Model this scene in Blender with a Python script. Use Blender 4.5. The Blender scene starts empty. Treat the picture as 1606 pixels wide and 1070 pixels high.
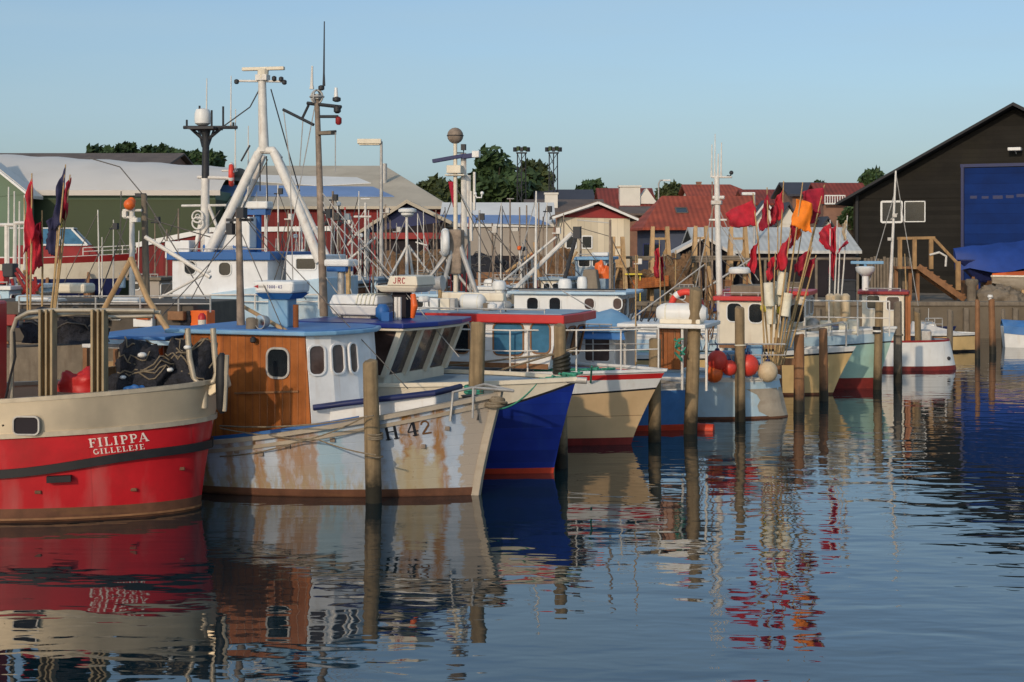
import bpy, bmesh, math, random
from mathutils import Vector, Matrix, noise
random.seed(7)
C = bpy.context.scene
COL = C.collection
R = math.radians
# ------------------------------------------------------------------ camera, sky, sun, exposure
W, FPX, CAMZ, YH, CX = 1606.0, 2300.0, 4.15, 378.0, 803.0
cd = bpy.data.cameras.new("camera"); cam = bpy.data.objects.new("camera", cd); COL.objects.link(cam)
cam.location = (0, 0, CAMZ); cam.rotation_euler = (R(90), 0, 0)
cd.sensor_width = 36; cd.lens = FPX / W * 36; cd.shift_y = -(535 - YH) / W
cd.clip_start = 0.5; cd.clip_end = 6000
C.camera = cam
SUN = Vector((-0.40, -0.91, 0.37)).normalized()
SEL = math.asin(SUN.z); SAZ = math.atan2(SUN.x, SUN.y)
wd = bpy.data.worlds.new("World"); C.world = wd; wd.use_nodes = True
nt = wd.node_tree; nt.nodes.clear()
sk = nt.nodes.new("ShaderNodeTexSky"); sk.sky_type = 'NISHITA'; sk.sun_disc = False
sk.sun_elevation = SEL; sk.sun_rotation = SAZ; sk.altitude = 0; sk.air_density = 1.0; sk.dust_density = 2.0; sk.ozone_density = 3.6
bg = nt.nodes.new("ShaderNodeBackground"); bg.inputs[1].default_value = 0.14
wo = nt.nodes.new("ShaderNodeOutputWorld")
wtc = nt.nodes.new("ShaderNodeTexCoord"); wmp = nt.nodes.new("ShaderNodeMapping"); wmp.inputs["Scale"].default_value = (2.2, 2.2, 16)
wnz = nt.nodes.new("ShaderNodeTexNoise"); wnz.inputs["Scale"].default_value = 1.6; wnz.inputs["Detail"].default_value = 5
wmr = nt.nodes.new("ShaderNodeMapRange"); wmr.inputs[1].default_value = 0.35; wmr.inputs[2].default_value = 0.7; wmr.inputs[3].default_value = 0.24; wmr.inputs[4].default_value = 0.58
wmx = nt.nodes.new("ShaderNodeMix"); wmx.data_type = 'RGBA'; wmx.inputs[7].default_value = (2.95, 4.05, 4.75, 1)   # thin high haze in faint streaks
nt.links.new(wtc.outputs["Generated"], wmp.inputs[0]); nt.links.new(wmp.outputs[0], wnz.inputs["Vector"]); nt.links.new(wnz.outputs["Fac"], wmr.inputs[0])
nt.links.new(wmr.outputs[0], wmx.inputs[0]); nt.links.new(sk.outputs[0], wmx.inputs[6]); nt.links.new(wmx.outputs[2], bg.inputs[0]); nt.links.new(bg.outputs[0], wo.inputs[0])
ld = bpy.data.lights.new("sun", 'SUN'); ld.energy = 2.0; ld.angle = R(0.9); ld.color = (1.0, 0.80, 0.58)
so = bpy.data.objects.new("sun", ld); COL.objects.link(so)
so.rotation_euler = SUN.to_track_quat('Z', 'Y').to_euler(); so.location = SUN * 80
C.view_settings.view_transform = 'Standard'; C.view_settings.look = 'None'
C.view_settings.exposure = 0.0; C.view_settings.gamma = 1.0

# ------------------------------------------------------------------ helpers: pixels to world
def at(px, py, Y):
    return Vector(((px - CX) * Y / FPX, Y, CAMZ - (py - YH) * Y / FPX))
def ray(px, py):
    return Vector(((px - CX) / FPX, 1.0, -(py - YH) / FPX))
def ywl(py):                       # distance of a point on the water seen at row py
    return FPX * CAMZ / (py - YH)

# ------------------------------------------------------------------ materials
MATS = {}
def mat(name, col, rough=0.6, metal=0.0, var=0.18, scale=3.0, bump=0.0, bscale=30.0, streak=None, samt=0.5, sscale=(5, 5, 0.5), spec=0.4, grime=None, gamt=0.5, sthr=(0.5, 0.72)):
    m = bpy.data.materials.new(name); m.use_nodes = True
    n = m.node_tree.nodes; l = m.node_tree.links
    b = n["Principled BSDF"]; b.inputs["Roughness"].default_value = rough; b.inputs["Metallic"].default_value = metal
    b.inputs["Specular IOR Level"].default_value = spec
    tc = n.new("ShaderNodeTexCoord")
    nz = n.new("ShaderNodeTexNoise"); nz.inputs["Scale"].default_value = scale; nz.inputs["Detail"].default_value = 5; nz.inputs["Roughness"].default_value = 0.62
    l.new(tc.outputs["Object"], nz.inputs["Vector"])
    mr = n.new("ShaderNodeMapRange"); mr.inputs[1].default_value = 0.28; mr.inputs[2].default_value = 0.72
    mr.inputs[3].default_value = 1 - var; mr.inputs[4].default_value = 1 + var
    l.new(nz.outputs["Fac"], mr.inputs[0])
    mx = n.new("ShaderNodeMix"); mx.data_type = 'RGBA'; mx.blend_type = 'MULTIPLY'; mx.inputs[0].default_value = 1
    mx.inputs[6].default_value = (*col, 1); l.new(mr.outputs[0], mx.inputs[7])
    out = mx.outputs[2]
    if grime:
        g = n.new("ShaderNodeTexNoise"); g.inputs["Scale"].default_value = scale * 0.6; g.inputs["Detail"].default_value = 8; g.inputs["Roughness"].default_value = 0.7
        l.new(tc.outputs["Object"], g.inputs["Vector"])
        gr = n.new("ShaderNodeMapRange"); gr.inputs[1].default_value = 0.5; gr.inputs[2].default_value = 0.68; gr.inputs[4].default_value = gamt
        l.new(g.outputs["Fac"], gr.inputs[0])
        gm = n.new("ShaderNodeMix"); gm.data_type = 'RGBA'; gm.inputs[7].default_value = (*grime, 1)
        l.new(gr.outputs[0], gm.inputs[0]); l.new(out, gm.inputs[6]); out = gm.outputs[2]
    if streak:
        mp = n.new("ShaderNodeMapping"); mp.inputs["Scale"].default_value = sscale
        l.new(tc.outputs["Object"], mp.inputs["Vector"])
        s = n.new("ShaderNodeTexNoise"); s.inputs["Scale"].default_value = 1.0; s.inputs["Detail"].default_value = 6
        l.new(mp.outputs[0], s.inputs["Vector"])
        sr = n.new("ShaderNodeMapRange"); sr.inputs[1].default_value = sthr[0]; sr.inputs[2].default_value = sthr[1]; sr.inputs[4].default_value = samt
        l.new(s.outputs["Fac"], sr.inputs[0])
        sm = n.new("ShaderNodeMix"); sm.data_type = 'RGBA'; sm.inputs[7].default_value = (*streak, 1)
        l.new(sr.outputs[0], sm.inputs[0]); l.new(out, sm.inputs[6]); out = sm.outputs[2]
    l.new(out, b.inputs["Base Color"])
    rr = n.new("ShaderNodeMapRange"); rr.inputs[3].default_value = max(0.03, rough - 0.1); rr.inputs[4].default_value = min(1, rough + 0.15)
    l.new(nz.outputs["Fac"], rr.inputs[0]); l.new(rr.outputs[0], b.inputs["Roughness"])
    if bump:
        bn = n.new("ShaderNodeTexNoise"); bn.inputs["Scale"].default_value = bscale; bn.inputs["Detail"].default_value = 3
        l.new(tc.outputs["Object"], bn.inputs["Vector"])
        bp = n.new("ShaderNodeBump"); bp.inputs["Strength"].default_value = bump; bp.inputs["Distance"].default_value = 0.02
        l.new(bn.outputs["Fac"], bp.inputs["Height"]); l.new(bp.outputs[0], b.inputs["Normal"])
    MATS[name] = m
    return m

def stripes(m, axis=0, period=0.12, dark=0.6, width=0.12, bump=0.4, wave=False):
    """Board joints (or corrugation) across one object axis, added to a material made by mat()."""
    n = m.node_tree.nodes; l = m.node_tree.links; b = n["Principled BSDF"]
    tc = n.new("ShaderNodeTexCoord"); sp = n.new("ShaderNodeSeparateXYZ"); l.new(tc.outputs["Object"], sp.inputs[0])
    d = n.new("ShaderNodeMath"); d.operation = 'DIVIDE'; d.inputs[1].default_value = period; l.new(sp.outputs[axis], d.inputs[0])
    if wave:
        f = n.new("ShaderNodeMath"); f.operation = 'MULTIPLY'; f.inputs[1].default_value = 6.283; l.new(d.outputs[0], f.inputs[0])
        g = n.new("ShaderNodeMath"); g.operation = 'SINE'; l.new(f.outputs[0], g.inputs[0])
        h = n.new("ShaderNodeMapRange"); h.inputs[1].default_value = -1; h.inputs[3].default_value = dark; h.inputs[4].default_value = 1; l.new(g.outputs[0], h.inputs[0])
    else:
        g = n.new("ShaderNodeMath"); g.operation = 'FRACT'; l.new(d.outputs[0], g.inputs[0])
        a = n.new("ShaderNodeMath"); a.operation = 'SUBTRACT'; a.inputs[1].default_value = 0.5; l.new(g.outputs[0], a.inputs[0])
        ab = n.new("ShaderNodeMath"); ab.operation = 'ABSOLUTE'; l.new(a.outputs[0], ab.inputs[0])
        h = n.new("ShaderNodeMapRange"); h.inputs[1].default_value = 0.5 - width; h.inputs[2].default_value = 0.5; h.inputs[3].default_value = 1; h.inputs[4].default_value = dark; l.new(ab.outputs[0], h.inputs[0])
        fl = n.new("ShaderNodeMath"); fl.operation = 'FLOOR'; l.new(d.outputs[0], fl.inputs[0])
        wn = n.new("ShaderNodeTexWhiteNoise"); wn.noise_dimensions = '1D'; l.new(fl.outputs[0], wn.inputs["W"])
        wr = n.new("ShaderNodeMapRange"); wr.inputs[3].default_value = 0.8; wr.inputs[4].default_value = 1.15; l.new(wn.outputs["Value"], wr.inputs[0])
        ml = n.new("ShaderNodeMath"); ml.operation = 'MULTIPLY'; l.new(h.outputs[0], ml.inputs[0]); l.new(wr.outputs[0], ml.inputs[1]); h = ml
    src = b.inputs["Base Color"].links[0].from_socket
    x = n.new("ShaderNodeMix"); x.data_type = 'RGBA'; x.blend_type = 'MULTIPLY'; x.inputs[0].default_value = 1
    l.new(src, x.inputs[6]); l.new(h.outputs[0], x.inputs[7]); l.new(x.outputs[2], b.inputs["Base Color"])
    bp = n.new("ShaderNodeBump"); bp.inputs["Strength"].default_value = bump; bp.inputs["Distance"].default_value = 0.02
    if b.inputs["Normal"].links: l.new(b.inputs["Normal"].links[0].from_socket, bp.inputs["Normal"])
    l.new(h.outputs[0], bp.inputs["Height"]); l.new(bp.outputs[0], b.inputs["Normal"])
    return m

RUST = (0.30, 0.13, 0.045)
mat('red_hull', (0.58, 0.014, 0.022), 0.42, var=0.18, scale=1.2, streak=(0.50, 0.15, 0.14), samt=0.65, sscale=(2.2, 2.2, 0.45), grime=(0.27, 0.022, 0.02), gamt=0.5, bump=0.25, bscale=2.2)
stripes(MATS['red_hull'], 0, 1.3, 0.86, 0.012, 0.5)
mat('aluminium', (0.60, 0.50, 0.36), 0.34, metal=0.4, var=0.12, scale=1.6, streak=(0.34, 0.29, 0.22), samt=0.5, sscale=(1.2, 1.2, 0.6))
mat('weathered_post', (0.33, 0.25, 0.145), 0.7, var=0.25, scale=3, streak=(0.20, 0.15, 0.09), samt=0.6, sscale=(8, 8, 0.7))
mat('alu_tube', (0.44, 0.38, 0.29), 0.45, metal=0.35, var=0.2, scale=4)
mat('boot_brown', (0.13, 0.055, 0.030), 0.7, var=0.35, scale=4, streak=(0.22, 0.11, 0.04), samt=0.5, sscale=(1, 1, 6))
mat('boot_red', (0.20, 0.022, 0.018), 0.6, var=0.3, scale=4, grime=(0.05, 0.03, 0.02))
mat('boot_orange', (0.50, 0.045, 0.016), 0.5, var=0.2, scale=3)
mat('black_rubber', (0.012, 0.012, 0.014), 0.55, var=0.3, scale=6)
mat('black_paint', (0.015, 0.015, 0.018), 0.45, var=0.2)
mat('white_paint', (0.72, 0.72, 0.70), 0.42, var=0.07, scale=3, streak=(0.50, 0.40, 0.28), samt=0.35, sscale=(6, 6, 0.6), sthr=(0.55, 0.78))
mat('white_house', (0.72, 0.73, 0.74), 0.45, var=0.1, scale=3, streak=(0.48, 0.36, 0.24), samt=0.45, sscale=(7, 7, 0.7), sthr=(0.56, 0.8))
mat('cream_paint', (0.70, 0.63, 0.50), 0.45, var=0.08, scale=3, streak=(0.45, 0.30, 0.17), samt=0.35, sscale=(6, 6, 0.6), sthr=(0.55, 0.78))
mat('tan_paint', (0.64, 0.45, 0.25), 0.42, bump=0.25, bscale=2.0, grime=(0.46, 0.32, 0.18), gamt=0.35, var=0.08, scale=1.5, streak=(0.42, 0.26, 0.12), samt=0.3, sscale=(3, 3, 0.4))
mat('yellow_paint', (0.66, 0.47, 0.22), 0.45, var=0.10, scale=2, streak=(0.4, 0.25, 0.1), samt=0.4, sscale=(4, 4, 0.4))
mat('teal_paint', (0.34, 0.53, 0.47), 0.5, var=0.16, scale=1.8, streak=(0.55, 0.55, 0.45), samt=0.5, sscale=(4, 4, 0.4), grime=(0.3, 0.27, 0.18), gamt=0.3)
mat('pale_blue_paint', (0.42, 0.57, 0.68), 0.5, var=0.12, scale=1.8, streak=(0.28, 0.46, 0.60), samt=0.6, sscale=(4, 4, 0.3), grime=(0.42, 0.36, 0.26), gamt=0.45)
mat('sky_blue_paint', (0.17, 0.34, 0.52), 0.5, var=0.15, scale=3, grime=(0.30, 0.36, 0.40), gamt=0.45)
mat('roof_blue', (0.05, 0.17, 0.42), 0.5, var=0.18, scale=2.5, grime=(0.2, 0.3, 0.4), gamt=0.3)
mat('hull_blue', (0.006, 0.022, 0.21), 0.36, var=0.22, scale=1.0, grime=(0.014, 0.05, 0.25), gamt=0.5, streak=(0.02, 0.06, 0.22), samt=0.5, sscale=(2, 2, 0.4), bump=0.3, bscale=2.0)
stripes(MATS['hull_blue'], 2, 0.21, 0.86, 0.05, 0.25)
mat('mid_blue', (0.02, 0.11, 0.33), 0.5, var=0.15, scale=2)
mat('navy', (0.012, 0.02, 0.09), 0.5, var=0.2, scale=3)
mat('deck_grey', (0.25, 0.34, 0.42), 0.6, var=0.2, scale=2, grime=(0.42, 0.44, 0.42), gamt=0.5)
mat('deck_dark', (0.09, 0.075, 0.06), 0.8, var=0.3, scale=3)
mat('red_paint', (0.50, 0.022, 0.022), 0.42, var=0.12, scale=3)
mat('dark_red', (0.26, 0.018, 0.018), 0.5, var=0.18, scale=2)
mat('orange_plastic', (0.72, 0.13, 0.02), 0.4, var=0.12, scale=4)
mat('buoy_red', (0.66, 0.055, 0.035), 0.42, var=0.18, scale=5, grime=(0.35, 0.04, 0.03))
mat('buoy_orange', (0.75, 0.13, 0.02), 0.42, var=0.15, scale=5, grime=(0.4, 0.06, 0.02))
mat('buoy_cream', (0.58, 0.46, 0.30), 0.5, var=0.15, scale=5, grime=(0.35, 0.25, 0.14))
mat('yellow_plastic', (0.70, 0.55, 0.06), 0.45, var=0.15, scale=5)
mat('foam_white', (0.72, 0.68, 0.55), 0.7, var=0.12, scale=6, grime=(0.45, 0.38, 0.22))
stripes(mat('varnish', (0.37, 0.115, 0.026), 0.32, var=0.32, scale=2.2, streak=(0.20, 0.055, 0.014), samt=0.75, sscale=(7, 7, 0.35), bump=0.1), 0, 0.14, 0.5, 0.07, 0.4)
mat('wood_brown', (0.24, 0.115, 0.05), 0.6, var=0.3, scale=3, streak=(0.12, 0.055, 0.025), samt=0.6, sscale=(9, 9, 0.8))
mat('wood_pale', (0.46, 0.30, 0.15), 0.7, var=0.25, scale=3, streak=(0.28, 0.17, 0.08), samt=0.6, sscale=(9, 9, 0.8))
mat('wood_tan', (0.33, 0.20, 0.09), 0.75, var=0.3, scale=3, streak=(0.18, 0.10, 0.05), samt=0.6, sscale=(9, 9, 0.8))
mat('wood_grey', (0.19, 0.155, 0.115), 0.8, var=0.3, scale=3, streak=(0.12, 0.09, 0.065), samt=0.6, sscale=(9, 9, 0.8))
mat('bare_planks', (0.36, 0.31, 0.245), 0.7, var=0.2, scale=3, streak=(0.25, 0.19, 0.13), samt=0.6, sscale=(1.2, 1.2, 5))
mat('galvanised', (0.42, 0.41, 0.39), 0.5, metal=0.3, var=0.2, scale=6, grime=(0.25, 0.15, 0.08), gamt=0.4)
mat('white_tube', (0.66, 0.63, 0.58), 0.5, var=0.15, scale=5, streak=RUST, samt=0.5, sscale=(8, 8, 1.5), sthr=(0.58, 0.8))
mat('mast_brown', (0.22, 0.17, 0.13), 0.6, var=0.4, scale=6, grime=(0.42, 0.32, 0.24), gamt=0.7)
mat('dark_metal', (0.028, 0.030, 0.035), 0.55, var=0.3, scale=6)
mat('rope', (0.20, 0.16, 0.11), 0.9, var=0.3, scale=20)
mat('wire', (0.12, 0.11, 0.10), 0.6, metal=0.3, var=0.3, scale=10)
mat('rope_green', (0.045, 0.25, 0.17), 0.8, var=0.3, scale=20)
mat('flag_red', (0.46, 0.018, 0.035), 0.85, var=0.35, scale=5, grime=(0.30, 0.05, 0.06), gamt=0.6)
mat('flag_crimson', (0.33, 0.014, 0.035), 0.85, var=0.35, scale=5, grime=(0.2, 0.03, 0.05), gamt=0.6)
mat('flag_orange', (0.85, 0.22, 0.015), 0.75, var=0.2, scale=5)
mat('flag_navy', (0.03, 0.03, 0.075), 0.85, var=0.3, scale=5)
mat('cane', (0.42, 0.28, 0.13), 0.7, var=0.3, scale=8)
mat('glass_dark', (0.012, 0.016, 0.020), 0.07, var=0.3, scale=1.5, spec=0.6)
mat('glass_blue', (0.05, 0.16, 0.27), 0.1, var=0.35, scale=2.5, spec=0.6)
mat('glass_brown', (0.075, 0.05, 0.045), 0.12, var=0.5, scale=3, spec=0.6)
mat('net_black', (0.020, 0.021, 0.028), 0.9, var=0.7, scale=14, bump=1.0, bscale=25)
mat('net_brown', (0.16, 0.09, 0.045), 0.9, var=0.5, scale=8, bump=1.0, bscale=18)
mat('chrome', (0.75, 0.75, 0.75), 0.15, metal=1.0, var=0.05)
mat('text_white', (0.80, 0.66, 0.60), 0.5, var=0.12, scale=14)
mat('text_black', (0.010, 0.012, 0.018), 0.5, var=0.2, scale=14)
mat('text_rusty', (0.14, 0.065, 0.022), 0.6, var=0.4, scale=14)
mat('text_blue', (0.03, 0.03, 0.20), 0.5, var=0.1)
mat('text_red', (0.35, 0.02, 0.03), 0.5, var=0.1)
# land
mat('quay_concrete', (0.15, 0.12, 0.085), 0.9, var=0.25, scale=0.8, streak=(0.17, 0.13, 0.085), samt=0.7, sscale=(2, 2, 0.6), bump=0.4, bscale=6)
mat('quay_ground', (0.20, 0.175, 0.14), 0.95, var=0.25, scale=0.4, grime=(0.11, 0.09, 0.07))
mat('pile_wood', (0.25, 0.18, 0.10), 0.85, var=0.3, scale=3, streak=(0.11, 0.075, 0.04), samt=0.7, sscale=(12, 12, 0.7), bump=0.6, bscale=14)
mat('pile_wet', (0.022, 0.020, 0.012), 0.5, var=0.4, scale=6, bump=0.8, bscale=22)
stripes(mat('tar_boards', (0.019, 0.0175, 0.015), 0.85, var=0.35, scale=0.5, grime=(0.030, 0.027, 0.019), gamt=0.6, spec=0.2), 2, 0.22, 0.75, 0.08, 0.25)
mat('roof_felt', (0.030, 0.031, 0.034), 0.8, var=0.2, scale=1)
mat('door_blue', (0.006, 0.026, 0.13), 0.8, var=0.25, scale=0.7, spec=0.15)
stripes(MATS['door_blue'], 2, 0.5, 0.75, 0.06, 0.3)
mat('tarp_blue', (0.010, 0.042, 0.22), 0.55, var=0.25, scale=1.0, bump=0.6, bscale=3)
mat('membrane_white', (0.64, 0.60, 0.55), 0.5, var=0.05, scale=0.3, streak=(0.55, 0.50, 0.44), samt=0.4, sscale=(0.6, 0.6, 0.2))
mat('membrane_green', (0.115, 0.175, 0.115), 0.6, var=0.12, scale=0.3)
mat('wall_green', (0.050, 0.068, 0.032), 0.7, var=0.15, scale=0.4)
mat('membrane_grey', (0.34, 0.30, 0.26), 0.6, var=0.12, scale=0.5, streak=(0.22, 0.19, 0.16), samt=0.5, sscale=(1, 1, 0.2))
mat('roof_beige', (0.44, 0.39, 0.31), 0.8, var=0.12, scale=0.6, grime=(0.30, 0.25, 0.18))
mat('roof_white', (0.66, 0.66, 0.64), 0.6, var=0.1, scale=0.5)
mat('roof_light_blue', (0.16, 0.25, 0.45), 0.5, var=0.15, scale=0.8)
stripes(mat('red_boards', (0.17, 0.016, 0.016), 0.75, var=0.2, scale=0.6), 0, 0.25, 0.6, 0.1, 0.4)
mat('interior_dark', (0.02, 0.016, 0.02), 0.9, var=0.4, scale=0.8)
stripes(mat('tile_red', (0.37, 0.075, 0.040), 0.8, var=0.28, scale=0.9, grime=(0.22, 0.05, 0.03), gamt=0.5), 0, 0.3, 0.72, 0, 0.7, wave=True)
stripes(mat('tile_dark_red', (0.24, 0.045, 0.032), 0.8, var=0.28, scale=0.9, grime=(0.14, 0.04, 0.03)), 0, 0.3, 0.72, 0, 0.7, wave=True)
mat('slate', (0.05, 0.052, 0.068), 0.7, var=0.2, scale=1)
mat('roof_brown', (0.13, 0.10, 0.085), 0.85, var=0.25, scale=1)
mat('render_white', (0.70, 0.67, 0.60), 0.8, var=0.08, scale=0.8)
stripes(mat('hut_boards', (0.66, 0.58, 0.44), 0.7, var=0.08, scale=1), 0, 0.3, 0.8, 0.06, 0.3)
mat('wall_slate_blue', (0.07, 0.085, 0.13), 0.8, var=0.15, scale=0.8)
mat('wall_brick', (0.24, 0.13, 0.09), 0.85, var=0.2, scale=2)
stripes(mat('corrugated', (0.60, 0.60, 0.57), 0.5, metal=0.1, var=0.12, scale=0.6, streak=(0.30, 0.27, 0.22), samt=0.5, sscale=(0.8, 0.8, 0.4)), 0, 0.25, 0.86, 0, 0.35, wave=True)
mat('bark', (0.06, 0.045, 0.03), 0.9, var=0.3, scale=3)
mat('leaf', (0.040, 0.070, 0.022), 0.6, var=0.5, scale=0.7)
mat('leaf_olive', (0.055, 0.070, 0.022), 0.6, var=0.5, scale=0.7)
mat('asphalt_grey', (0.05, 0.05, 0.05), 0.9)

def tideline(m, z0=0.25, z1=0.62):
    n = m.node_tree.nodes; l = m.node_tree.links; b = n["Principled BSDF"]
    tc = n.new("ShaderNodeTexCoord"); sp = n.new("ShaderNodeSeparateXYZ"); l.new(tc.outputs["Object"], sp.inputs[0])
    nz = n.new("ShaderNodeTexNoise"); nz.inputs["Scale"].default_value = 7; nz.inputs["Detail"].default_value = 6; l.new(tc.outputs["Object"], nz.inputs["Vector"])
    ma = n.new("ShaderNodeMath"); ma.operation = 'MULTIPLY_ADD'; ma.inputs[1].default_value = 0.55; l.new(nz.outputs["Fac"], ma.inputs[0]); l.new(sp.outputs[2], ma.inputs[2])
    mr = n.new("ShaderNodeMapRange"); mr.inputs[1].default_value = z0 + .27; mr.inputs[2].default_value = z1 + .27; mr.inputs[3].default_value = 1; mr.inputs[4].default_value = 0; l.new(ma.outputs[0], mr.inputs[0])
    x = n.new("ShaderNodeMix"); x.data_type = 'RGBA'; x.inputs[7].default_value = (0.018, 0.016, 0.010, 1); l.new(mr.outputs[0], x.inputs[0]); l.new(b.inputs["Base Color"].links[0].from_socket, x.inputs[6]); l.new(x.outputs[2], b.inputs["Base Color"])
for nm in ('wood_brown', 'wood_grey'):
    k = MATS[nm].copy(); MATS['pile_' + nm] = k; tideline(k)
tideline(MATS['pile_wood'])

def rusted_hull():
    m = bpy.data.materials.new('rusted_hull'); m.use_nodes = True
    n = m.node_tree.nodes; l = m.node_tree.links; b = n["Principled BSDF"]; b.inputs["Roughness"].default_value = 0.6
    tc = n.new("ShaderNodeTexCoord"); sp = n.new("ShaderNodeSeparateXYZ"); l.new(tc.outputs["Object"], sp.inputs[0])
    def noise(sc, scale=1.0, det=6):
        mp = n.new("ShaderNodeMapping"); mp.inputs["Scale"].default_value = sc; l.new(tc.outputs["Object"], mp.inputs["Vector"])
        z = n.new("ShaderNodeTexNoise"); z.inputs["Scale"].default_value = scale; z.inputs["Detail"].default_value = det; z.inputs["Roughness"].default_value = 0.65
        l.new(mp.outputs[0], z.inputs["Vector"]); return z.outputs["Fac"]
    def math_(op, a, bb, c=None):
        k = n.new("ShaderNodeMath"); k.operation = op
        for i, v in enumerate((a, bb) if c is None else (a, bb, c)):
            if isinstance(v, (int, float)): k.inputs[i].default_value = v
            else: l.new(v, k.inputs[i])
        return k.outputs[0]
    def rng(v, a, bb, c=0.0, d=1.0):
        k = n.new("ShaderNodeMapRange"); l.new(v, k.inputs[0]); k.inputs[1].default_value = a; k.inputs[2].default_value = bb; k.inputs[3].default_value = c; k.inputs[4].default_value = d
        return k.outputs[0]
    def mix(f, a, col):
        k = n.new("ShaderNodeMix"); k.data_type = 'RGBA'; l.new(f, k.inputs[0]); l.new(a, k.inputs[6]); k.inputs[7].default_value = (*col, 1); return k.outputs[2]
    # x runs aft (negative) from the stem; bend the bands with noise
    xw = math_('ADD', sp.outputs[0], rng(noise((1.5, 1.5, 2.2), 1.5), 0.25, 0.75, -0.09, 0.09))
    base = n.new("ShaderNodeValToRGB"); l.new(rng(noise((1.2, 1.2, 0.8), 1.3), 0.3, 0.7), base.inputs[0])
    base.color_ramp.elements[0].color = (0.34, 0.42, 0.53, 1); base.color_ramp.elements[1].color = (0.50, 0.55, 0.63, 1)
    col = base.outputs[0]
    def band(c, w, soft=0.08):          # 1 inside |x-c|<w
        return rng(math_('ABSOLUTE', math_('SUBTRACT', xw, c), 0), w, w + soft, 1.0, 0.0)
    blot = rng(noise((2.0, 2.0, 1.0), 2.2), 0.38, 0.58)
    fine = rng(noise((11, 11, 0.5), 1.0), 0.42, 0.56)
    # turquoise repaint patch amidships
    col = mix(math_('MULTIPLY', band(-2.02, 0.16, 0.06), 0.75), col, (0.27, 0.42, 0.52))
    # ochre stains running down
    for c, w, a in ((-4.15, 0.05, 1.0), (-3.72, 0.05, .8), (-3.18, 0.06, .95), (-2.66, 0.17, .85), (-2.36, 0.1, .75), (-0.90, 0.05, 1.0), (-0.74, 0.03, .8), (-0.45, 0.055, .95), (-4.6, 0.1, .8), (-1.35, .03, .5), (-3.45, .03, .5)):
        top = rng(sp.outputs[2], 0.25, 0.95, 0.88, 1.0)
        f = math_('MULTIPLY', math_('MULTIPLY', band(c, w, 0.06), math_('MULTIPLY', top, a)), math_('MAXIMUM', math_('MULTIPLY_ADD', fine, 0.45, 0.55), blot))
        col = mix(f, col, (0.30, 0.135, 0.022))
    # broad bare beige patch low at the bow, and the bare stem planks
    low = rng(math_('ADD', sp.outputs[2], rng(noise((2, 2, 2), 1.6), 0.3, 0.7, -0.25, 0.25)), 0.62, 0.80, 1.0, 0.0)
    col = mix(math_('MULTIPLY', math_('MULTIPLY', band(-0.80, 0.28, 0.10), low), 0.85), col, (0.40, 0.34, 0.215))
    col = mix(math_('MULTIPLY', math_('MULTIPLY', band(-2.9, 1.6, 0.4), rng(sp.outputs[2], 0.2, 0.6, 0.9, 0.0)), math_('MULTIPLY', fine, 0.7)), col, (0.34, 0.27, 0.15))
    slant = math_('SUBTRACT', math_('ADD', xw, rng(noise((3, 3, 3), 1.5), 0.3, 0.7, -0.12, 0.12)), math_('MULTIPLY', sp.outputs[2], 0.12))
    col = mix(math_('MULTIPLY', rng(slant, -0.27, -0.22), 0.92), col, (0.37, 0.31, 0.245))
    topw = math_('ADD', sp.outputs[2], math_('MULTIPLY', sp.outputs[0], -0.0))
    pits = rng(noise((8, 8, 8), 2.5, 4), 0.66, 0.74)
    col = mix(math_('MULTIPLY', pits, 0.7), col, (0.12, 0.07, 0.04))
    st = math_('FRACT', math_('DIVIDE', math_('ADD', sp.outputs[2], math_('MULTIPLY', sp.outputs[0], -0.06)), 0.17), 0)
    col = mix(math_('MULTIPLY', rng(st, 0.93, 1.0), 0.35), col, (0.12, 0.10, 0.08))
    l.new(col, b.inputs["Base Color"])
    bp = n.new("ShaderNodeBump"); bp.inputs["Strength"].default_value = 0.25; bp.inputs["Distance"].default_value = 0.012
    l.new(math_('ADD', rng(st, 0.9, 1.0, 1, 0), noise((5, 5, 5), 4)), bp.inputs["Height"]); l.new(bp.outputs[0], b.inputs["Normal"])
    MATS['rusted_hull'] = m
rusted_hull()

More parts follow.
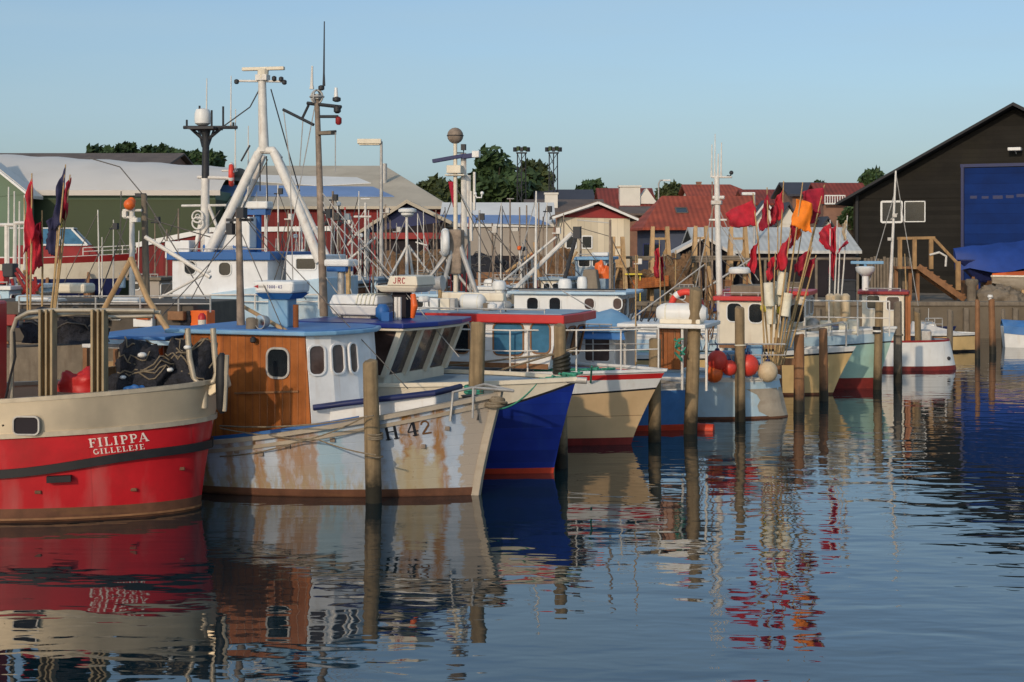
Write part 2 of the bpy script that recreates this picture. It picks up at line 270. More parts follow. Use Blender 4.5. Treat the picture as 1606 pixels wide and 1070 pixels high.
def water_mat():
    m = bpy.data.materials.new('harbour_water'); m.use_nodes = True
    n = m.node_tree.nodes; l = m.node_tree.links; b = n["Principled BSDF"]
    b.inputs["Base Color"].default_value = (0.003, 0.015, 0.021, 1); b.inputs["Roughness"].default_value = 0.02; b.inputs["IOR"].default_value = 1.85
    tc = n.new("ShaderNodeTexCoord")
    def nz(sc, det, rough, dist=0.0):
        mp = n.new("ShaderNodeMapping"); mp.inputs["Scale"].default_value = sc; mp.inputs["Rotation"].default_value = (0, 0, R(8)); l.new(tc.outputs["Object"], mp.inputs["Vector"])
        k = n.new("ShaderNodeTexNoise"); k.inputs["Scale"].default_value = 1; k.inputs["Detail"].default_value = det; k.inputs["Roughness"].default_value = rough; k.inputs["Distortion"].default_value = dist
        l.new(mp.outputs[0], k.inputs["Vector"]); return k.outputs["Fac"]
    a = nz((0.75, 1.5, 1), 1.5, 0.4, 0.5); c = nz((1.9, 4.2, 1), 1.5, 0.45, 0.3); patch = nz((0.07, 0.05, 1), 2, 0.5)
    pr = n.new("ShaderNodeMapRange"); l.new(patch, pr.inputs[0]); pr.inputs[1].default_value = 0.35; pr.inputs[2].default_value = 0.65; pr.inputs[3].default_value = 0.3; pr.inputs[4].default_value = 1.15
    s1 = n.new("ShaderNodeMath"); s1.operation = 'MULTIPLY'; l.new(a, s1.inputs[0]); s1.inputs[1].default_value = 1.0
    s2 = n.new("ShaderNodeMath"); s2.operation = 'MULTIPLY_ADD'; l.new(c, s2.inputs[0]); s2.inputs[1].default_value = 0.27; l.new(s1.outputs[0], s2.inputs[2])
    s3 = n.new("ShaderNodeMath"); s3.operation = 'MULTIPLY'; l.new(s2.outputs[0], s3.inputs[0]); l.new(pr.outputs[0], s3.inputs[1])
    bp = n.new("ShaderNodeBump"); bp.inputs["Strength"].default_value = 1.0; bp.inputs["Distance"].default_value = 0.021
    l.new(s3.outputs[0], bp.inputs["Height"]); l.new(bp.outputs[0], b.inputs["Normal"])
    MATS['harbour_water'] = m
water_mat()

# ------------------------------------------------------------------ mesh builder
class MB:
    def __init__(s): s.v = []; s.f = []; s.m = []
    def add(s, vs, fs, mi=0):
        o = len(s.v); s.v += [Vector(p) for p in vs]; s.f += [tuple(o + i for i in f) for f in fs]; s.m += [mi] * len(fs); return s
    def box(s, c, d, rz=0.0, mi=0, taper=1.0):
        c = Vector(c); x, y, z = d[0] / 2, d[1] / 2, d[2] / 2; q = Matrix.Rotation(rz, 3, 'Z'); t = taper
        vs = [c + q @ Vector(p) for p in ((-x, -y, -z), (x, -y, -z), (x, y, -z), (-x, y, -z), (-x * t, -y * t, z), (x * t, -y * t, z), (x * t, y * t, z), (-x * t, y * t, z))]
        return s.add(vs, [(0, 3, 2, 1), (4, 5, 6, 7), (0, 1, 5, 4), (1, 2, 6, 5), (2, 3, 7, 6), (3, 0, 4, 7)], mi)
    def beam(s, a, b, w, h=None, mi=0, up=(0, 0, 1)):
        a, b = Vector(a), Vector(b); h = h or w; d = (b - a).normalized(); up = Vector(up)
        if abs(d.dot(up)) > 0.98: up = Vector((0, 1, 0))
        x = d.cross(up).normalized() * w / 2; y = x.cross(d).normalized() * h / 2
        vs = [a - x - y, a + x - y, a + x + y, a - x + y, b - x - y, b + x - y, b + x + y, b - x + y]
        return s.add(vs, [(0, 3, 2, 1), (4, 5, 6, 7), (0, 1, 5, 4), (1, 2, 6, 5), (2, 3, 7, 6), (3, 0, 4, 7)], mi)
    def tube(s, pts, r, n=8, mi=0, cap=True):
        pts = [Vector(p) for p in pts]; k = len(pts); rs = r if isinstance(r, (list, tuple)) else [r] * k
        vs = []; ref = None
        for i, p in enumerate(pts):
            d = (pts[min(i + 1, k - 1)] - pts[max(i - 1, 0)]).normalized()
            if ref is None: ref = Vector((0, 0, 1)) if abs(d.z) < 0.9 else Vector((1, 0, 0))
            x = d.cross(ref).normalized(); y = x.cross(d).normalized(); ref = y
            vs += [p + (x * math.cos(2 * math.pi * j / n) + y * math.sin(2 * math.pi * j / n)) * rs[i] for j in range(n)]
        fs = [(i * n + j, i * n + (j + 1) % n, (i + 1) * n + (j + 1) % n, (i + 1) * n + j) for i in range(k - 1) for j in range(n)]
        if cap: fs += [tuple(range(n))[::-1], tuple((k - 1) * n + j for j in range(n))]
        return s.add(vs, fs, mi)
    def lathe(s, prof, c=(0, 0, 0), n=16, mi=0, axis='z', noise=0.0):
        c = Vector(c); vs = []
        for r, z in prof:
            for j in range(n):
                a = 2 * math.pi * j / n; rr = r * (1 + (random.random() - .5) * noise)
                p = (rr * math.cos(a), rr * math.sin(a), z)
                if axis == 'x': p = (p[2], p[0], p[1])
                if axis == 'y': p = (p[0], p[2], p[1])
                vs.append(c + Vector(p))
        k = len(prof)
        fs = [(i * n + j, i * n + (j + 1) % n, (i + 1) * n + (j + 1) % n, (i + 1) * n + j) for i in range(k - 1) for j in range(n)]
        fs += [tuple(range(n))[::-1], tuple((k - 1) * n + j for j in range(n))]
        return s.add(vs, fs, mi)
    def ball(s, c, r, sq=1.0, n=14, mi=0, noise=0.0):
        k = 8
        return s.lathe([(max(0.01 * r, r * math.sin(math.pi * i / k)), -r * sq * math.cos(math.pi * i / k)) for i in range(k + 1)], c, n, mi, noise=noise)
    def prism(s, bot, top, mi=0):
        n = len(bot)
        return s.add(list(bot) + list(top), [tuple(range(n))[::-1], tuple(range(n, 2 * n))] + [(i, (i + 1) % n, n + (i + 1) % n, n + i) for i in range(n)], mi)
    def slab(s, pts, vec, mi=0):
        pts = [Vector(p) for p in pts]; vec = Vector(vec); return s.prism(pts, [p + vec for p in pts], mi)
    def grid(s, rows, mi=0):
        n = len(rows[0]); vs = [p for r in rows for p in r]
        return s.add(vs, [(i * n + j, i * n + j + 1, (i + 1) * n + j + 1, (i + 1) * n + j) for i in range(len(rows) - 1) for j in range(n - 1)], mi)
    def torus(s, c, R0, r, ax=(0, 1, 0), n=24, m=8, mi=0, a0=0, a1=360):
        q = Vector((0, 0, 1)).rotation_difference(Vector(ax)); c = Vector(c); full = abs(a1 - a0) >= 360
        k = n if full else n + 1; vs = []
        for i in range(k):
            a = R(a0 + (a1 - a0) * i / n)
            for j in range(m):
                b = 2 * math.pi * j / m
                vs.append(c + q @ Vector(((R0 + r * math.cos(b)) * math.cos(a), (R0 + r * math.cos(b)) * math.sin(a), r * math.sin(b))))
        fs = [(i * m + j, ((i + 1) % k) * m + j, ((i + 1) % k) * m + (j + 1) % m, i * m + (j + 1) % m) for i in range(n) for j in range(m)]
        return s.add(vs, fs, mi)
    def build(s, name, mats, parent=None, smooth=False, bevel=0.0, fix=True):
        me = bpy.data.meshes.new(name); me.from_pydata([tuple(v) for v in s.v], [], s.f)
        for x in (mats if isinstance(mats, (list, tuple)) else [mats]): me.materials.append(MATS[x])
        for p, i in zip(me.polygons, s.m): p.material_index = i; p.use_smooth = smooth
        if fix:
            bm = bmesh.new(); bm.from_mesh(me); bmesh.ops.recalc_face_normals(bm, faces=bm.faces); bm.to_mesh(me); bm.free()
        me.update()
        o = bpy.data.objects.new(name, me); COL.objects.link(o)
        if parent: o.parent = parent
        if smooth:
            try:
                me.set_sharp_from_angle(angle=R(45))
            except Exception: pass
        if bevel:
            b = o.modifiers.new('bevel', 'BEVEL'); b.width = bevel; b.segments = 2; b.limit_method = 'ANGLE'; b.angle_limit = R(40)
        return o

def tag(o, label, cat, group=None):
    o['label'] = label; o['category'] = cat
    if group: o['group'] = group
    return o
def thing(name, label, cat, loc=(0, 0, 0), rz=0.0, group=None):
    o = bpy.data.objects.new(name, None); COL.objects.link(o); o.location = loc; o.rotation_euler = (0, 0, rz); o.empty_display_size = 0.3
    return tag(o, label, cat, group)
def structure(o): o['kind'] = 'structure'; return o
def sag(a, b, d, n=12):
    a, b = Vector(a), Vector(b)
    return [a.lerp(b, i / n) - Vector((0, 0, d * 4 * (i / n) * (1 - i / n))) for i in range(n + 1)]
def rrect(w, h, r, n=4):
    pts = []
    for cx, cy, a in ((w / 2 - r, h / 2 - r, 0), (-w / 2 + r, h / 2 - r, 90), (-w / 2 + r, -h / 2 + r, 180), (w / 2 - r, -h / 2 + r, 270)):
        for i in range(n + 1):
            t = R(a + 90 * i / n); pts.append((cx + r * math.cos(t), cy + r * math.sin(t)))
    return pts
def window(parent, c, u, v, w, h, r=0.05, fw=0.035, frame='white_paint', pane='glass_dark', name='window', t=0.03):
    """A framed pane lying on a wall: u across, v up, normal u x v."""
    u, v = Vector(u).normalized(), Vector(v).normalized(); nn = u.cross(v); c = Vector(c)
    r = min(r, w / 2.05, h / 2.05)
    o, i = rrect(w + 2 * fw, h + 2 * fw, r + fw), rrect(w, h, r)
    P = lambda q, d: c + u * q[0] + v * q[1] + nn * d
    n = len(o); b = MB()
    vs = [P(q, -0.01) for q in o] + [P(q, t) for q in o] + [P(q, t) for q in i] + [P(q, -0.01) for q in i]
    fs = [(k * n + j, k * n + (j + 1) % n, ((k + 1) % 4) * n + (j + 1) % n, ((k + 1) % 4) * n + j) for k in range(4) for j in range(n)]
    b.add(vs, fs); fr = b.build(name, frame, parent)
    g = MB(); g.add([P(q, 0.006) for q in i], [tuple(range(n))]); g.build('pane', pane, fr, fix=False)
    return fr

# ------------------------------------------------------------------ stroke lettering
SER = {}
def _s():
    T, t, s = 0.20, 0.08, 0.07
    def stem(x): return [(x, 0, x, 1, T), (x - .2, s / 2, x + .2, s / 2, s), (x - .2, 1 - s / 2, x + .2, 1 - s / 2, s)]
    def arc(cx, cy, rx, ry, a0, a1, th, n=8):
        p = [(cx + rx * math.cos(R(a0 + (a1 - a0) * i / n)), cy + ry * math.sin(R(a0 + (a1 - a0) * i / n))) for i in range(n + 1)]
        return [(*p[i], *p[i + 1], th) for i in range(n)]
    SER['I'] = (0.55, stem(.27)); SER['F'] = (.8, stem(.25) + [(.25, .96, .78, .96, t), (.74, .78, .74, 1, t), (.25, .52, .6, .52, t), (.58, .42, .58, .62, t)])
    SER['L'] = (.8, stem(.25) + [(.25, .04, .78, .04, t), (.74, 0, .74, .26, t)])
    SER['P'] = (.8, stem(.25) + [(.25, .96, .5, .96, t), (.25, .46, .5, .46, t)] + arc(.48, .71, .24, .25, -90, 90, .14))
    SER['A'] = (.95, [(.12, 0, .46, 1, t), (.48, 1, .82, 0, T), (.2, .32, .66, .32, t), (0, .03, .26, .03, s), (.62, .03, .98, .03, s)])
    SER['E'] = (.8, stem(.25) + [(.25, .96, .74, .96, t), (.71, .78, .71, 1, t), (.25, .52, .6, .52, t), (.25, .04, .76, .04, t), (.73, 0, .73, .24, t)])
    SER['J'] = (.6, [(.36, .25, .36, 1, T), (.16, .965, .56, .965, s)] + arc(.2, .22, .18, .2, 0, -170, .1))
    SER['G'] = (.95, arc(.48, .5, .36, .45, 55, 330, .16, 14) + [(.78, .08, .78, .42, .14), (.6, .42, .92, .42, s)])
    SER['H'] = (1.0, stem(.2) + stem(.8) + [(.2, .52, .8, .52, t)])
    SER['4'] = (.8, [(.52, 0, .52, 1, .2), (.02, .32, .5, .98, t), (.02, .3, .78, .3, .08), (.32, .035, .74, .035, s)])
    SER['2'] = (.75, arc(.36, .74, .26, .22, 180, -20, .12) + [(.6, .64, .1, .08, .14), (.06, .06, .7, .06, .12)])
    for k, st in {'R': [(.12, 0, .12, 1), (.12, .95, .5, .95), (.5, .95, .6, .75), (.6, .75, .5, .52), (.5, .52, .12, .52), (.36, .52, .64, 0)],
                  'C': [(.62, .82, .45, .97), (.45, .97, .2, .9), (.2, .9, .1, .5), (.1, .5, .2, .1), (.2, .1, .45, .03), (.45, .03, .62, .18)],
                  'J': [(.5, 1, .5, .2), (.5, .2, .35, .04), (.35, .04, .15, .06), (.15, .06, .06, .22)],
                  'K': [(.12, 0, .12, 1), (.12, .45, .6, 1), (.28, .6, .64, 0)], 'O': [(.35, .97, .1, .75), (.1, .75, .1, .25), (.1, .25, .35, .03), (.35, .03, .6, .25), (.6, .25, .6, .75), (.6, .75, .35, .97)],
                  'D': [(.12, 0, .12, 1), (.12, .95, .4, .95), (.4, .95, .62, .7), (.62, .7, .62, .3), (.62, .3, .4, .05), (.4, .05, .12, .05)],
                  'E': [(.12, 0, .12, 1), (.12, .95, .6, .95), (.12, .5, .5, .5), (.12, .05, .6, .05)], 'N': [(.12, 0, .12, 1), (.12, 1, .58, 0), (.58, 0, .58, 1)],
                  '1': [(.35, 0, .35, 1), (.35, 1, .15, .8)], '0': [(.3, .97, .1, .7), (.1, .7, .1, .3), (.1, .3, .3, .03), (.3, .03, .5, .3), (.5, .3, .5, .7), (.5, .7, .3, .97)],
                  '-': [(.1, .45, .45, .45)], '4': [(.45, 0, .45, 1), (.45, 1, .08, .3), (.08, .3, .6, .3)], '3': [(.1, .95, .5, .95), (.5, .95, .28, .58), (.28, .58, .55, .3), (.55, .3, .3, .03), (.3, .03, .08, .12)]}.items():
        SER['s' + k] = (.72, [(*q, .15) for q in st])
_s()
def lettering(text, place, aspect=1.0, sans=False, gap=.12):
    """place(u, w, lift) maps unit-height text coordinates to a point on the surface; returns a mesh of strokes."""
    b = MB(); u = 0.0; k = 0
    for ch in text:
        if ch == ' ': u += .55 * aspect; continue
        wd_, st = SER[('s' + ch) if sans else ch]
        for x0, y0, x1, y1, th in st:
            a, c = Vector((x0, y0)), Vector((x1, y1)); d = (c - a); ln = d.length; d = d / ln; nn = Vector((-d.y, d.x)) * th / 2; k += 1
            if 'arc': a = a - d * th * .12; c = c + d * th * .12
            lift = 0.004 + 0.0003 * (k % 12); q = []
            for tt in (0, .5, 1):
                m = a.lerp(c, tt)
                q.append([place(u + (m.x + nn.x) * aspect, m.y + nn.y, lift), place(u + (m.x - nn.x) * aspect, m.y - nn.y, lift)])
            b.grid(q)
        u += (wd_ + gap) * aspect
    return b, u
# ------------------------------------------------------------------ boats: hull shape and pixel-to-boat helpers
class Boat:
    """Origin at the stem foot on the waterline; x towards the bow, y to port, z up; theta swings the bow towards the viewer."""
    def __init__(s, name, label, px, py, theta, Y=None, z=0.0, cat='boat', group=None):
        s.Y = Y or ywl(py); p = at(px, py, s.Y); s.o = Vector((p.x, p.y, z)); s.th = R(theta)
        s.e = thing(name, label, cat, s.o, -s.th, group)
        s.q = Matrix.Rotation(-s.th, 3, 'Z'); s.qi = s.q.transposed()
    def hit(s, px, py, p0, nn):
        c = s.qi @ (Vector((0, 0, CAMZ)) - s.o); d = s.qi @ ray(px, py); nn = Vector(nn)
        return c + d * ((Vector(p0) - c).dot(nn) / d.dot(nn))
    def S(s, px, py, y): return s.hit(px, py, (0, y, 0), (0, 1, 0))
    def F(s, px, py, x): return s.hit(px, py, (x, 0, 0), (1, 0, 0))
    def T(s, px, py, z): return s.hit(px, py, (0, 0, z), (0, 0, 1))
    def D(s, px, py, Y=None):
        return s.qi @ (at(px, py, Y or s.Y) - s.o)
    def win(s, px0, py0, px1, py1, p0, u, v=(0, 0, 1), parent=None, **k):
        u, v = Vector(u), Vector(v); nn = u.cross(v); mx, my = (px0 + px1) / 2, (py0 + py1) / 2
        a, b_, c, d = s.hit(px0, my, p0, nn), s.hit(px1, my, p0, nn), s.hit(mx, py0, p0, nn), s.hit(mx, py1, p0, nn)
        return window(parent, s.hit(mx, my, p0, nn), u, v, (b_ - a).length, (c - d).length, **k)

    def hull(s, L, beam, sheer, rake, rows, mats, stern=0.75, p=2.2, q=1.0, pw=1.7, qw=1.0, kw=0.86, rs=-0.1, zk=-0.4, sexp=1.4, rq=1.2, nt=30, name='hull'):
        zs, zm, zb, tm = sheer; s.L = L
        def sh(t):
            if t > tm: return zm + (zb - zm) * ((t - tm) / (1 - tm)) ** sexp
            return zm + (zs - zm) * ((tm - t) / tm) ** 2
        def Fp(t, p_, q_):
            if t < .45: return stern + (1 - stern) * (1 - (1 - t / .45) ** 2)
            return max(0.0, 1 - ((t - .45) / .55) ** p_) ** (1 / q_)
        def hb(t, z):
            v = min(1, max(0, z / sh(t))); w = beam / 2 * kw * Fp(t, pw, qw); d = beam / 2 * Fp(t, p, q)
            y = w + (d - w) * v ** 0.75
            return y * (1 + z * 0.7) if z < 0 else y
        def xe(z): return -L + rs * z
        def xs(z): return rake * (max(z, 0) / zb) ** rq + min(z, 0) * 0.5
        def pt(t, z, sd=-1, inset=0.0):
            return Vector((xe(z) + t * (xs(z) - xe(z)), sd * max(0, hb(t, z) - inset), z))
        def xy(x, z):
            t = (x - xe(z)) / (xs(z) - xe(z)); return -hb(min(1, max(0, t)), z)
        s.sh, s.pt, s.hy = sh, pt, xy
        def rz(r, t):
            k, v = r
            return v if k == 'z' else (v * sh(t) if k == 'v' else min(sh(t), v(t)))
        ts = [1 - (1 - i / nt) ** 1.5 for i in range(nt + 1)]
        b = MB()
        for sd in (-1, 1):
            for j in range(len(rows) - 1):
                g = []
                for k in range(4):
                    g.append([pt(t, min(sh(t), rz(rows[j], t) * (1 - k / 3) + rz(rows[j + 1], t) * k / 3), sd) for t in ts])
                b.grid(g, j)
        tr = [[pt(0, min(sh(0), rz(r, 0)), -1) for r in rows], [pt(0, min(sh(0), rz(r, 0)), 1) for r in rows]]
        for j in range(len(rows) - 1):
            b.add([tr[0][j], tr[0][j + 1], tr[1][j + 1], tr[1][j]], [(0, 1, 2, 3)], j)
        s.h = b.build(name, mats, s.e, smooth=True, fix=False)
        s.ts = ts
        return s.h
    def deck(s, m, drop=0.35, inner=None, t0=0.0, t1=1.0):
        ts = [t for t in s.ts if t0 <= t <= t1]; b = MB()
        b.grid([[s.pt(t, s.sh(t) - drop, sd, 0.06) for t in ts] for sd in (-1, 1)], 0)
        if drop > 0.12:
            for sd in (-1, 1):
                b.grid([[s.pt(t, s.sh(t) - z, sd, 0.06) for t in ts] for z in (drop, 0.02)], 1)
        return b.build('deck', [m, inner or m], s.e, fix=False)
    def rail(s, name, m, vf, w, h, inset=0.0, t0=0.0, t1=1.0, sides=(-1, 1), smooth=False, stern=False):
        """A strake or capping following the hull: vf(t) gives its height."""
        b = MB()
        for sd in sides:
            ts = [t for t in s.ts if t0 <= t <= t1]; g = [[], [], [], []]
            for t in ts:
                z = vf(t); p = s.pt(t, z, sd, inset); n = Vector((0, sd, 0))
                if t > .6:
                    p2 = s.pt(min(1, t + .01), z, sd, inset); p1 = s.pt(t - .01, z, sd, inset); d = (p2 - p1); n = Vector((-d.y, d.x, 0)).normalized() * (1 if sd > 0 else -1)
                    if n.x < 0: n.x *= 0.2
                for k, (a, c) in enumerate(((-.5, -.5), (.5, -.5), (.5, .5), (-.5, .5))): g[k].append(p + n * a * w + Vector((0, 0, c * h)))
            b.grid([g[0], g[1], g[2], g[3], g[0]])
            b.add([g[k][0] for k in range(4)], [(0, 1, 2, 3)]); b.add([g[k][-1] for k in range(4)], [(0, 1, 2, 3)])
        return b.build(name, m, s.e, smooth=smooth)
    def onhull(s, px, py):
        y = -1.0
        for _ in range(12):
            p = s.S(px, py, y); y = s.hy(p.x, p.z)
        return s.S(px, py, y)
    def hulltext(s, text, a, c, h, m, name='marking', lean=0.0):
        """Lettering from hull point a to hull point c (foot line), h metres high."""
        _, tot = lettering(text, lambda u, w, l: Vector((u, 0, w)))
        du = (c.x - a.x) / tot; dz = (c.z - a.z) / tot
        def place(u, w, lift):
            x = a.x + u * du + lean * w * h; z = a.z + u * dz + w * h
            return Vector((x, s.hy(x, z) - lift - 0.004, z))
        b, _ = lettering(text, place); return b.build(name, m, s.h, fix=False)

def cabin(parent, bot, top, m, name='wheelhouse', bevel=0.02):
    b = MB(); b.prism(bot, top); return b.build(name, m, parent, bevel=bevel)
def plate(parent, pts, th, m, name='roof', bevel=0.02):
    b = MB(); b.slab(pts, (0, 0, th)); return b.build(name, m, parent, bevel=bevel)
def pole(parent, a, b_, r0, r1, m, name='mast', n=8):
    b = MB(); b.tube([a, Vector(a).lerp(Vector(b_), .5), b_], [r0, (r0 + r1) / 2, r1], n); return b.build(name, m, parent, smooth=True)
def wires(parent, segs, m='wire', r=0.012, name='rigging', slack=0.0):
    b = MB()
    for a, c in segs: b.tube(sag(a, c, slack, 6) if slack else [a, c], r, 5)
    return b.build(name, m, parent, smooth=True)
def whip(parent, a, h, r=0.016, m='white_tube', name='antenna'):
    a = Vector(a); b = MB(); b.tube([a, a + Vector((0, 0, h * .2)), a + Vector((0.01, 0, h))], [r * 1.6, r, r * .6], 6); return b.build(name, m, parent, smooth=True)
def radome(parent, c, w, h, m='white_paint', base=None, name='radar_dome'):
    b = MB(); r = w / 2; b.lathe([(r * .6, 0), (r * .95, h * .12), (r, h * .35), (r * .98, h * .7), (r * .8, h * .93), (r * .3, h)], c, 20)
    o = b.build(name, m, parent, smooth=True)
    if base:
        g = MB(); g.lathe([(r * .5, -h * .3), (r * .62, 0.005)], c, 14); g.build('radar_base', base, o, smooth=True)
    return o
def lifering(parent, c, R0, r, ax=(0, 1, 0), label=None):
    b = MB(); b.torus(c, R0, r, ax, 28, 10); o = b.build('lifebuoy', 'buoy_red', parent, smooth=True)
    for a in (45, 135, 225, 315):
        g = MB(); g.torus(c, R0, r * 1.06, ax, 3, 10, 0, a - 8, a + 8); g.build('band', 'white_paint', o, smooth=True)
    return o
def handrail(parent, pts, heights, r=0.018, m='white_tube', name='railing', low=True, posts=True):
    """Stanchions on a foot line with a top and a middle wire."""
    b = MB(); tops = [Vector(p) + Vector((0, 0, h)) for p, h in zip(pts, heights)]
    b.tube(tops, r, 6)
    if low: b.tube([Vector(p) + Vector((0, 0, h * .52)) for p, h in zip(pts, heights)], r * .8, 6)
    if posts:
        for p, t in zip(pts, tops): b.tube([p, t], r, 6)
    return b.build(name, m, parent, smooth=True)
def searchlight(parent, c, r, d=(0, -1, 0)):
    c, d = Vector(c), Vector(d).normalized(); b = MB()
    b.tube([c - d * r * 1.3, c - d * r * .9, c, c + d * r * .3], [r * .3, r * .8, r, r * 1.02], 14); o = b.build('searchlight', 'galvanised', parent, smooth=True)
    g = MB(); g.tube([c + d * r * .31, c + d * r * .36], [r * .9, r * .7], 14); g.build('lens', 'chrome', o, smooth=True)
    k = MB(); k.tube([c - Vector((0, 0, r * .9)), c - Vector((0, 0, r * 2.2))], r * .18, 6); k.build('bracket', 'dark_metal', o); return o
def lamp(parent, c, r, h, m='dark_metal', name='deck_light'):
    b = MB(); b.lathe([(r * .5, 0), (r, h * .2), (r, h * .8), (r * .4, h)], c, 10); return b.build(name, m, parent, smooth=True)
def canister(parent, a, c, r, m='white_paint', ribs=3, name='life_raft_canister'):
    a, c = Vector(a), Vector(c); d = c - a
    k = 12; pts = []; rs = []
    for i in range(k + 1):
        f = i / k; pts.append(a + d * f); e = min(f, 1 - f); rs.append(r * (0.55 if e < .001 else (0.88 if e < .1 else 1.0)))
    b = MB(); b.tube(pts, rs, 18); o = b.build(name, m, parent, smooth=True)
    g = MB()
    for i in range(ribs):
        f = .2 + .6 * i / max(1, ribs - 1); g.tube([a + d * (f - .012), a + d * (f + .012)], r * 1.025, 18)
    g.build('strap', 'foam_white', o, smooth=True); return o
# ------------------------------------------------------------------ setting: water, quay, ground
b = MB(); b.add([(-1500, -60, 0), (1500, -60, 0), (1500, 64, 0), (-1500, 64, 0)], [(0, 1, 2, 3)]); structure(b.build('harbour_water', 'harbour_water', fix=False))
QY, QZ = 62.5, 1.5
b = MB(); b.add([(-1500, QY + .5, QZ), (1500, QY + .5, QZ), (1500, 4500, QZ), (-1500, 4500, QZ)], [(0, 1, 2, 3)]); structure(b.build('quay_ground', 'quay_ground', fix=False))
qw = thing('quay_wall', 'long weathered concrete quay wall behind the small boats on the right', 'quay wall', (0, QY, 0))
b = MB(); b.box((0, .4, .45), (160, .8, 1.9)); b.build('wall_face', 'quay_concrete', qw)
b = MB(); b.beam((-80, .3, 1.47), (80, .3, 1.47), .75, .18); b.build('capping', 'wood_grey', qw, bevel=.02)
b = MB()
for i in range(48): b.beam((-50 + i * 2.1, -.11, -.5), (-50 + i * 2.1, -.11, 1.3), .2, .2)
b.build('fender_boards', 'wood_grey', qw)

def wall_box(parent, x0, x1, y0, y1, z0, z1, m, name='wall'):
    b = MB(); b.box(((x0 + x1) / 2, (y0 + y1) / 2, (z0 + z1) / 2), (x1 - x0, y1 - y0, z1 - z0)); return b.build(name, m, parent)
def house_ridge_x(name, label, cat, px0, px1, pe, pr, Y, D, roof, wall, ov=0.4, hipl=0.0, hipr=0.0, zb=QZ, group=None, verge=None):
    """House whose long roof slope faces the water: eave at row pe, ridge at row pr."""
    a, c = at(px0, pe, Y), at(px1, pe, Y); ze = a.z; zr = at(0, pr, Y + D / 2).z; x0, x1 = a.x, c.x; cx = (x0 + x1) / 2; w = x1 - x0
    e = thing(name, label, cat, (cx, Y, zb), 0, group); ze -= zb; zr -= zb
    bb = MB(); hw = w / 2 - ov
    bb.prism([(-hw, ov, -.2), (hw, ov, -.2), (hw, D - ov, -.2), (-hw, D - ov, -.2)], [(-hw, ov, ze), (hw, ov, ze), (hw, D - ov, ze), (-hw, D - ov, ze)])
    if not hipl: bb.prism([(-hw, ov, ze), (-hw, D - ov, ze), (-hw, D / 2, zr - .15)], [(-hw + .2, ov, ze), (-hw + .2, D - ov, ze), (-hw + .2, D / 2, zr - .15)])
    if not hipr: bb.prism([(hw - .2, ov, ze), (hw - .2, D - ov, ze), (hw - .2, D / 2, zr - .15)], [(hw, ov, ze), (hw, D - ov, ze), (hw, D / 2, zr - .15)])
    wl = bb.build('wall', wall, e)
    rb = MB(); t = .14; h = w / 2
    f = [(-h, 0, ze), (h, 0, ze), (h - hipr, D / 2, zr), (-h + hipl, D / 2, zr)]; k = [(h, D, ze), (-h, D, ze), (-h + hipl, D / 2, zr), (h - hipr, D / 2, zr)]
    rb.slab(f, (0, 0, t)); rb.slab(k, (0, 0, t))
    if hipr: rb.slab([(h, 0, ze), (h, D, ze), (h - hipr, D / 2, zr)], (0, 0, t))
    if hipl: rb.slab([(-h, 0, ze), (-h, D, ze), (-h + hipl, D / 2, zr)], (0, 0, t))
    rf = rb.build('roof', roof, e)
    if verge:
        v = MB()
        for sx in ([-h] if not hipl else []) + ([h] if not hipr else []):
            for (p, q) in (((sx, -.02, ze + .03), (sx, D / 2, zr + .05)), ((sx, D + .02, ze + .03), (sx, D / 2, zr + .05))): v.beam(p, q, .14, .3)
        v.beam((-h, -.04, ze + .05), (h, -.04, ze + .05), .1, .22); v.build('bargeboard', verge, rf)
    e['_'] = 0; del e['_']
    return e, wl, rf, dict(cx=cx, Y=Y, w=w, ze=ze, zr=zr, D=D)
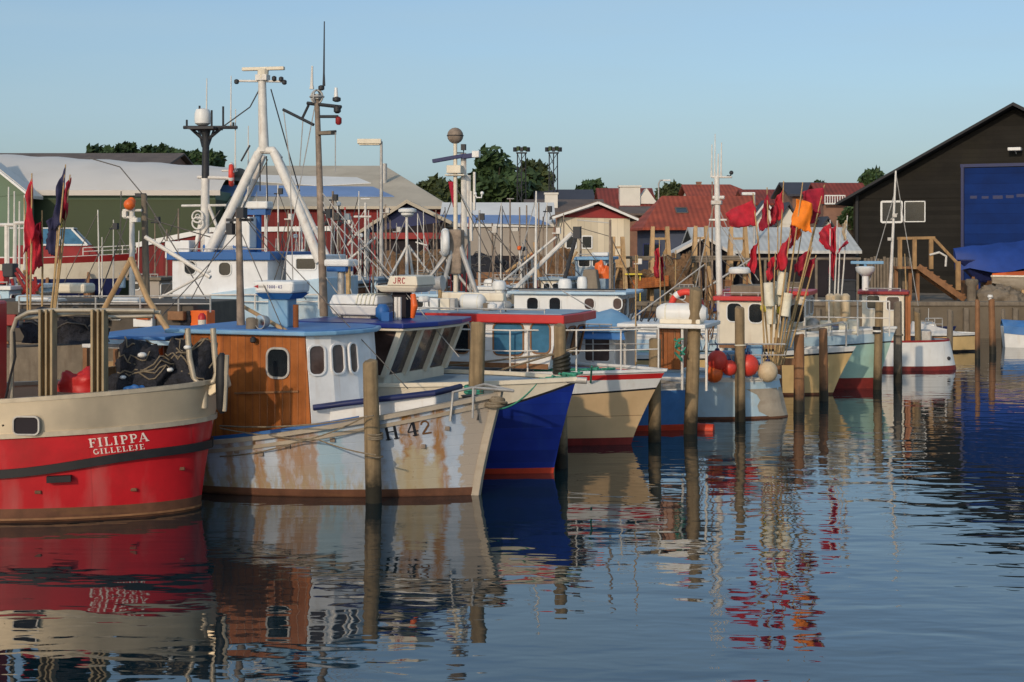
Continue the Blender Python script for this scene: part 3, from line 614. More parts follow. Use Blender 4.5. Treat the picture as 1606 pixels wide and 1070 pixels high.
def house_gable(name, label, cat, pxl, pxa, pxr, pel, pa, per, Y, D, roof, wall, verge=None, ov=.35, zb=QZ, gable=None, group=None, vt=.28, rot=0.0):
    """House whose gable faces the water."""
    a = at(pxa, pa, Y); th = R(rot); nn = Vector((math.sin(th), -math.cos(th), 0)); ux = Vector((math.cos(th), math.sin(th), 0)); c0 = Vector((0, 0, CAMZ))
    def onf(px, py, off=0.0):
        p0 = Vector((a.x, Y, 0)) - nn * off; d_ = ray(px, py); p = c0 + d_ * ((p0 - c0).dot(nn) / d_.dot(nn)); return Vector(((p - Vector((a.x, Y, 0))).dot(ux), off, p.z - zb))
    l, r = onf(pxl, pel), onf(pxr, per); e = thing(name, label, cat, (a.x, Y, zb), th, group)
    lx, rx, lz, az, rz_ = l.x, r.x, l.z, a.z - zb, r.z
    sl = (az - lz) / -lx; sr = (az - rz_) / rx
    wl_, wr = lx + ov, rx - ov; zl, zr = lz + ov * sl - .05, rz_ + ov * sr - .05
    b = MB(); b.prism([(wl_, ov, -.2), (wr, ov, -.2), (wr, ov, zr), (wl_, ov, zl)], [(wl_, D, -.2), (wr, D, -.2), (wr, D, zr), (wl_, D, zl)])
    w = b.build('wall', wall, e)
    g = MB(); g.prism([(wl_, ov - .03, zl), (wr, ov - .03, zr), (0, ov - .03, az - .1)], [(wl_, D, zl), (wr, D, zr), (0, D, az - .1)]); g.build('gable', gable or wall, w)
    rb = MB(); t = .15
    rb.slab([(lx, 0, lz), (0, 0, az), (0, D + .3, az), (lx, D + .3, lz)], (0, 0, t)); rb.slab([(0, 0, az), (rx, 0, rz_), (rx, D + .3, rz_), (0, D + .3, az)], (0, 0, t))
    rf = rb.build('roof', roof, e)
    if verge:
        v = MB(); v.beam((lx, -.04, lz + .03), (0, -.04, az + .03), .1, vt, up=(0, 1, 0)); v.beam((rx, -.045, rz_ + .03), (0, -.045, az + .03), .1, vt, up=(0, 1, 0)); v.build('bargeboard', verge, rf)
    return e, w, rf, dict(onf=onf, Y=Y, a=a, ov=ov, lx=lx, rx=rx, lz=lz, az=az, rz=rz_, zb=zb)
def chimney(parent, loc, w, h, m='render_white'):
    b = MB(); b.box((loc[0], loc[1], loc[2] + h / 2), (w, w * .8, h)); b.box((loc[0], loc[1], loc[2] + h), (w * 1.12, w * .92, .12)); return b.build('chimney', m, parent)
def rel(e, px, py, Y): return at(px, py, Y) - e.location

# --- membrane halls on the left
e, w, rf, d = house_gable('storage_hall', 'white roofed hall with a green gable at the far left edge', 'hall', -190, -70, 52, 330, 214, 312, 70, 1.2, 'membrane_white', 'membrane_green', 'white_paint')
a0, a1 = at(-60, 313, 72), at(338, 313, 72); e = thing('membrane_hall', 'long hall with a white membrane roof above a dark green wall', 'hall', ((a0.x + a1.x) / 2, 72, QZ))
hw = (a1.x - a0.x) / 2; zt = at(0, 313, 72).z - QZ; zw = at(0, 299, 72).z - QZ; zr = at(0, 242, 78).z - QZ
b = MB(); b.box((0, 6, zt / 2 - .1), (2 * hw, 12, zt + .2)); b.build('wall', 'wall_green', e)
b = MB(); b.prism([(-hw, .0, zt), (hw, 0, zt), (hw, 12, zt), (-hw, 12, zt)], [(-hw, -.15, zw), (hw, -.15, zw), (hw, 12.15, zw), (-hw, 12.15, zw)]); b.build('light_band', 'membrane_green', e)
b = MB(); rows = []
for i in range(9):
    f = i / 8; yy = -.4 + 7 * f; zz = zw + (zr - zw) * math.sin(f * math.pi / 2) ** .9
    rows.append([Vector((-hw - .3 + (2 * hw + .6) * j / 24, yy, zz + (.04 * math.sin(j * 1.3) + -.85 * (j / 24) ** 1.2) * f)) for j in range(25)])
b.grid(rows); b.grid([rows[-1], [p + Vector((0, 7, -(zr - zw))) for p in rows[-1]]])
b.grid([[p + Vector((0, .05, -.25)) for p in rows[0]], rows[0]]); b.build('roof', 'membrane_white', e, smooth=True)
house_ridge_x('distant_shed', 'dark brown ridge of a shed showing over the white membrane roof', 'shed', -60, 262, 262, 243, 112, 12, 'roof_brown', 'wall_brick')

# --- red shed with the beige roof
e, wl, rf, d = house_ridge_x('red_shed', 'long dark red boat shed with a beige roof and blue skylight strip', 'shed', 352, 706, 328, 264, 74, 16, 'roof_beige', 'red_boards', hipr=4.0)
def roofpt(px, py, dz=.16):        # point on that roof's front slope seen at a pixel
    sl = (d['zr'] - d['ze']) / (d['D'] / 2); c = Vector((0, 0, CAMZ)); r = ray(px, py)
    p0 = Vector((0, d['Y'], d['ze'] + QZ + dz)); nn = Vector((0, -sl, 1)); t = (p0 - c).dot(nn) / r.dot(nn); return c + r * t - e.location
b = MB(); b.slab([roofpt(330, 308), roofpt(618, 309), roofpt(585, 294), roofpt(330, 291)], (0, 0, .04)); b.build('skylight', 'roof_light_blue', rf)
b = MB(); b.slab([roofpt(330, 281), roofpt(500, 292), roofpt(582, 288), roofpt(560, 279), roofpt(330, 273)], (0, 0, .03)); b.build('repair_patch', 'roof_white', rf)
b = MB(); p = roofpt(603, 286); b.tube([p - Vector((0, 0, .5)), p + Vector((0, 0, 1.0))], .14, 10); b.build('flue_pipe', 'galvanised', rf, smooth=True)
p0, p1 = at(700, 402, 72.0), at(560, 402, 72.0)
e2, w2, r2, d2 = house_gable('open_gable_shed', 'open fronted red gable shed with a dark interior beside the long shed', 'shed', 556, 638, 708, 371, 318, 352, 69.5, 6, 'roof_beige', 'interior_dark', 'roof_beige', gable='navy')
b = MB()
for px in (585, 668, 700):
    p = rel(e2, px, 400, 69.5); b.beam((p.x, .2, 0), (p.x, .2, d2['lz'] + .1), .22, .2)
pl, pr_ = rel(e2, 578, 370, 69.5), rel(e2, 698, 372, 69.5); b.beam((pl.x, .17, pl.z), (pr_.x, .17, pl.z), .16, .3); b.build('post_frame', 'dark_red', e2)
# --- low red lean-to with a white verge in front of the hall
e = thing('lean_to', 'low dark red lean-to with a slanting white verge behind the trawler', 'shed', (at(360, 400, 67).x, 67, QZ)); L = lambda px, py: at(px, py, 67) - e.location
b = MB(); pts = [L(214, 388), L(332, 364), L(520, 362)]; bot = [Vector((p.x, 0, -.2)) for p in pts]
b.prism([bot[0], bot[1], bot[2], pts[2], pts[1], pts[0]], [p + Vector((0, 3, 0)) for p in (bot[0], bot[1], bot[2], pts[2], pts[1], pts[0])]); wl = b.build('wall', 'red_boards', e)
b = MB(); b.beam(pts[0] + Vector((0, -.05, .1)), pts[1] + Vector((0, -.05, .1)), .12, .22); b.beam(pts[1] + Vector((0, -.05, .1)), pts[2] + Vector((0, -.05, .1)), .12, .22); b.build('bargeboard', 'white_paint', e)
# --- grey membrane shed
e, wl, rf, d = house_ridge_x('grey_tent_shed', 'grey membrane shed with a white roof and blue band behind the masts', 'shed', 688, 872, 356, 322, 71, 7, 'roof_white', 'membrane_grey', ov=.12)
def rp(px, py):
    sl = (d['zr'] - d['ze']) / (d['D'] / 2); c = Vector((0, 0, CAMZ)); r = ray(px, py); p0 = Vector((0, d['Y'], d['ze'] + QZ + .16)); nn = Vector((0, -sl, 1)); return c + r * ((p0 - c).dot(nn) / r.dot(nn)) - e.location
b = MB(); b.slab([rp(690, 349), rp(862, 353), rp(832, 339), rp(690, 338)], (0, 0, .04)); b.build('blue_band', 'roof_light_blue', rf)
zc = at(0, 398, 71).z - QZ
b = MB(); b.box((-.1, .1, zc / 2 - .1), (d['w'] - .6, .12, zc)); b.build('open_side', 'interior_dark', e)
# --- white boarded hut
e, wl, rf, d = house_gable('harbour_hut', 'cream boarded hut with white bargeboards and a red gable triangle', 'hut', 866, 938, 1001, 343, 319, 346, 66.5, 4.5, 'roof_brown', 'hut_boards', 'white_paint', gable='dark_red', vt=.3)
p = rel(e, 965, 400, 66.5); b = MB(); b.box((p.x, d['ov'] - .03, 1.0), (.75, .08, 2.0)); dr = b.build('door', 'wood_pale', e)
b = MB(); b.ball((p.x + .28, d['ov'] - .1, 1.0), .05); b.build('handle', 'dark_metal', dr)
for px in (896, 921): p = rel(e, px, 380, 66.5); window(wl, (p.x, d['ov'] - .02, p.z), (1, 0, 0), (0, 0, 1), .4, .5, .02, .06, 'white_paint')
# --- village roofs
e, wl, rf, d = house_ridge_x('brown_roof_house', 'low brown roofed house with a white chimney behind the boarded hut', 'house', 822, 952, 336, 316, 96, 8, 'roof_brown', 'wall_brick')
chimney(rf, (-.9, 1.6, d['zr'] - .55), .85, 1.0); 
e, wl, rf, d = house_ridge_x('dark_tile_house', 'house with dark slate and red tile roof left of the small round tree', 'house', 838, 935, 322, 300, 118, 9, 'slate', 'wall_brick')
e, wl, rf, d = house_ridge_x('red_roof_house', 'red tiled house with a white chimney and a small white gable', 'house', 940, 1032, 330, 298, 108, 9, 'tile_dark_red', 'render_white')
chimney(rf, (.15, 1.2, d['ze'] + .3), 1.5, 1.5); p = rel(e, 1018, 308, 107)
b = MB(); b.prism([(p.x - .8, .8, p.z - .5), (p.x + .8, .8, p.z - .5), (p.x, .8, p.z + .65)], [(p.x - .8, 3, p.z - .5), (p.x + .8, 3, p.z - .5), (p.x, 3, p.z + .65)]); b.build('dormer', 'render_white', rf)
house_ridge_x('lean_to_roof', 'flat grey green roof below the white chimney house', 'shed', 975, 1034, 338, 327, 99, 5, 'roof_brown', 'wall_brick')
e, wl, rf, d = house_ridge_x('big_red_roof_house', 'long house under a big orange red tiled roof with one skylight', 'house', 1008, 1200, 361, 311, 84, 10, 'tile_red', 'wall_slate_blue', hipl=1.6, ov=.5)
p = rel(e, 1077, 337, 84); sl = (d['zr'] - d['ze']) / 5; yy = 2.6; zz = d['ze'] + yy * sl + .16
window(rf, (p.x, yy, zz), (1, 0, 0), Vector((0, 1, sl)).normalized(), .6, .8, .02, .07, 'roof_brown', 'glass_dark', 'skylight')
for px, wd2 in ((1002, .9), (1062, .7)):
    p = rel(e, px + 20, 385, 84.5); window(wl, (p.x, .48, p.z - .4), (1, 0, 0), (0, 0, 1), wd2, .9, .02, .07, 'navy')
e, wl, rf, d = house_ridge_x('upper_red_house', 'red tiled house rising behind the big orange red roof', 'house', 1078, 1196, 312, 292, 118, 8, 'tile_red', 'render_white', hipr=2)
chimney(rf, (-1.6, 4, d['zr'] - .2), .4, .5, 'wall_brick')
e, wl, rf, d = house_ridge_x('plain_tile_house', 'low red tiled house behind the red marker flags', 'house', 1170, 1262, 322, 300, 112, 8, 'tile_dark_red', 'render_white')
e, wl, rf, d = house_ridge_x('slate_house', 'dark slate roofed house between two red tiled roofs', 'house', 1236, 1308, 308, 289, 104, 7, 'slate', 'wall_brick')
e, wl, rf, d = house_ridge_x('balcony_house', 'red tiled house with a white balcony next to the black boathouse', 'house', 1288, 1372, 320, 290, 100, 7, 'tile_dark_red', 'wall_brick', ov=.2)
p = rel(e, 1308, 314, 100); b = MB()
b.beam((p.x - .7, -.3, p.z - .25), (p.x + .7, -.3, p.z - .25), .1, .1); b.beam((p.x - .7, -.3, p.z + .3), (p.x + .7, -.3, p.z + .3), .08, .08)
for i in range(9): b.beam((p.x - .68 + i * .17, -.3, p.z - .25), (p.x - .68 + i * .17, -.3, p.z + .3), .06)
b.build('balcony', 'white_paint', e)
house_gable('white_gable_house', 'white rendered gable standing behind the red marker flags', 'house', 1164, 1201, 1238, 366, 318, 366, 82.5, 1.2, 'slate', 'render_white', 'white_paint', vt=.2)
house_gable('white_gable_house', 'second white gable, right behind the bright orange flag', 'house', 1210, 1238, 1266, 366, 321, 366, 81, 1.2, 'slate', 'render_white', vt=.2)
house_gable('small_white_gable_house', 'small white gable between the orange flag and the black boathouse', 'house', 1284, 1299, 1314, 366, 343, 366, 90, 6, 'slate', 'render_white', vt=.2)
house_gable('grey_gable_house', 'dark grey gabled house behind the metal roofed shed', 'house', 1240, 1276, 1300, 366, 335, 366, 92, 7, 'slate', 'roof_brown')
# --- metal roofed shed on the quay
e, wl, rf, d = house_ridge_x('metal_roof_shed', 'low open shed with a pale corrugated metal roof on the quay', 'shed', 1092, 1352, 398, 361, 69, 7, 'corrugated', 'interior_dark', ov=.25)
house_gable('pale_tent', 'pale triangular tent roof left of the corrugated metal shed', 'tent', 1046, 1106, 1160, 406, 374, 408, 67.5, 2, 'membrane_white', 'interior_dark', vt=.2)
# --- black boathouse
e, wl, rf, d = house_gable('black_boathouse', 'tall black boarded boathouse with a blue sliding door', 'boathouse', 1312, 1589, 1900, 322, 165, 318, 72, 22, 'roof_felt', 'tar_boards', 'roof_felt', ov=.7, vt=.4, rot=-27)
yf = d['ov']
def bh(px, py): 
    return d['onf'](px, py, yf)
p0, p1 = bh(1513, 264), bh(1700, 459); b = MB(); b.box(((p0.x + p1.x) / 2, yf - .05, p0.z / 2), (p1.x - p0.x, .12, p0.z)); dr = b.build('sliding_door', 'door_blue', e)
b = MB(); b.beam((p0.x - .1, yf - .04, 0), (p0.x - .1, yf - .04, p0.z + .1), .14, .14); b.beam((p0.x - .2, yf - .04, p0.z + .12), (p1.x, yf - .04, p0.z + .12), .16, .16); b.build('door_frame', 'navy', dr)
b = MB(); x = p0.x + .45
while x < p1.x - .3:                 # worn remains of lettering: illegible dark blots across the door
    q = bh(0, 329); b.box((x, yf - .115, q.z + random.uniform(-.04, .04)), (random.uniform(.3, .5), .006, random.uniform(.12, .2))); x += random.uniform(.55, .7)
b.build('faded_marking', 'navy', dr)
c0, c1 = bh(1381, 315), bh(1416, 350); fr = window(wl, ((c0.x + c1.x) / 2, yf, (c0.z + c1.z) / 2), (1, 0, 0), (0, 0, 1), c1.x - c0.x - .2, c0.z - c1.z - .2, .01, .1, 'white_paint', 'glass_dark')
b = MB(); xm = (c0.x + c1.x) / 2
c2, c3 = bh(1420, 314), bh(1450, 350); window(wl, ((c2.x + c3.x) / 2, yf, (c2.z + c3.z) / 2), (1, 0, 0), (0, 0, 1), c3.x - c2.x, c2.z - c3.z - .2, .01, .05, 'white_paint', 'glass_dark')
p = bh(1594, 235); b = MB(); b.box((p.x, yf - .5, p.z), (.62, .5, .16)); b.beam((p.x, yf, p.z - .2), (p.x, yf - .45, p.z - .05), .06); b.build('wall_lamp', 'white_paint', e, bevel=.03)
b = MB(); b.beam((bh(1345, 330).x, yf - .1, bh(0, 322).z), (bh(1345, 330).x, yf - .1, 0), .14, .14); b.build('corner_board', 'roof_felt', e)
# --- street lamp, floodlight towers, chimneys
p = at(598, 445, 64.5); e = thing('street_lamp', 'tall grey street lamp with one flat lamp head above the red shed', 'street lamp', (p.x, 64.5, QZ))
zt = at(0, 222, 64.5).z - QZ
b = MB(); b.tube([(0, 0, 0), (0, 0, zt * .45), (0, 0, zt)], [.12, .09, .06], 10); b.build('post', 'galvanised', e, smooth=True)
b = MB(); b.box((-.52, 0, zt), (1.05, .34, .22)); b.box((-.52, 0, zt - .14), (.9, .26, .06)); b.build('lamp_head', 'cream_paint', e, bevel=.04)
p = at(1420, 300, 70)
p = at(1300, 306, 90)
for px, lab in ((818, 'left'), (868, 'right')):
    Y = 108; p = at(px, 240, Y)
    e = thing('floodlight_tower', 'floodlight tower standing in front of the dark tree crown' if px == 818 else 'floodlight tower standing at the edge of the tree, clear of the crown', 'floodlight tower', (p.x, Y, QZ), 0, 'floodlight towers beyond the sheds')
    zt = p.z - QZ; b = MB(); s_ = .30
    for sx in (-s_, 0, s_): b.tube([(sx * 1.15, (-.3 if sx == 0 else .3), 0), (sx, (-.3 if sx == 0 else .3), zt)], .05, 6)
    for i in range(10):
        z0, z1 = zt * i / 10, zt * (i + 1) / 10; b.tube([(-s_, .3, z0), (s_, .3, z1)], .025, 5); b.tube([(0, -.3, z0), (-s_, .3, z1)], .025, 5)
    b.build('lattice_mast', 'dark_metal', e, smooth=True)
    b = MB(); b.box((0, 0, zt), (.8, .6, .08)); b.build('platform', 'dark_metal', e)
    for i in range(5):
        a = -.46 + .23 * i; lb = MB(); lb.box((a, -.2, zt + .24 + (.07 if i % 2 else 0)), (.22, .25, .32), .4 * (i - 2)); lb.build('floodlight', 'leaf' if i % 2 else 'dark_metal', e)
p = at(1040, 420, 88); e = thing('road_lamp', 'thin distant road lamp with a curved arm between red roofs', 'street lamp', (at(1033, 300, 92).x, 92, QZ))
zt = at(0, 283, 92).z - QZ; b = MB(); b.tube([(0, 0, 0), (0, 0, zt - .2), (.1, 0, zt), (.35, 0, zt + .02)], .05, 8); b.build('post', 'galvanised', e, smooth=True); b = MB(); b.box((.5, 0, zt), (.5, .2, .1)); b.build('lamp_head', 'white_paint', e, bevel=.02)

p = at(1183, 304, 70); e = thing('street_lamp', 'street lamp with a short white head left of the widest red flag', 'street lamp', (p.x, 70, QZ)); zt = p.z - QZ
b = MB(); b.tube([(0, 0, 0), (0, 0, zt)], [.08, .05], 8); b.build('post', 'galvanised', e, smooth=True); b = MB(); b.box((-.28, 0, zt), (.62, .24, .14)); b.build('lamp_head', 'white_paint', e, bevel=.03)

# --- trees
def tree(name, label, px, py_top, wpx, hpx, Y, m='leaf', n=1500, leaf=.42, group='trees beyond the roofs', kind='round'):
    s_ = Y / FPX; top = at(px, py_top, Y); w_, h_ = wpx * s_, hpx * s_; e = thing(name, label, 'tree', (top.x, Y, QZ), 0, group); zt = top.z - QZ; zc = zt - h_ / 2
    b = MB(); b.tube([(0, 0, -.2), (.1, 0, zc * .5), (-.1, 0, zc)], [.32, .24, .16], 8)
    for i in range(7):
        a = random.uniform(0, 6.28); b.tube([(0, 0, zc * random.uniform(.55, .9)), (math.cos(a) * w_ * .22, math.sin(a) * w_ * .2, zc), (math.cos(a) * w_ * .38, math.sin(a) * w_ * .35, zc + h_ * random.uniform(0, .3))], [.12, .08, .04], 6)
    b.build('trunk', 'bark', e, smooth=True)
    cl = []
    for i in range(26):
        while True:
            q = Vector((random.uniform(-1, 1), random.uniform(-1, 1), random.uniform(-1, 1)))
            if .25 < q.length < 1: break
        if q.z > .3: q.x *= .85
        cl.append((Vector((q.x * w_ * .40, q.y * w_ * .36, zc + q.z * h_ * .40)), random.uniform(.13, .24) * min(w_, h_ * 1.3)))
    b = MB()
    for i in range(n):
        c, r = random.choice(cl); q = Vector((random.gauss(0, 1), random.gauss(0, 1), random.gauss(0, 1))).normalized() * r * random.uniform(.55, 1.08)
        q.z *= .8; u = Vector((random.gauss(0, 1), random.gauss(0, 1), random.gauss(0, 1))).normalized(); v = u.orthogonal().normalized(); k = leaf * random.uniform(.5, 1.1)
        p = c + q; b.add([p - u * k, p + v * k * .55, p + u * k, p - v * k * .55], [(0, 1, 2, 3)])
    b.build('crown', m, e, fix=False)
    return e
tree('broadleaf_tree', 'largest dark green tree crown behind the ball topped mast', 778, 238, 120, 100, 122, n=4600, leaf=.5)
tree('broadleaf_tree', 'dark tree beside the floodlight tower, lower than the crown to its left', 838, 256, 84, 80, 124, 'leaf_olive', n=3000, leaf=.5)
tree('broadleaf_tree', 'low olive tree at the end of the beige shed roof', 690, 282, 84, 50, 120, 'leaf_olive', n=2000, leaf=.45)
tree('broadleaf_tree', 'small round tree above the cream boarded hut', 926, 280, 50, 44, 128, n=1600, leaf=.42)
tree('broadleaf_tree', 'low light green tree between two red tiled roofs', 1056, 288, 70, 40, 126, 'leaf_olive', n=1300, leaf=.42)
tree('broadleaf_tree', 'small tree touching the left roof edge of the black boathouse', 1370, 262, 44, 44, 112, n=900, leaf=.36)
tree('broadleaf_tree', 'tiny treetop over the dark slate roof', 1286, 284, 24, 22, 120, n=500, leaf=.34)
tree('broadleaf_tree', 'bush like tree under the eave of the black boathouse', 1334, 322, 34, 44, 86, n=800, leaf=.25)
for i, (px, pt, wp, lab) in enumerate(((150, 238, 60, 'leftmost treetop of the dark row over the white membrane roof'), (198, 234, 76, 'rounded tallest treetop in the dark row over the membrane roof'), (252, 238, 66, 'middle right treetop in the dark row over the membrane roof'), (306, 240, 80, 'treetop beside the black antenna mast, last of the dark row'))):
    tree('broadleaf_tree', lab, px, pt - 6, wp * 1.6, 46, 128, n=2600, leaf=.45, group='dark tree row behind the membrane hall')
def house(B, px0, px1, pyt, pyb, yl, wid, m, roof=None, rt=.09, over=.12, wins=(), frame='white_paint', pane='glass_dark', r=.06, fw=.03, name='wheelhouse', lean=0.0, fwins=0, fwh=.45):
    a, c = B.S(px0, pyt, yl), B.S(px1, pyb, yl); zt = B.S((px0 + px1) / 2, pyt, yl).z; x0, x1, z0 = a.x, c.x, c.z
    o = cabin(B.e, [(x0, yl, z0), (x1, yl, z0), (x1, yl + wid, z0), (x0, yl + wid, z0)], [(x0, yl, zt), (x1 + lean, yl, zt), (x1 + lean, yl + wid, zt), (x0, yl + wid, zt)], m, name)
    if roof:
        k = over; plate(o, [(x0 - k, yl - k, zt), (x1 + lean + k, yl - k, zt), (x1 + lean + k * 1.4, yl + wid / 2, zt), (x1 + lean + k, yl + wid + k, zt), (x0 - k, yl + wid + k, zt)], rt, roof)
    for w in wins: B.win(*w[:4], (0, yl, 0), (1, 0, 0), parent=o, frame=frame, pane=(w[4] if len(w) > 4 else pane), r=r, fw=fw)
    zg = zt + (rt if roof else 0); yg = yl + .12; g = MB(); g.tube([(x0 + .1, yg, zg + .09), (x1 - .1, yg, zg + .09)], .018, 6)
    for k in range(4): xx = x0 + .12 + (x1 - x0 - .24) * k / 3; g.tube([(xx, yg, zg - .02), (xx, yg, zg + .09)], .014, 5)
    g.build('grab_rail', 'galvanised', o, smooth=True)
    g = MB(); g.beam((x0, yl - .012, z0 + .06), (x1, yl - .012, z0 + .06), .03, .1); g.build('rubbing_strip', 'wood_brown', o)
    v = Vector((lean, 0, zt - z0)).normalized()
    for i in range(fwins):
        yy = yl + wid * (i + .5) / fwins; f = 1 - (fwh / 2 + .12) / (zt - z0)
        window(o, (x1 + lean * f, yy, z0 + (zt - z0) * f), (0, 1, 0), v, wid / fwins - .14, fwh, r, fw, frame, pane)
    return o, x0, x1, z0, zt

# ================================================================== 1  red boat, nearest, cut by the left edge
B = Boat('fishing_boat', 'red hulled fishing boat with a bare aluminium bulwark, nearest of all', 315, 797, 4)
B.hull(9, 3.3, (1.75, 1.68, 1.99, .42), .33, [('z', -.4), ('z', .03), ('z', .21), ('v', .715), ('v', 1)], ['boot_brown', 'boot_brown', 'red_hull', 'aluminium'], p=3.2, q=2.0, pw=2.6, qw=1.7, kw=.93, sexp=1.3, rq=1.4)
B.deck('deck_dark', .75, 'aluminium')
B.rail('gunwale', 'alu_tube', lambda t: B.sh(t) + .01, .10, .06, .04)
B.rail('knuckle_strake', 'alu_tube', lambda t: B.sh(t) * .715, .07, .07)
B.rail('rubbing_strake', 'black_rubber', lambda t: B.sh(t) * (.408 + .097 * (lambda q: q * q * (3 - 2 * q))(min(1, max(0, (t - .70) / .25)))), .12, .125, smooth=True)
for px, py in ((60, 772), (210, 768), (285, 735)):
    a = B.onhull(px, py); b = MB(); b.box(a + Vector((0, -.008, 0)), (.10, .03, .05)); b.build('hull_anode', 'boot_brown', B.h, bevel=.01)
B.rail('waterline_weld', 'wood_brown', lambda t: .05, .02, .03)
a, c = B.onhull(140, 702), B.onhull(236, 691); B.hulltext('FILIPPA', a, c, .128, 'text_white', lean=-.1)
a, c = B.onhull(147, 713), B.onhull(229, 704); B.hulltext('GILLELEJE', a, c, .078, 'text_white', lean=-.1)
a = B.onhull(43, 667); f = window(B.h, (a.x, a.y - .035, a.z), (1, 0, 0), (0, 0, 1), .36, .24, .06, .022, 'galvanised', 'interior_dark', 'freeing_port', t=.03)
b = MB(); b.beam(B.onhull(76, 749) + Vector((0, -.06, -.02)), B.onhull(114, 747) + Vector((0, -.06, -.02)), .12, .09); b.build('fender_block', 'black_rubber', B.e)
for px, w_ in ((75, .21), (156, .20)):
    a = B.S(px, 624, -1.12); t_ = B.S(px, 488, -1.12); b = MB()
    b.box((a.x, a.y, (a.z + t_.z) / 2 - .1), (w_ * .12, .16, t_.z - a.z + .25)); b.box((a.x - w_ * .42, a.y, (a.z + t_.z) / 2 - .1), (w_ * .16, .2, t_.z - a.z + .25)); b.box((a.x + w_ * .42, a.y, (a.z + t_.z) / 2 - .1), (w_ * .16, .2, t_.z - a.z + .25)); b.box((a.x, a.y + .05, (a.z + t_.z) / 2 - .1), (w_ * .84, .02, t_.z - a.z + .25))
    b.build('shelter_post', 'weathered_post', B.e)
b = MB(); S = lambda x, y, l=-1.12: B.S(x, y, l)
b.tube([S(18, 640), S(19, 520), S(26, 500), S(45, 490), S(80, 487), S(160, 487), S(242, 488)], .035, 8)
b.tube([S(30, 500, -1.0), S(120, 492, -1.0), S(252, 490, -1.0)], .03, 8); b.tube([S(160, 487), S(160, 489, .9)], .03, 8); b.tube([S(80, 487), S(80, 491, .9)], .03, 8)
b.tube([S(85, 616, 1.0), S(85, 500, 1.0), S(240, 496, 1.0)], .035, 8)
b.build('shelter_frame', 'alu_tube', B.e, smooth=True)
p = S(-6, 630); q = S(-6, 494); b = MB(); b.box((p.x - 1.5, -.95, (p.z + q.z) / 2), (3.0, .5, q.z - p.z + .4)); wh = b.build('wheelhouse', 'red_paint', B.e, bevel=.04)
for k in range(2): window(wh, (p.x - .9 - k, -1.202, q.z - .55), (1, 0, 0), (0, 0, 1), .6, .55, .08, .03, 'alu_tube', 'glass_dark')
b = MB(); b.tube([S(22, 520, -1.2), S(24, 560, -1.2), S(14, 600, -1.2), S(6, 640, -1.2), S(5, 668, -1.55)], .018, 6); b.build('rope', 'black_rubber', B.e, smooth=True)
# stern gallows
b = MB(); g = lambda x, y: B.S(x, y, -.35)
b.tube([g(294, 515), g(297, 560), g(304, 594), g(311, 601), g(325, 602), g(336, 598), g(340, 585), g(337, 560), g(334, 515)], .045, 10)
b.tube([g(320, 640), g(321, 600)], .06, 10); b.build('net_gallows', 'alu_tube', B.e, smooth=True)
b = MB(); b.slab([g(303, 594), g(312, 600), g(326, 600), g(340, 592), g(345, 612), g(330, 622), g(310, 612)], (0, .7, 0)); b.build('stern_roller_cradle', 'aluminium', B.e, bevel=.02)
x_ = B.S(350, 600, -.45).x
b = MB(); b.lathe([(.03, -.46), (.085, -.38), (.10, 0), (.085, .38), (.03, .46)], (x_ - .02, -.45, B.S(348, 601, -.45).z), 12); b.build('fender', 'black_rubber', B.e, smooth=True)
b = MB(); b.tube([B.S(356, 557, -.5), B.S(352, 645, -.5)], .035, 8); b.build('stern_post', 'alu_tube', B.e, smooth=True)
# catch of gear on deck
def heap(px, py, wpx, hpx, Y, m, name, label, cat, rough=.35, group=None, tag_=None):
    s_ = Y / FPX; c = at(px, py + hpx / 2, Y); e = thing(name, label, cat, c, 0, group); w_, h_ = wpx * s_ / 2, hpx * s_; b = MB(); rows = []
    off = Vector((px * .37, py * .21, Y)); nr, na = 14, 36
    for i in range(nr + 1):
        f = i / nr; row = []
        for j in range(na):
            a = 2 * math.pi * j / na; rr = math.cos(f * math.pi / 2) ** .7; p = Vector((w_ * rr * math.cos(a), w_ * .7 * rr * math.sin(a), h_ * math.sin(f * math.pi / 2) ** .85))
            n1 = noise.noise(p * (1.3 / max(.3, w_)) + off) + .5 * noise.noise(p * (3.5 / max(.3, w_)) + off) + .3 * noise.noise(p * 14 + off)
            row.append(p * (1 + rough * 1.1 * n1))
        row.append(row[0]); rows.append(row)
    b.grid(rows); o = b.build('mound' if name != 'tarpaulin' else 'sheet', m, e, smooth=True)
    if m.startswith('net'):
        st = MB()
        for _ in range(14):
            i, j = random.randrange(3, nr - 2), random.randrange(na); pts = []
            for q in range(7):
                pts.append(rows[max(0, min(nr, i))][j % na] * 1.03); j += random.choice((1, 1, 2)); i += random.choice((-1, 0, 0, 1))
            st.tube(pts, .012 * max(1, Y / 40), 5)
        st.build('loose_rope', 'rope' if m == 'net_brown' else random.choice(('wire', 'rope')), e, smooth=True)
    if tag_:
        for (tx, ty, tr) in tag_:
            p = at(tx, ty, Y - w_ * .75) - c; t = MB(); t.ball(p, tr, .6); t.build('net_float', 'white_paint', e, smooth=True)
    return e
heap(218, 578, 95, 64, 22.55, 'net_black', 'net_heap', 'black net heap with two pale floats on the red boat, left one', 'net heap', tag_=[(193, 592, .05), (223, 557, .07)])
heap(290, 568, 90, 74, 22.75, 'net_black', 'net_heap', 'black net heap behind the stern frame of the red boat, right one', 'net heap', tag_=[(266, 580, .06), (294, 545, .06)])
heap(128, 597, 62, 34, 22.3, 'red_paint', 'sack', 'crumpled red sack lying on the deck between the aluminium posts', 'sack')
heap(213, 610, 36, 14, 22.0, 'mid_blue', 'sack', 'small blue cloth on the red boat beside the black net heap', 'cloth')
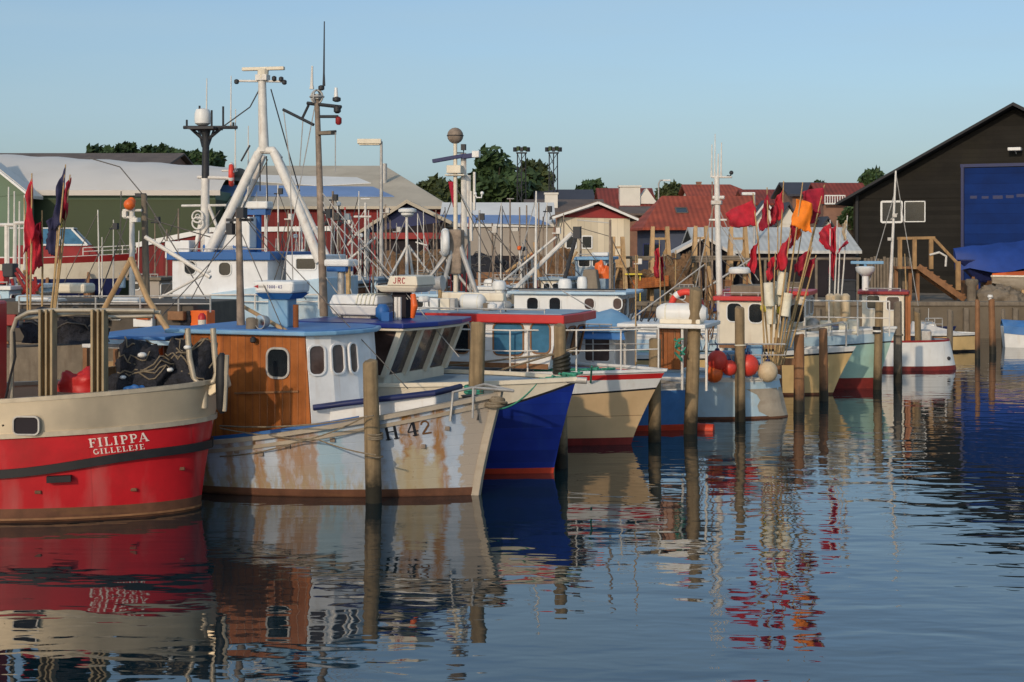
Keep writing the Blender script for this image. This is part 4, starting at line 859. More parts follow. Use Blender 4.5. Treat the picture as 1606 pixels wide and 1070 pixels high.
heap(108, 512, 120, 50, 23.4, 'net_black', 'net_heap', 'dark net bundle hanging under the top frame of the red boat', 'net heap')

# ================================================================== 2  rusty white boat
B = Boat('fishing_boat', 'rust streaked pale blue fishing boat with a varnished wheelhouse side', 745, 776, 20)
B.hull(8, 3.1, (.95, .80, 1.64, .42), .38, [('z', -.4), ('z', .02), ('z', .13), ('v', .93), ('v', 1)], ['boot_brown', 'boot_brown', 'rusted_hull', 'rusted_hull'], p=2.6, pw=2.0, kw=.88, sexp=1.35)
B.deck('deck_dark', .10)
B.rail('gunwale', 'bare_planks', lambda t: B.sh(t) + .015, .14, .07)
B.rail('rubbing_strake', 'bare_planks', lambda t: B.sh(t) - .13, .05, .06)
B.rail('deck_edge', 'mid_blue', lambda t: B.sh(t) + .075, .05, .06, .08, .2, .8)
b = MB(); st = [B.pt(1, z) + Vector((.02, 0, 0)) for z in (-.3, 0, .3, .6, .9, 1.2, 1.45, 1.64)]; st.append(st[-1] + Vector((.02, 0, .10)))
for i in range(len(st) - 1): b.beam(st[i], st[i + 1] + (st[i + 1] - st[i]) * .06, .12, .13, up=(1, 0, 0))
b.build('stem_post', 'bare_planks', B.e, bevel=.01)
a, c = B.onhull(606, 691), B.onhull(661, 682); B.hulltext('H 4', a, c, .245, 'text_black', lean=-.1)
a, c = B.onhull(662, 682), B.onhull(681, 679); B.hulltext('2', a, c, .22, 'text_rusty', lean=-.1)
for px, py in ((372, 708), (410, 712), (452, 700), (522, 690), (664, 700), (702, 672)):
    a = B.onhull(px, py); b = MB(); b.box(a + Vector((0, -.012, 0)), (.09, .03, .07)); b.build('scupper', 'mast_brown', B.h, bevel=.008)
# wheelhouse: varnished flank, white rounded front
yl = -1.1; A = B.S(478, 527, yl); A0 = B.S(491, 672, yl); xb = B.S(288, 560, yl).x; zt = A.z
fr = [(0, -1.1), (.28, -.75), (.45, -.2), (.50, .25), (.36, .75), (0, 1.1)]
b = MB(); b.prism([(xb, yl, .55), (A0.x, yl, .55), (A0.x, 1.1, .55), (xb, 1.1, .55)], [(xb, yl, zt), (A.x, yl, zt), (A.x, 1.1, zt), (xb, 1.1, zt)]); wh = b.build('wheelhouse', 'varnish', B.e, bevel=.015)
b = MB(); b.prism([(A0.x + .004 + x * 1.05, y * .996, .6) for x, y in fr], [(A.x + .004 + x, y * .996, zt) for x, y in fr]); ft = b.build('wheelhouse_front', 'white_house', B.e, bevel=.02)
window_kw = dict(parent=wh, frame='galvanised', pane='glass_dark', r=.11, fw=.035)
B.win(421, 548, 452, 591, (0, yl, 0), (1, 0, 0), **window_kw)
b = MB(); b.beam(B.S(368, 617, yl - .015), B.S(468, 614, yl - .015), .03, .03); b.build('batten', 'wood_brown', wh)
def facet(i, px0, py0, px1, py1):
    (x0, y0), (x1, y1) = fr[i], fr[i + 1]; p0 = Vector((A.x + x0, y0, zt)); q0 = Vector((A0.x + x0 * 1.05, y0, .6)); u = (Vector((A.x + x1, y1, zt)) - p0).normalized(); v = (p0 - q0); v = (v - u * v.dot(u)).normalized()
    B.win(px0, py0, px1, py1, p0 + u.cross(v) * .004, u, v, parent=ft, frame='white_house', pane='glass_brown', r=.09, fw=.03)
facet(0, 485, 543, 508, 587); facet(1, 520, 541, 538, 585); facet(2, 548, 539, 559, 584)
rf = plate(B.e, [(xb - .3, -1.22, zt), (A.x + .05, -1.22, zt), (A.x + .42, -.8, zt + .0), (A.x + .60, -.2, zt), (A.x + .64, .3, zt), (A.x + .45, .85, zt), (A.x, 1.22, zt), (xb - .3, 1.22, zt)], .07, 'sky_blue_paint')
plate(rf, [(xb - .27, -1.13, zt + .07), (A.x + .02, -1.13, zt + .07), (A.x + .36, -.76, zt + .07), (A.x + .53, -.2, zt + .07), (A.x + .57, .3, zt + .07), (A.x + .38, .8, zt + .07), (A.x, 1.14, zt + .07), (xb - .27, 1.14, zt + .07)], .012, 'roof_blue', 'roof_top', 0.0)
# trunk in front, with blue rail
T0, T1 = B.S(500, 640, -.95), B.S(672, 622, -.8)
b = MB(); b.prism([(A0.x + .2, -.92, 1.0), (T1.x, -.50, 1.28), (T1.x, .50, 1.28), (A0.x + .2, .92, 1.0)], [(A0.x + .2, -.92, 1.42), (T1.x, -.50, 1.66), (T1.x, .50, 1.66), (A0.x + .2, .92, 1.42)]); tk = b.build('trunk_cabin', 'white_house', B.e, bevel=.03)
b = MB(); b.tube([(A0.x + .02, -1.13, 1.45), (A0.x + .5, -.98, 1.52), (T1.x, -.55, 1.70), (T1.x + .05, 0, 1.71), (T1.x, .55, 1.70)], .05, 8); b.build('grab_rail', 'navy', tk, smooth=True)
b = MB(); x0 = T1.x + .25
b.tube([(x0, -.5, 1.25), (x0 + .05, -.5, 1.72), (x0 + .3, -.3, 1.78), (x0 + .9, 0, 1.72)], .025, 8); b.tube([(x0, .5, 1.25), (x0 + .05, .5, 1.72), (x0 + .3, .3, 1.78), (x0 + .9, 0, 1.72)], .025, 8); b.tube([(x0 + .35, -.4, 1.3), (x0 + .32, -.3, 1.78)], .02, 8)
b.build('bow_rail', 'galvanised', B.e, smooth=True)
b = MB(); b.lathe([(.14, 0), (.10, .05), (.10, .3), (.15, .36)], (x0 + .1, .1, 1.25), 12); b.box((x0 + .1, .1, 1.3), (.5, .5, .12)); b.build('windlass', 'dark_metal', B.e, smooth=True)
b = MB()
for i in range(5): b.torus((x0 + .62 + random.uniform(-.05, .05), -.05, 1.48 + .025 * i), .15 - .012 * i, .025, (0, .1 * i, 1), 18, 6)
b.build('rope_coil', 'rope', B.e, smooth=True)
# gear on the roof
b = MB(); cx = B.S(443, 525, -.2).x; zc0 = zt + .07; zc1 = B.S(443, 465, -.2).z
b.box((cx, -.2, (zc0 + zc1) / 2), (.38, .34, zc1 - zc0)); rp_ = b.build('radar_pedestal', 'sky_blue_paint', B.e, bevel=.03)
b = MB(); b.prism([(cx - .25, -.42, zc1 - .04), (cx + .25, -.42, zc1 - .04), (cx + .25, .02, zc1 - .04), (cx - .25, .02, zc1 - .04)], [(cx - .36, -.5, zc1 + .06), (cx + .36, -.5, zc1 + .06), (cx + .36, .1, zc1 + .06), (cx - .36, .1, zc1 + .06)]); b.build('pedestal_head', 'mid_blue', rp_)
zb_ = zc1 + .06; zz1 = B.S(443, 441, -.5).z
b = MB(); b.prism([(cx - .34, -.52, zb_), (cx + .36, -.52, zb_), (cx + .36, .12, zb_), (cx - .34, .12, zb_)], [(cx - .42, -.52, zz1), (cx + .38, -.52, zz1), (cx + .38, .12, zz1), (cx - .42, .12, zz1)]); rd = b.build('radar_scanner', 'white_paint', rp_, bevel=.05)
zm_ = (zb_ + zz1) / 2 - .02
_, tot = lettering('1000-43', lambda u, w, l: Vector((u, 0, w)), sans=True); k = .30 / tot
b, _ = lettering('1000-43', lambda u, w, l: Vector((cx - .12 + u * k, -.521 - l, zm_ + w * .055)), sans=True); b.build('marking', 'text_blue', rd, fix=False)
b = MB(); b.add([(cx - .37, -.527, zm_ + .03), (cx - .28, -.527, zm_ + .06), (cx - .28, -.527, zm_)], [(0, 1, 2)]); b.build('arrow_marking', 'text_red', rd, fix=False)
b = MB(); b.add([(cx - .27, -.526, zm_ + .012), (cx - .14, -.526, zm_ + .012), (cx - .14, -.526, zm_ + .045), (cx - .27, -.526, zm_ + .045)], [(0, 1, 2, 3)]); b.build('stripe_marking', 'galvanised', rd, fix=False)
p = B.S(410, 505, -.9); searchlight(B.e, p, .12, (-.3, -1, 0))
b = MB(); b.lathe([(.09, 0), (.09, .18), (.05, .2)], (B.S(394, 523, -.9).x, -.9, zt + .07), 12); b.build('vent_pot', 'wood_grey', B.e, smooth=True)
p = B.S(397, 538, -1.2); lamp(B.e, p, .05, .10)
b = MB(); p = B.S(464, 520, -.3); b.tube([(p.x, -.3, zt + .07), (p.x, -.3, B.S(464, 478, -.3).z)], .05, 8); b.build('exhaust_pipe', 'varnish', B.e, smooth=True)
mb_ = B.S(378, 522, 0); mt = B.S(374, 328, 0); pole(B.e, (mb_.x, 0, zt), (mt.x, 0, mt.z), .075, .05, 'mast_brown')
b = MB(); p = B.S(376, 345, 0); b.box((p.x, 0, p.z), (.5, .08, .05)); b.box((p.x + .1, -.1, p.z + .12), (.14, .14, .18)); b.box((p.x - .12, -.1, p.z - .16), (.12, .12, .2)); b.build('crosstree', 'dark_metal', B.e)
top = Vector((mt.x, 0, mt.z))
wires(B.e, [(top, B.S(480, 470, .9)), (top, B.S(300, 470, .9)), (top, B.S(640, 610, 0)), (top + Vector((0, 0, -.3)), B.S(445, 520, -.9)), (top + Vector((0, 0, -.4)), B.S(250, 500, .5))], r=.009)
b = MB(); b.tube([B.S(205, 405, .2), B.S(232, 470, 0), B.S(286, 552, -.3)], .055, 8); b.tube([B.S(380, 480, .4), B.S(450, 520, -.9)], .035, 8); b.tube([B.S(205, 408, .3), B.S(155, 500, .5)], .05, 8); b.build('boom', 'wood_pale', B.e, smooth=True)
# aft shelter with a blue roof, timber bulkhead and shelf
ar = [B.S(132, 527, -1.15), B.S(318, 524, -1.15)]; za = ar[0].z
plate(B.e, [(ar[0].x, -1.2, za - .04), (xb - .3, -1.2, za - .04), (xb - .3, 1.2, za), (ar[0].x, 1.2, za)], .06, 'roof_blue', 'shelter_roof')
b = MB(); b.beam((ar[0].x, -1.22, za - .08), (xb - .1, -1.22, za - .08), .05, .07); b.build('roof_edge', 'pale_blue_paint', B.e)
b = MB(); xa = ar[0].x; b.box(((xa + xb) / 2 - .6, .9, 1.0), (xb - xa + 1.4, .08, 1.8)); b.box((xa - .2, .2, 1.1), (.08, 1.5, 1.6)); b.build('bulkhead', 'wood_pale', B.e)
for px in (130, 178, 255):
    p = B.S(px, 600, .2); b = MB(); b.beam((p.x, .3, .5), (p.x, .3, za - .06), .09, .09); b.build('shelter_post', 'wood_brown', B.e)
p, q = B.S(132, 540, -.6), B.S(240, 537, -.6); b = MB(); b.box(((p.x + q.x) / 2, -.5, p.z), (q.x - p.x, .35, .12)); b.build('shelf', 'white_paint', B.e, bevel=.02)
p = B.S(247, 549, -.2); b = MB(); b.box((p.x, -.2, p.z), (.22, .1, .28)); b.build('fuel_can', 'buoy_orange', B.e, bevel=.03)
p = B.S(317, 500, .5); b = MB(); b.lathe([(.07, 0), (.075, .16)], (p.x, .5, za + .06), 12); k = b.build('gas_bottle', 'cream_paint', B.e, smooth=True); b = MB(); b.lathe([(.075, .16), (.07, .23), (.03, .28)], (p.x, .5, za + .06), 12); b.build('cap', 'red_paint', k, smooth=True)
# mooring lines of this boat
wires(B.e, [(B.S(345, 668, -1.35), B.hit(586, 652, (0, -1.9, 0), (0, 1, 0)))], 'rope', .014, 'mooring_line', .08)
wires(B.e, [(B.S(345, 716, -1.50), B.S(470, 692, -1.52)), (B.S(470, 692, -1.52), B.S(575, 652, -1.5))], 'rope', .012, 'mooring_line', .05)
wires(B.e, [(B.S(345, 672, -1.52), B.S(500, 690, -1.54)), (B.S(500, 690, -1.54), B.S(590, 714, -1.7))], 'rope', .012, 'mooring_line', .03)
for px in (655, 690):
    p = B.S(px, 652 - (px - 655) * .28, -1.0)

# ================================================================== 3  blue hulled boat
B = Boat('fishing_boat', 'deep blue hulled boat with an orange boot stripe and grey foredeck', 868, 742, 24)
B.hull(9, 3.3, (1.60, 1.55, 1.70, .4), .44, [('z', -.4), ('z', .0), ('z', .10), ('f', lambda t: .95 + .66 * max(0, (t - .72) / .28) ** 2), ('f', lambda t: .985 + .675 * max(0, (t - .72) / .28) ** 2), ('v', 1)], ['boot_red', 'boot_orange', 'hull_blue', 'black_paint', 'cream_paint'], p=2.9, pw=2.2, kw=.86)
B.deck('deck_grey', .05)
B.rail('gunwale', 'cream_paint', lambda t: B.sh(t) + .0, .10, .07, .02)
b = MB(); b.tube([(.2, -.1, 1.66), (.42, 0, 1.68), (.62, .05, 1.67)], .06, 8); b.build('bow_roller', 'galvanised', B.e, smooth=True)
b = MB()
for i in range(9): 
    a = B.D(845 + 7 * i, 602 - 1.8 * i, B.Y - .1); b.tube([a + Vector((random.uniform(-.2, .2), random.uniform(-.1, .3), random.uniform(-.02, .06))) for _ in range(5)], .022, 6)
b.tube(sag(B.onhull(780, 642), B.onhull(842, 606) + Vector((0, .0, .05)), .10), .014, 6); b.build('green_rope', 'rope_green', B.e, smooth=True)
# wheelhouse with forward leaning windscreen
yl = -1.2; c0 = B.S(602, 592, yl); c1 = B.S(629, 519, yl); xa_ = B.S(480, 560, yl).x; z0, z1 = 1.45, c1.z; wy = 1.2
cm = MB(); cm.prism([(xa_, -wy, z0), (c0.x, -wy, z0), (c0.x, wy, z0), (xa_, wy, z0)], [(xa_, -wy, c0.z + .03), (c0.x + .01, -wy, c0.z + .03), (c0.x + .01, wy, c0.z + .03), (xa_, wy, c0.z + .03)]); wh = cm.build('wheelhouse', 'cream_paint', B.e, bevel=.02)
g = MB(); g.prism([(xa_ + .05, -wy + .03, c0.z + .03), (c0.x - .03, -wy + .03, c0.z + .03), (c0.x - .03, wy - .03, c0.z + .03), (xa_ + .05, wy - .03, c0.z + .03)], [(xa_ + .05, -wy + .03, z1), (c1.x - .04, -wy + .03, z1), (c1.x - .04, wy - .03, z1), (xa_ + .05, wy - .03, z1)]); g.build('glazing', 'glass_brown', wh)
for (yy, wd_) in ((-wy, .12), (-.42, .10), (.40, .10), (wy, .12)):
    b = MB(); b.beam((c0.x, yy, c0.z), (c1.x, yy, z1), .10, wd_, up=(0, 1, 0)); b.build('window_post', 'cream_paint', wh)
p = B.S(566, 520, yl); b = MB(); b.beam((p.x, -wy, c0.z), (p.x, -wy, z1), .10, .08); b.build('window_post', 'cream_paint', wh)
sg = B.D(655, 573, B.Y + 1.6); b = MB(); b.ball((c0.x - .6, .1, c0.z + .12), .22); b.ball((c0.x - .75, .5, c0.z + .1), .2); 
plate(wh, [(xa_ - .3, -1.38, z1), (c1.x + .12, -1.36, z1), (c1.x + .34, -.5, z1), (c1.x + .34, .5, z1), (c1.x + .12, 1.36, z1), (xa_ - .3, 1.38, z1)], .05, 'cream_paint', 'roof_underside')
plate(wh, [(xa_ - .34, -1.42, z1 + .05), (c1.x + .15, -1.40, z1 + .05), (c1.x + .38, -.5, z1 + .05), (c1.x + .38, .5, z1 + .05), (c1.x + .15, 1.40, z1 + .05), (xa_ - .34, 1.42, z1 + .05)], .09, 'hull_blue')
zr = z1 + .14
p, q = B.S(530, 490, .1), B.S(606, 490, .1); zh = zr + .44; zm_ = (zr + .06 + zh) / 2
b = MB(); b.prism([(p.x + .06, -.2, zr + .06), (q.x - .06, -.2, zr + .06), (q.x - .06, .4, zr + .06), (p.x + .06, .4, zr + .06)], [(p.x, -.26, zm_), (q.x, -.26, zm_), (q.x, .46, zm_), (p.x, .46, zm_)]); lr = b.build('life_raft_case', 'white_paint', B.e, bevel=.03)
b = MB(); b.prism([(p.x, -.26, zm_ + .012), (q.x, -.26, zm_ + .012), (q.x, .46, zm_ + .012), (p.x, .46, zm_ + .012)], [(p.x + .05, -.18, zh), (q.x - .05, -.18, zh), (q.x - .05, .38, zh), (p.x + .05, .38, zh)]); b.build('lid', 'white_paint', lr, bevel=.03)
b = MB()
for i in range(5): x = p.x + (q.x - p.x) * (.58 + .085 * i); b.beam((x, -.27, zm_ + .02), (x, -.19, zh + .01), .022, .03); b.beam((x, -.19, zh + .012), (x, .38, zh + .012), .022, .02)
b.build('ribs', 'foam_white', lr)
b = MB(); b.box(((p.x + q.x) / 2, .1, zr + .03), (.6, .4, .06)); b.build('cradle', 'galvanised', B.e)
p = B.S(631, 500, .3); pt_ = B.S(631, 458, .3); b = MB(); b.box((p.x, .3, (zr + pt_.z) / 2), (.28, .24, pt_.z - zr)); rp_ = b.build('radar_post', 'interior_dark', B.e)
zr2 = pt_.z; x0, x1 = B.S(592, 450, .1).x, B.S(664, 450, .1).x; xm = B.S(618, 440, .1).x
b = MB(); b.prism([(x0 + .12, .0, zr2), (x1 - .12, .0, zr2), (x1 - .12, .6, zr2), (x0 + .12, .6, zr2)], [(x0, -.08, zr2 + .13), (x1 - .03, -.08, zr2 + .13), (x1 - .03, .68, zr2 + .13), (x0, .68, zr2 + .13)]); rd = b.build('radar_scanner', 'cream_paint', rp_, bevel=.04)
zt2 = B.S(640, 433, .0).z
b = MB(); b.prism([(xm - .06, -.08, zr2 + .13), (x1 - .03, -.08, zr2 + .13), (x1 - .03, .68, zr2 + .13), (xm - .06, .68, zr2 + .13)], [(xm, -.07, zt2), (x1 - .06, -.07, zt2), (x1 - .06, .66, zt2), (xm, .66, zt2)]); b.build('radar_cover', 'cream_paint', rd, bevel=.02)
_, tot = lettering('JRC', lambda u, w, l: Vector((u, 0, w)), sans=True); k = .27 / tot; zm_ = (zr2 + .13 + zt2) / 2 - .05
b, _ = lettering('JRC', lambda u, w, l: Vector((xm + .08 + u * k, -.078 - l, zm_ + w * .11)), sans=True); b.build('marking', 'text_red', rd, fix=False)
b = MB(); b.tube([B.S(648, 462, -.3), B.S(650, 480, -.35), B.S(647, 498, -.3)], [.05, .07, .04], 8); b.build('float_bundle', 'buoy_orange', B.e, smooth=True)
for px in (621, 627): b = MB(); p = B.S(px, 490, -.3); b.tube([(p.x, -.3, zr), (p.x, -.3, zr + .42)], .035, 8); b.build('roof_post', 'white_tube', B.e, smooth=True)
b = MB(); p = B.S(600, 492, -.6); b.lathe([(.05, 0), (.13, .08), (.13, .22), (.07, .3)], (p.x, -.6, zr), 12); b.box((p.x + .15, -.7, zr + .08), (.16, .14, .16)); b.build('roof_winch', 'mid_blue', B.e, smooth=True)
# tall mast with crosstrees and lamps
mb_, mt = B.S(508, 512, .2), B.S(497, 150, .2); M0 = Vector((mb_.x, .2, zr)); M1 = Vector((mt.x, .2, mt.z)); pole(B.e, M0, M1, .085, .05, 'mast_brown', n=10)
D = lambda x, y: B.S(x, y, .2)
b = MB(); b.tube([D(482, 162), D(535, 168)], .035, 8); b.tube([D(444, 172), D(492, 196)], .03, 8); b.tube([D(484, 165), D(474, 186)], .025, 6); b.tube([D(498, 183), D(530, 183)], .03, 8); b.tube([D(499, 208), D(527, 206)], .025, 6)
b.build('crosstree', 'dark_metal', B.e, smooth=True)
b = MB(); p = D(497, 152); b.torus(p, .13, .02, (0, 1, 0), 14, 6); b.torus(p, .13, .02, (1, 0, 0), 14, 6); b.torus(p, .13, .02, (0, 0, 1), 14, 6); b.box(p, (.16, .16, .1)); b.build('radar_reflector', 'galvanised', B.e, smooth=True)
for (px, py, m_, r_, h_) in ((529, 178, 'dark_metal', .07, .16), (531, 196, 'dark_red', .06, .16), (528, 160, 'dark_metal', .08, .1), (504, 142, 'dark_metal', .06, .1)): lamp(B.e, D(px, py), r_, h_, m_, 'mast_lamp')
b = MB(); p = D(527, 158); b.tube([p, p + Vector((0, 0, .25))], [.05, .03], 8); b.build('lamp_cap', 'white_paint', B.e, smooth=True)
whip(B.e, D(489, 140), .45, .03); whip(B.e, D(508, 135), 1.25, .018, 'dark_metal')
b = MB(); p = D(512, 209); b.box(p, (.32, .2, .06)); b.build('horn', 'wood_grey', B.e)
b = MB(); b.box(D(516, 335), (.10, .08, .18)); b.tube([D(500, 330), D(514, 335)], .03, 6); b.build('block', 'dark_metal', B.e)
wires(B.e, [(D(445, 175), D(455, 260)), (D(455, 260), D(460, 470)), (D(475, 190), D(470, 262)), (D(526, 206), D(526, 270)), (D(503, 310), D(600, 500)), (D(506, 330), D(640, 470)), (D(507, 430), D(570, 515)), (D(497, 150), D(430, 500)), (D(500, 305), D(555, 470)), (D(503, 300), D(720, 560))], 'galvanised', .011)
p = D(535, 420); q = D(535, 500); b = MB(); b.tube([(q.x, .2, zr), (p.x, .2, p.z)], .07, 10); rp_ = b.build('radar_column', 'galvanised', B.e, smooth=True)
p = D(535, 422); b = MB(); b.box((p.x, .2, p.z + .12), (.55, .4, .14)); b.build('radar_scanner', 'white_paint', rp_, bevel=.04); b = MB(); b.box((p.x - .03, .2, p.z + .0), (.42, .3, .1)); b.build('radar_base', 'mid_blue', rp_, bevel=.02)
pole(B.e, D(547, 512), D(546, 410), .05, .05, 'cane', 'roof_post')
# pulpit rail along the foredeck
pts = [B.pt(t, B.sh(t), sd, .12) for sd, t in ((-1, .72), (-1, .84), (-1, .94), (1, .985), (1, .94), (1, .84), (1, .70))]
pole(B.e, pts[1], pts[1] + Vector((0, 0, .55)), .02, .02, 'galvanised', 'stanchion', 6)

# ================================================================== 4  tan boat with red roof
B = Boat('fishing_boat', 'tan hulled boat with a red stripe and a cream wheelhouse under a red roof', 990, 697, 20)
B.hull(10.5, 3.5, (1.50, 1.47, 1.53, .4), .72, [('z', -.4), ('z', .0), ('z', .15), ('f', lambda t: .60), ('f', lambda t: .61), ('f', lambda t: 1.0 + .14 * max(0, (t - .8) / .2)), ('f', lambda t: 1.03 + .15 * max(0, (t - .8) / .2)), ('v', .895), ('v', .965), ('v', 1)],
       ['boot_red', 'boot_red', 'tan_paint', 'wood_brown', 'tan_paint', 'black_paint', 'white_paint', 'red_paint', 'white_paint'], p=3.0, pw=2.3, kw=.86)
B.deck('deck_grey', .06)
B.rail('gunwale', 'white_paint', lambda t: B.sh(t) + .01, .10, .05, .02)
b = MB(); b.tube([B.onhull(900, 694) + Vector((0, -.02, .12))] + [B.onhull(900 + 20 * i, 612 - 3 * i) for i in ()] + [B.onhull(910, 694) + Vector((0, -.02, .12))], .01, 5)
o, x0, x1, z0, zt = house(B, 640, 860, 505, 580, -1.2, 1.9, 'white_house', 'red_paint', .17, .16, [(714, 507, 735, 553), (775, 508, 820, 556, 'glass_blue'), (834, 508, 862, 553, 'glass_blue')], frame='wood_brown', r=.10, fw=.03, lean=.22, fwins=3, fwh=.6)
zr = zt + .17
plate(o, [(x0 - .08, -1.28, zr), (x1 + .30, -1.28, zr), (x1 + .36, -.25, zr), (x1 + .30, .78, zr), (x0 - .08, .78, zr)], .02, 'deck_grey', 'roof_top')
b = MB(); b.box((x0 - .1, -1.3, zr - .06), (1.1, .5, .14)); b.build('roof_cover', 'hull_blue', B.e, bevel=.03)
p, q = B.S(692, 465, .2), B.S(792, 467, .2); b = MB(); b.box(((p.x + q.x) / 2, .2, p.z), (q.x - p.x, .2, .19)); rd = b.build('radar_scanner', 'cream_paint', B.e, bevel=.04)
b = MB(); b.tube([((p.x + q.x) / 2 - .1, .2, zr), ((p.x + q.x) / 2 - .1, .2, p.z - .08)], .09, 10); b.build('radar_base', 'white_paint', rd, smooth=True)
_, tot = lettering('KODEN', lambda u, w, l: Vector((u, 0, w)), sans=True); k = .28 / tot
b, _ = lettering('KODEN', lambda u, w, l: Vector((p.x + .56 + u * k, .098 - l, p.z - .045 + w * .09)), sans=True); b.build('marking', 'text_blue', rd, fix=False)
p, q = B.S(722, 482, .0), B.S(760, 482, .0); canister(B.e, (p.x, 0, zr + .18), (q.x, 0, zr + .18), .17, ribs=2)
radome(B.e, B.S(783, 456, .3), .30, .22, base='white_paint'); radome(B.e, B.S(665, 474, .5), .26, .14)
searchlight(B.e, B.S(793, 479, -.6), .10, (-.8, -.6, 0)); lamp(B.e, B.S(772, 487, -.4), .10, .16, 'white_paint')
p = B.S(690, 470, .1); b = MB(); b.tube([(p.x, .1, zr), (p.x, .1, B.S(690, 455, .1).z)], .045, 8); h_ = b.build('horn_post', 'cane', B.e, smooth=True)
b = MB(); pp = B.S(684, 446, .1); b.tube([pp + Vector((-.2, 0, 0)), pp + Vector((.16, 0, .03))], [.10, .17], 14); b.build('loudhailer', 'galvanised', h_, smooth=True)
for (px, py, w_, h_, m_) in ((683, 484, .2, .26, 'white_paint'), (700, 482, .22, .26, 'cream_paint'), (712, 484, .12, .26, 'galvanised'), (765, 484, .16, .18, 'wood_grey')):
    p = B.S(px, py, -.3); b = MB(); b.box((p.x, -.3, zr + h_ / 2), (w_, .2, h_)); b.build('roof_locker', m_, B.e, bevel=.02)
pts = [B.S(px, 578, -1.45) for px in (690, 740, 800)] + [B.pt(t, B.sh(t), -1, .1) for t in (.78, .86, .93)] + [B.pt(.985, B.sh(.98), 1, .05)]
for p in pts: p.z = B.sh(.8)
handrail(B.e, pts, [.86] * 7, .017, 'white_tube')
wires(B.e, [(B.S(760, 588, -1.6), B.S(905, 545, -1.4)), (B.S(690, 575, -1.5), B.S(900, 552, -1.2))], 'rope', .02, 'mooring_line')
b = MB()
for i in range(10): a = B.pt(.80 + .012 * i, B.sh(.8) + .03, -1, .2); b.tube([a + Vector((random.uniform(-.25, .25), random.uniform(-.05, .3), random.uniform(0, .05))) for _ in range(5)], .024, 6)
b.tube([B.S(928, 575, -1.45), B.onhull(927, 600) + Vector((0, -.03, 0))], .02, 6); b.build('green_rope', 'rope_green', B.e, smooth=True)

# ================================================================== 5  low blue boat
B = Boat('fishing_boat', 'low mid blue hull with a red bottom squeezed between the tan and pale blue boats', 1086, 674, 18)
B.hull(8.5, 2.9, (1.05, 1.0, .98, .4), .05, [('z', -.4), ('z', .0), ('z', .13), ('v', .9), ('v', 1)], ['boot_orange', 'boot_orange', 'roof_blue', 'white_paint'], p=2.8, pw=2.4, kw=.95)
B.deck('deck_grey', .06)
B.rail('gunwale', 'galvanised', lambda t: B.sh(t) + .0, .12, .08, .02)
b = MB(); b.lathe([(.02, -.62), (.10, -.4), (.13, 0), (.12, .35)], (.12, 0, .02), 12, axis='x'); b.build('bulb', 'boot_orange', B.e, smooth=True)
o, x0, x1, z0, zt = house(B, 893, 965, 520, 598, -.95, 1.9, 'white_paint', 'sky_blue_paint', .06, .2, [(918, 527, 956, 566, 'glass_brown')], fw=.04, name='wheelhouse')
plate(o, [(x0 - .1, -1.18, zt - .16), (x1 + .28, -1.18, zt - .16), (x1 + .2, -1.05, zt + .0), (x0 - .1, -1.05, zt + .0)], .03, 'roof_blue', 'awning')
Z_ = [B.S(px, py, l) for px, py, l in ((885, 520, -.9), (885, 500, 0), (885, 512, .9), (950, 519, -.9), (960, 484, 0), (950, 505, .9), (1000, 520, -.9), (1000, 508, 0), (1000, 512, .9))]
for p in Z_: p.x += random.uniform(-.05, .05)
te = thing('tarpaulin', 'faded blue tarpaulin draped over the low blue boat', 'tarpaulin', B.o + B.q @ Z_[4]); te.rotation_euler = (0, 0, -B.th)
b = MB(); rows = []
for i in range(9):
    f = i / 8 * 2; k = min(1, int(f)); u = f - k; row = []
    for j in range(9):
        g = j / 8 * 2; m_ = min(1, int(g)); w_ = g - m_
        p = Z_[k * 3 + m_].lerp(Z_[k * 3 + m_ + 1], w_).lerp(Z_[k * 3 + 3 + m_].lerp(Z_[k * 3 + m_ + 4], w_), u) - Z_[4]; row.append(p + Vector((0, 0, .05 * noise.noise(p * 3))))
    rows.append(row)
b.grid(rows); o_ = b.build('sheet', 'sky_blue_paint', te, smooth=True)
p, q = B.S(1030, 515, -.6), B.S(1068, 580, -.6); b = MB(); b.box(((p.x + q.x) / 2, -.2, (p.z + q.z) / 2), (q.x - p.x, .9, p.z - q.z)); wd_ = b.build('companionway', 'varnish', B.e, bevel=.02)
b = MB(); b.box((p.x + .15, -.66, p.z - .35), (.03, .03, .6)); b.box((q.x - .12, -.66, p.z - .35), (.03, .03, .6)); b.build('door_frame', 'wood_brown', wd_)
p, q = B.S(975, 512, -.5), B.S(1112, 512, -.5); plate(B.e, [(p.x, -.95, p.z), (q.x, -.95, p.z), (q.x, .95, p.z), (p.x, .95, p.z)], .09, 'white_paint', 'canopy')
for px in (980, 1070, 1108): a = B.S(px, 520, -.85); b = MB(); b.tube([(a.x, -.85, .95), (a.x, -.85, p.z)], .03, 8); b.build('canopy_post', 'white_tube', B.e, smooth=True)
zc = p.z + .09; a, c = B.S(1030, 492, -.55), B.S(1108, 492, -.55); canister(B.e, (a.x, -.5, zc + .22), (c.x, -.5, zc + .22), .22, ribs=2)
b = MB(); b.box(((a.x + c.x) / 2, -.5, zc + .05), (c.x - a.x - .2, .5, .1)); b.build('cradle', 'cream_paint', B.e, bevel=.02)
cx_ = B.S(1079, 481, .1); lifering(B.e, (cx_.x, -.1, cx_.z - .02), .35, .075, (.15, 1, 0))
handrail(B.e, [B.S(px, 568, -1.1) for px in (880, 930, 998, 1030)], [.75] * 4, .016, 'galvanised')
b = MB()
for i in range(6): a = B.S(1064, 530 + 6 * i, -1.05); b.tube([a + Vector((random.uniform(-.1, .15), random.uniform(-.05, .05), random.uniform(-.12, .12))) for _ in range(4)], .02, 6)
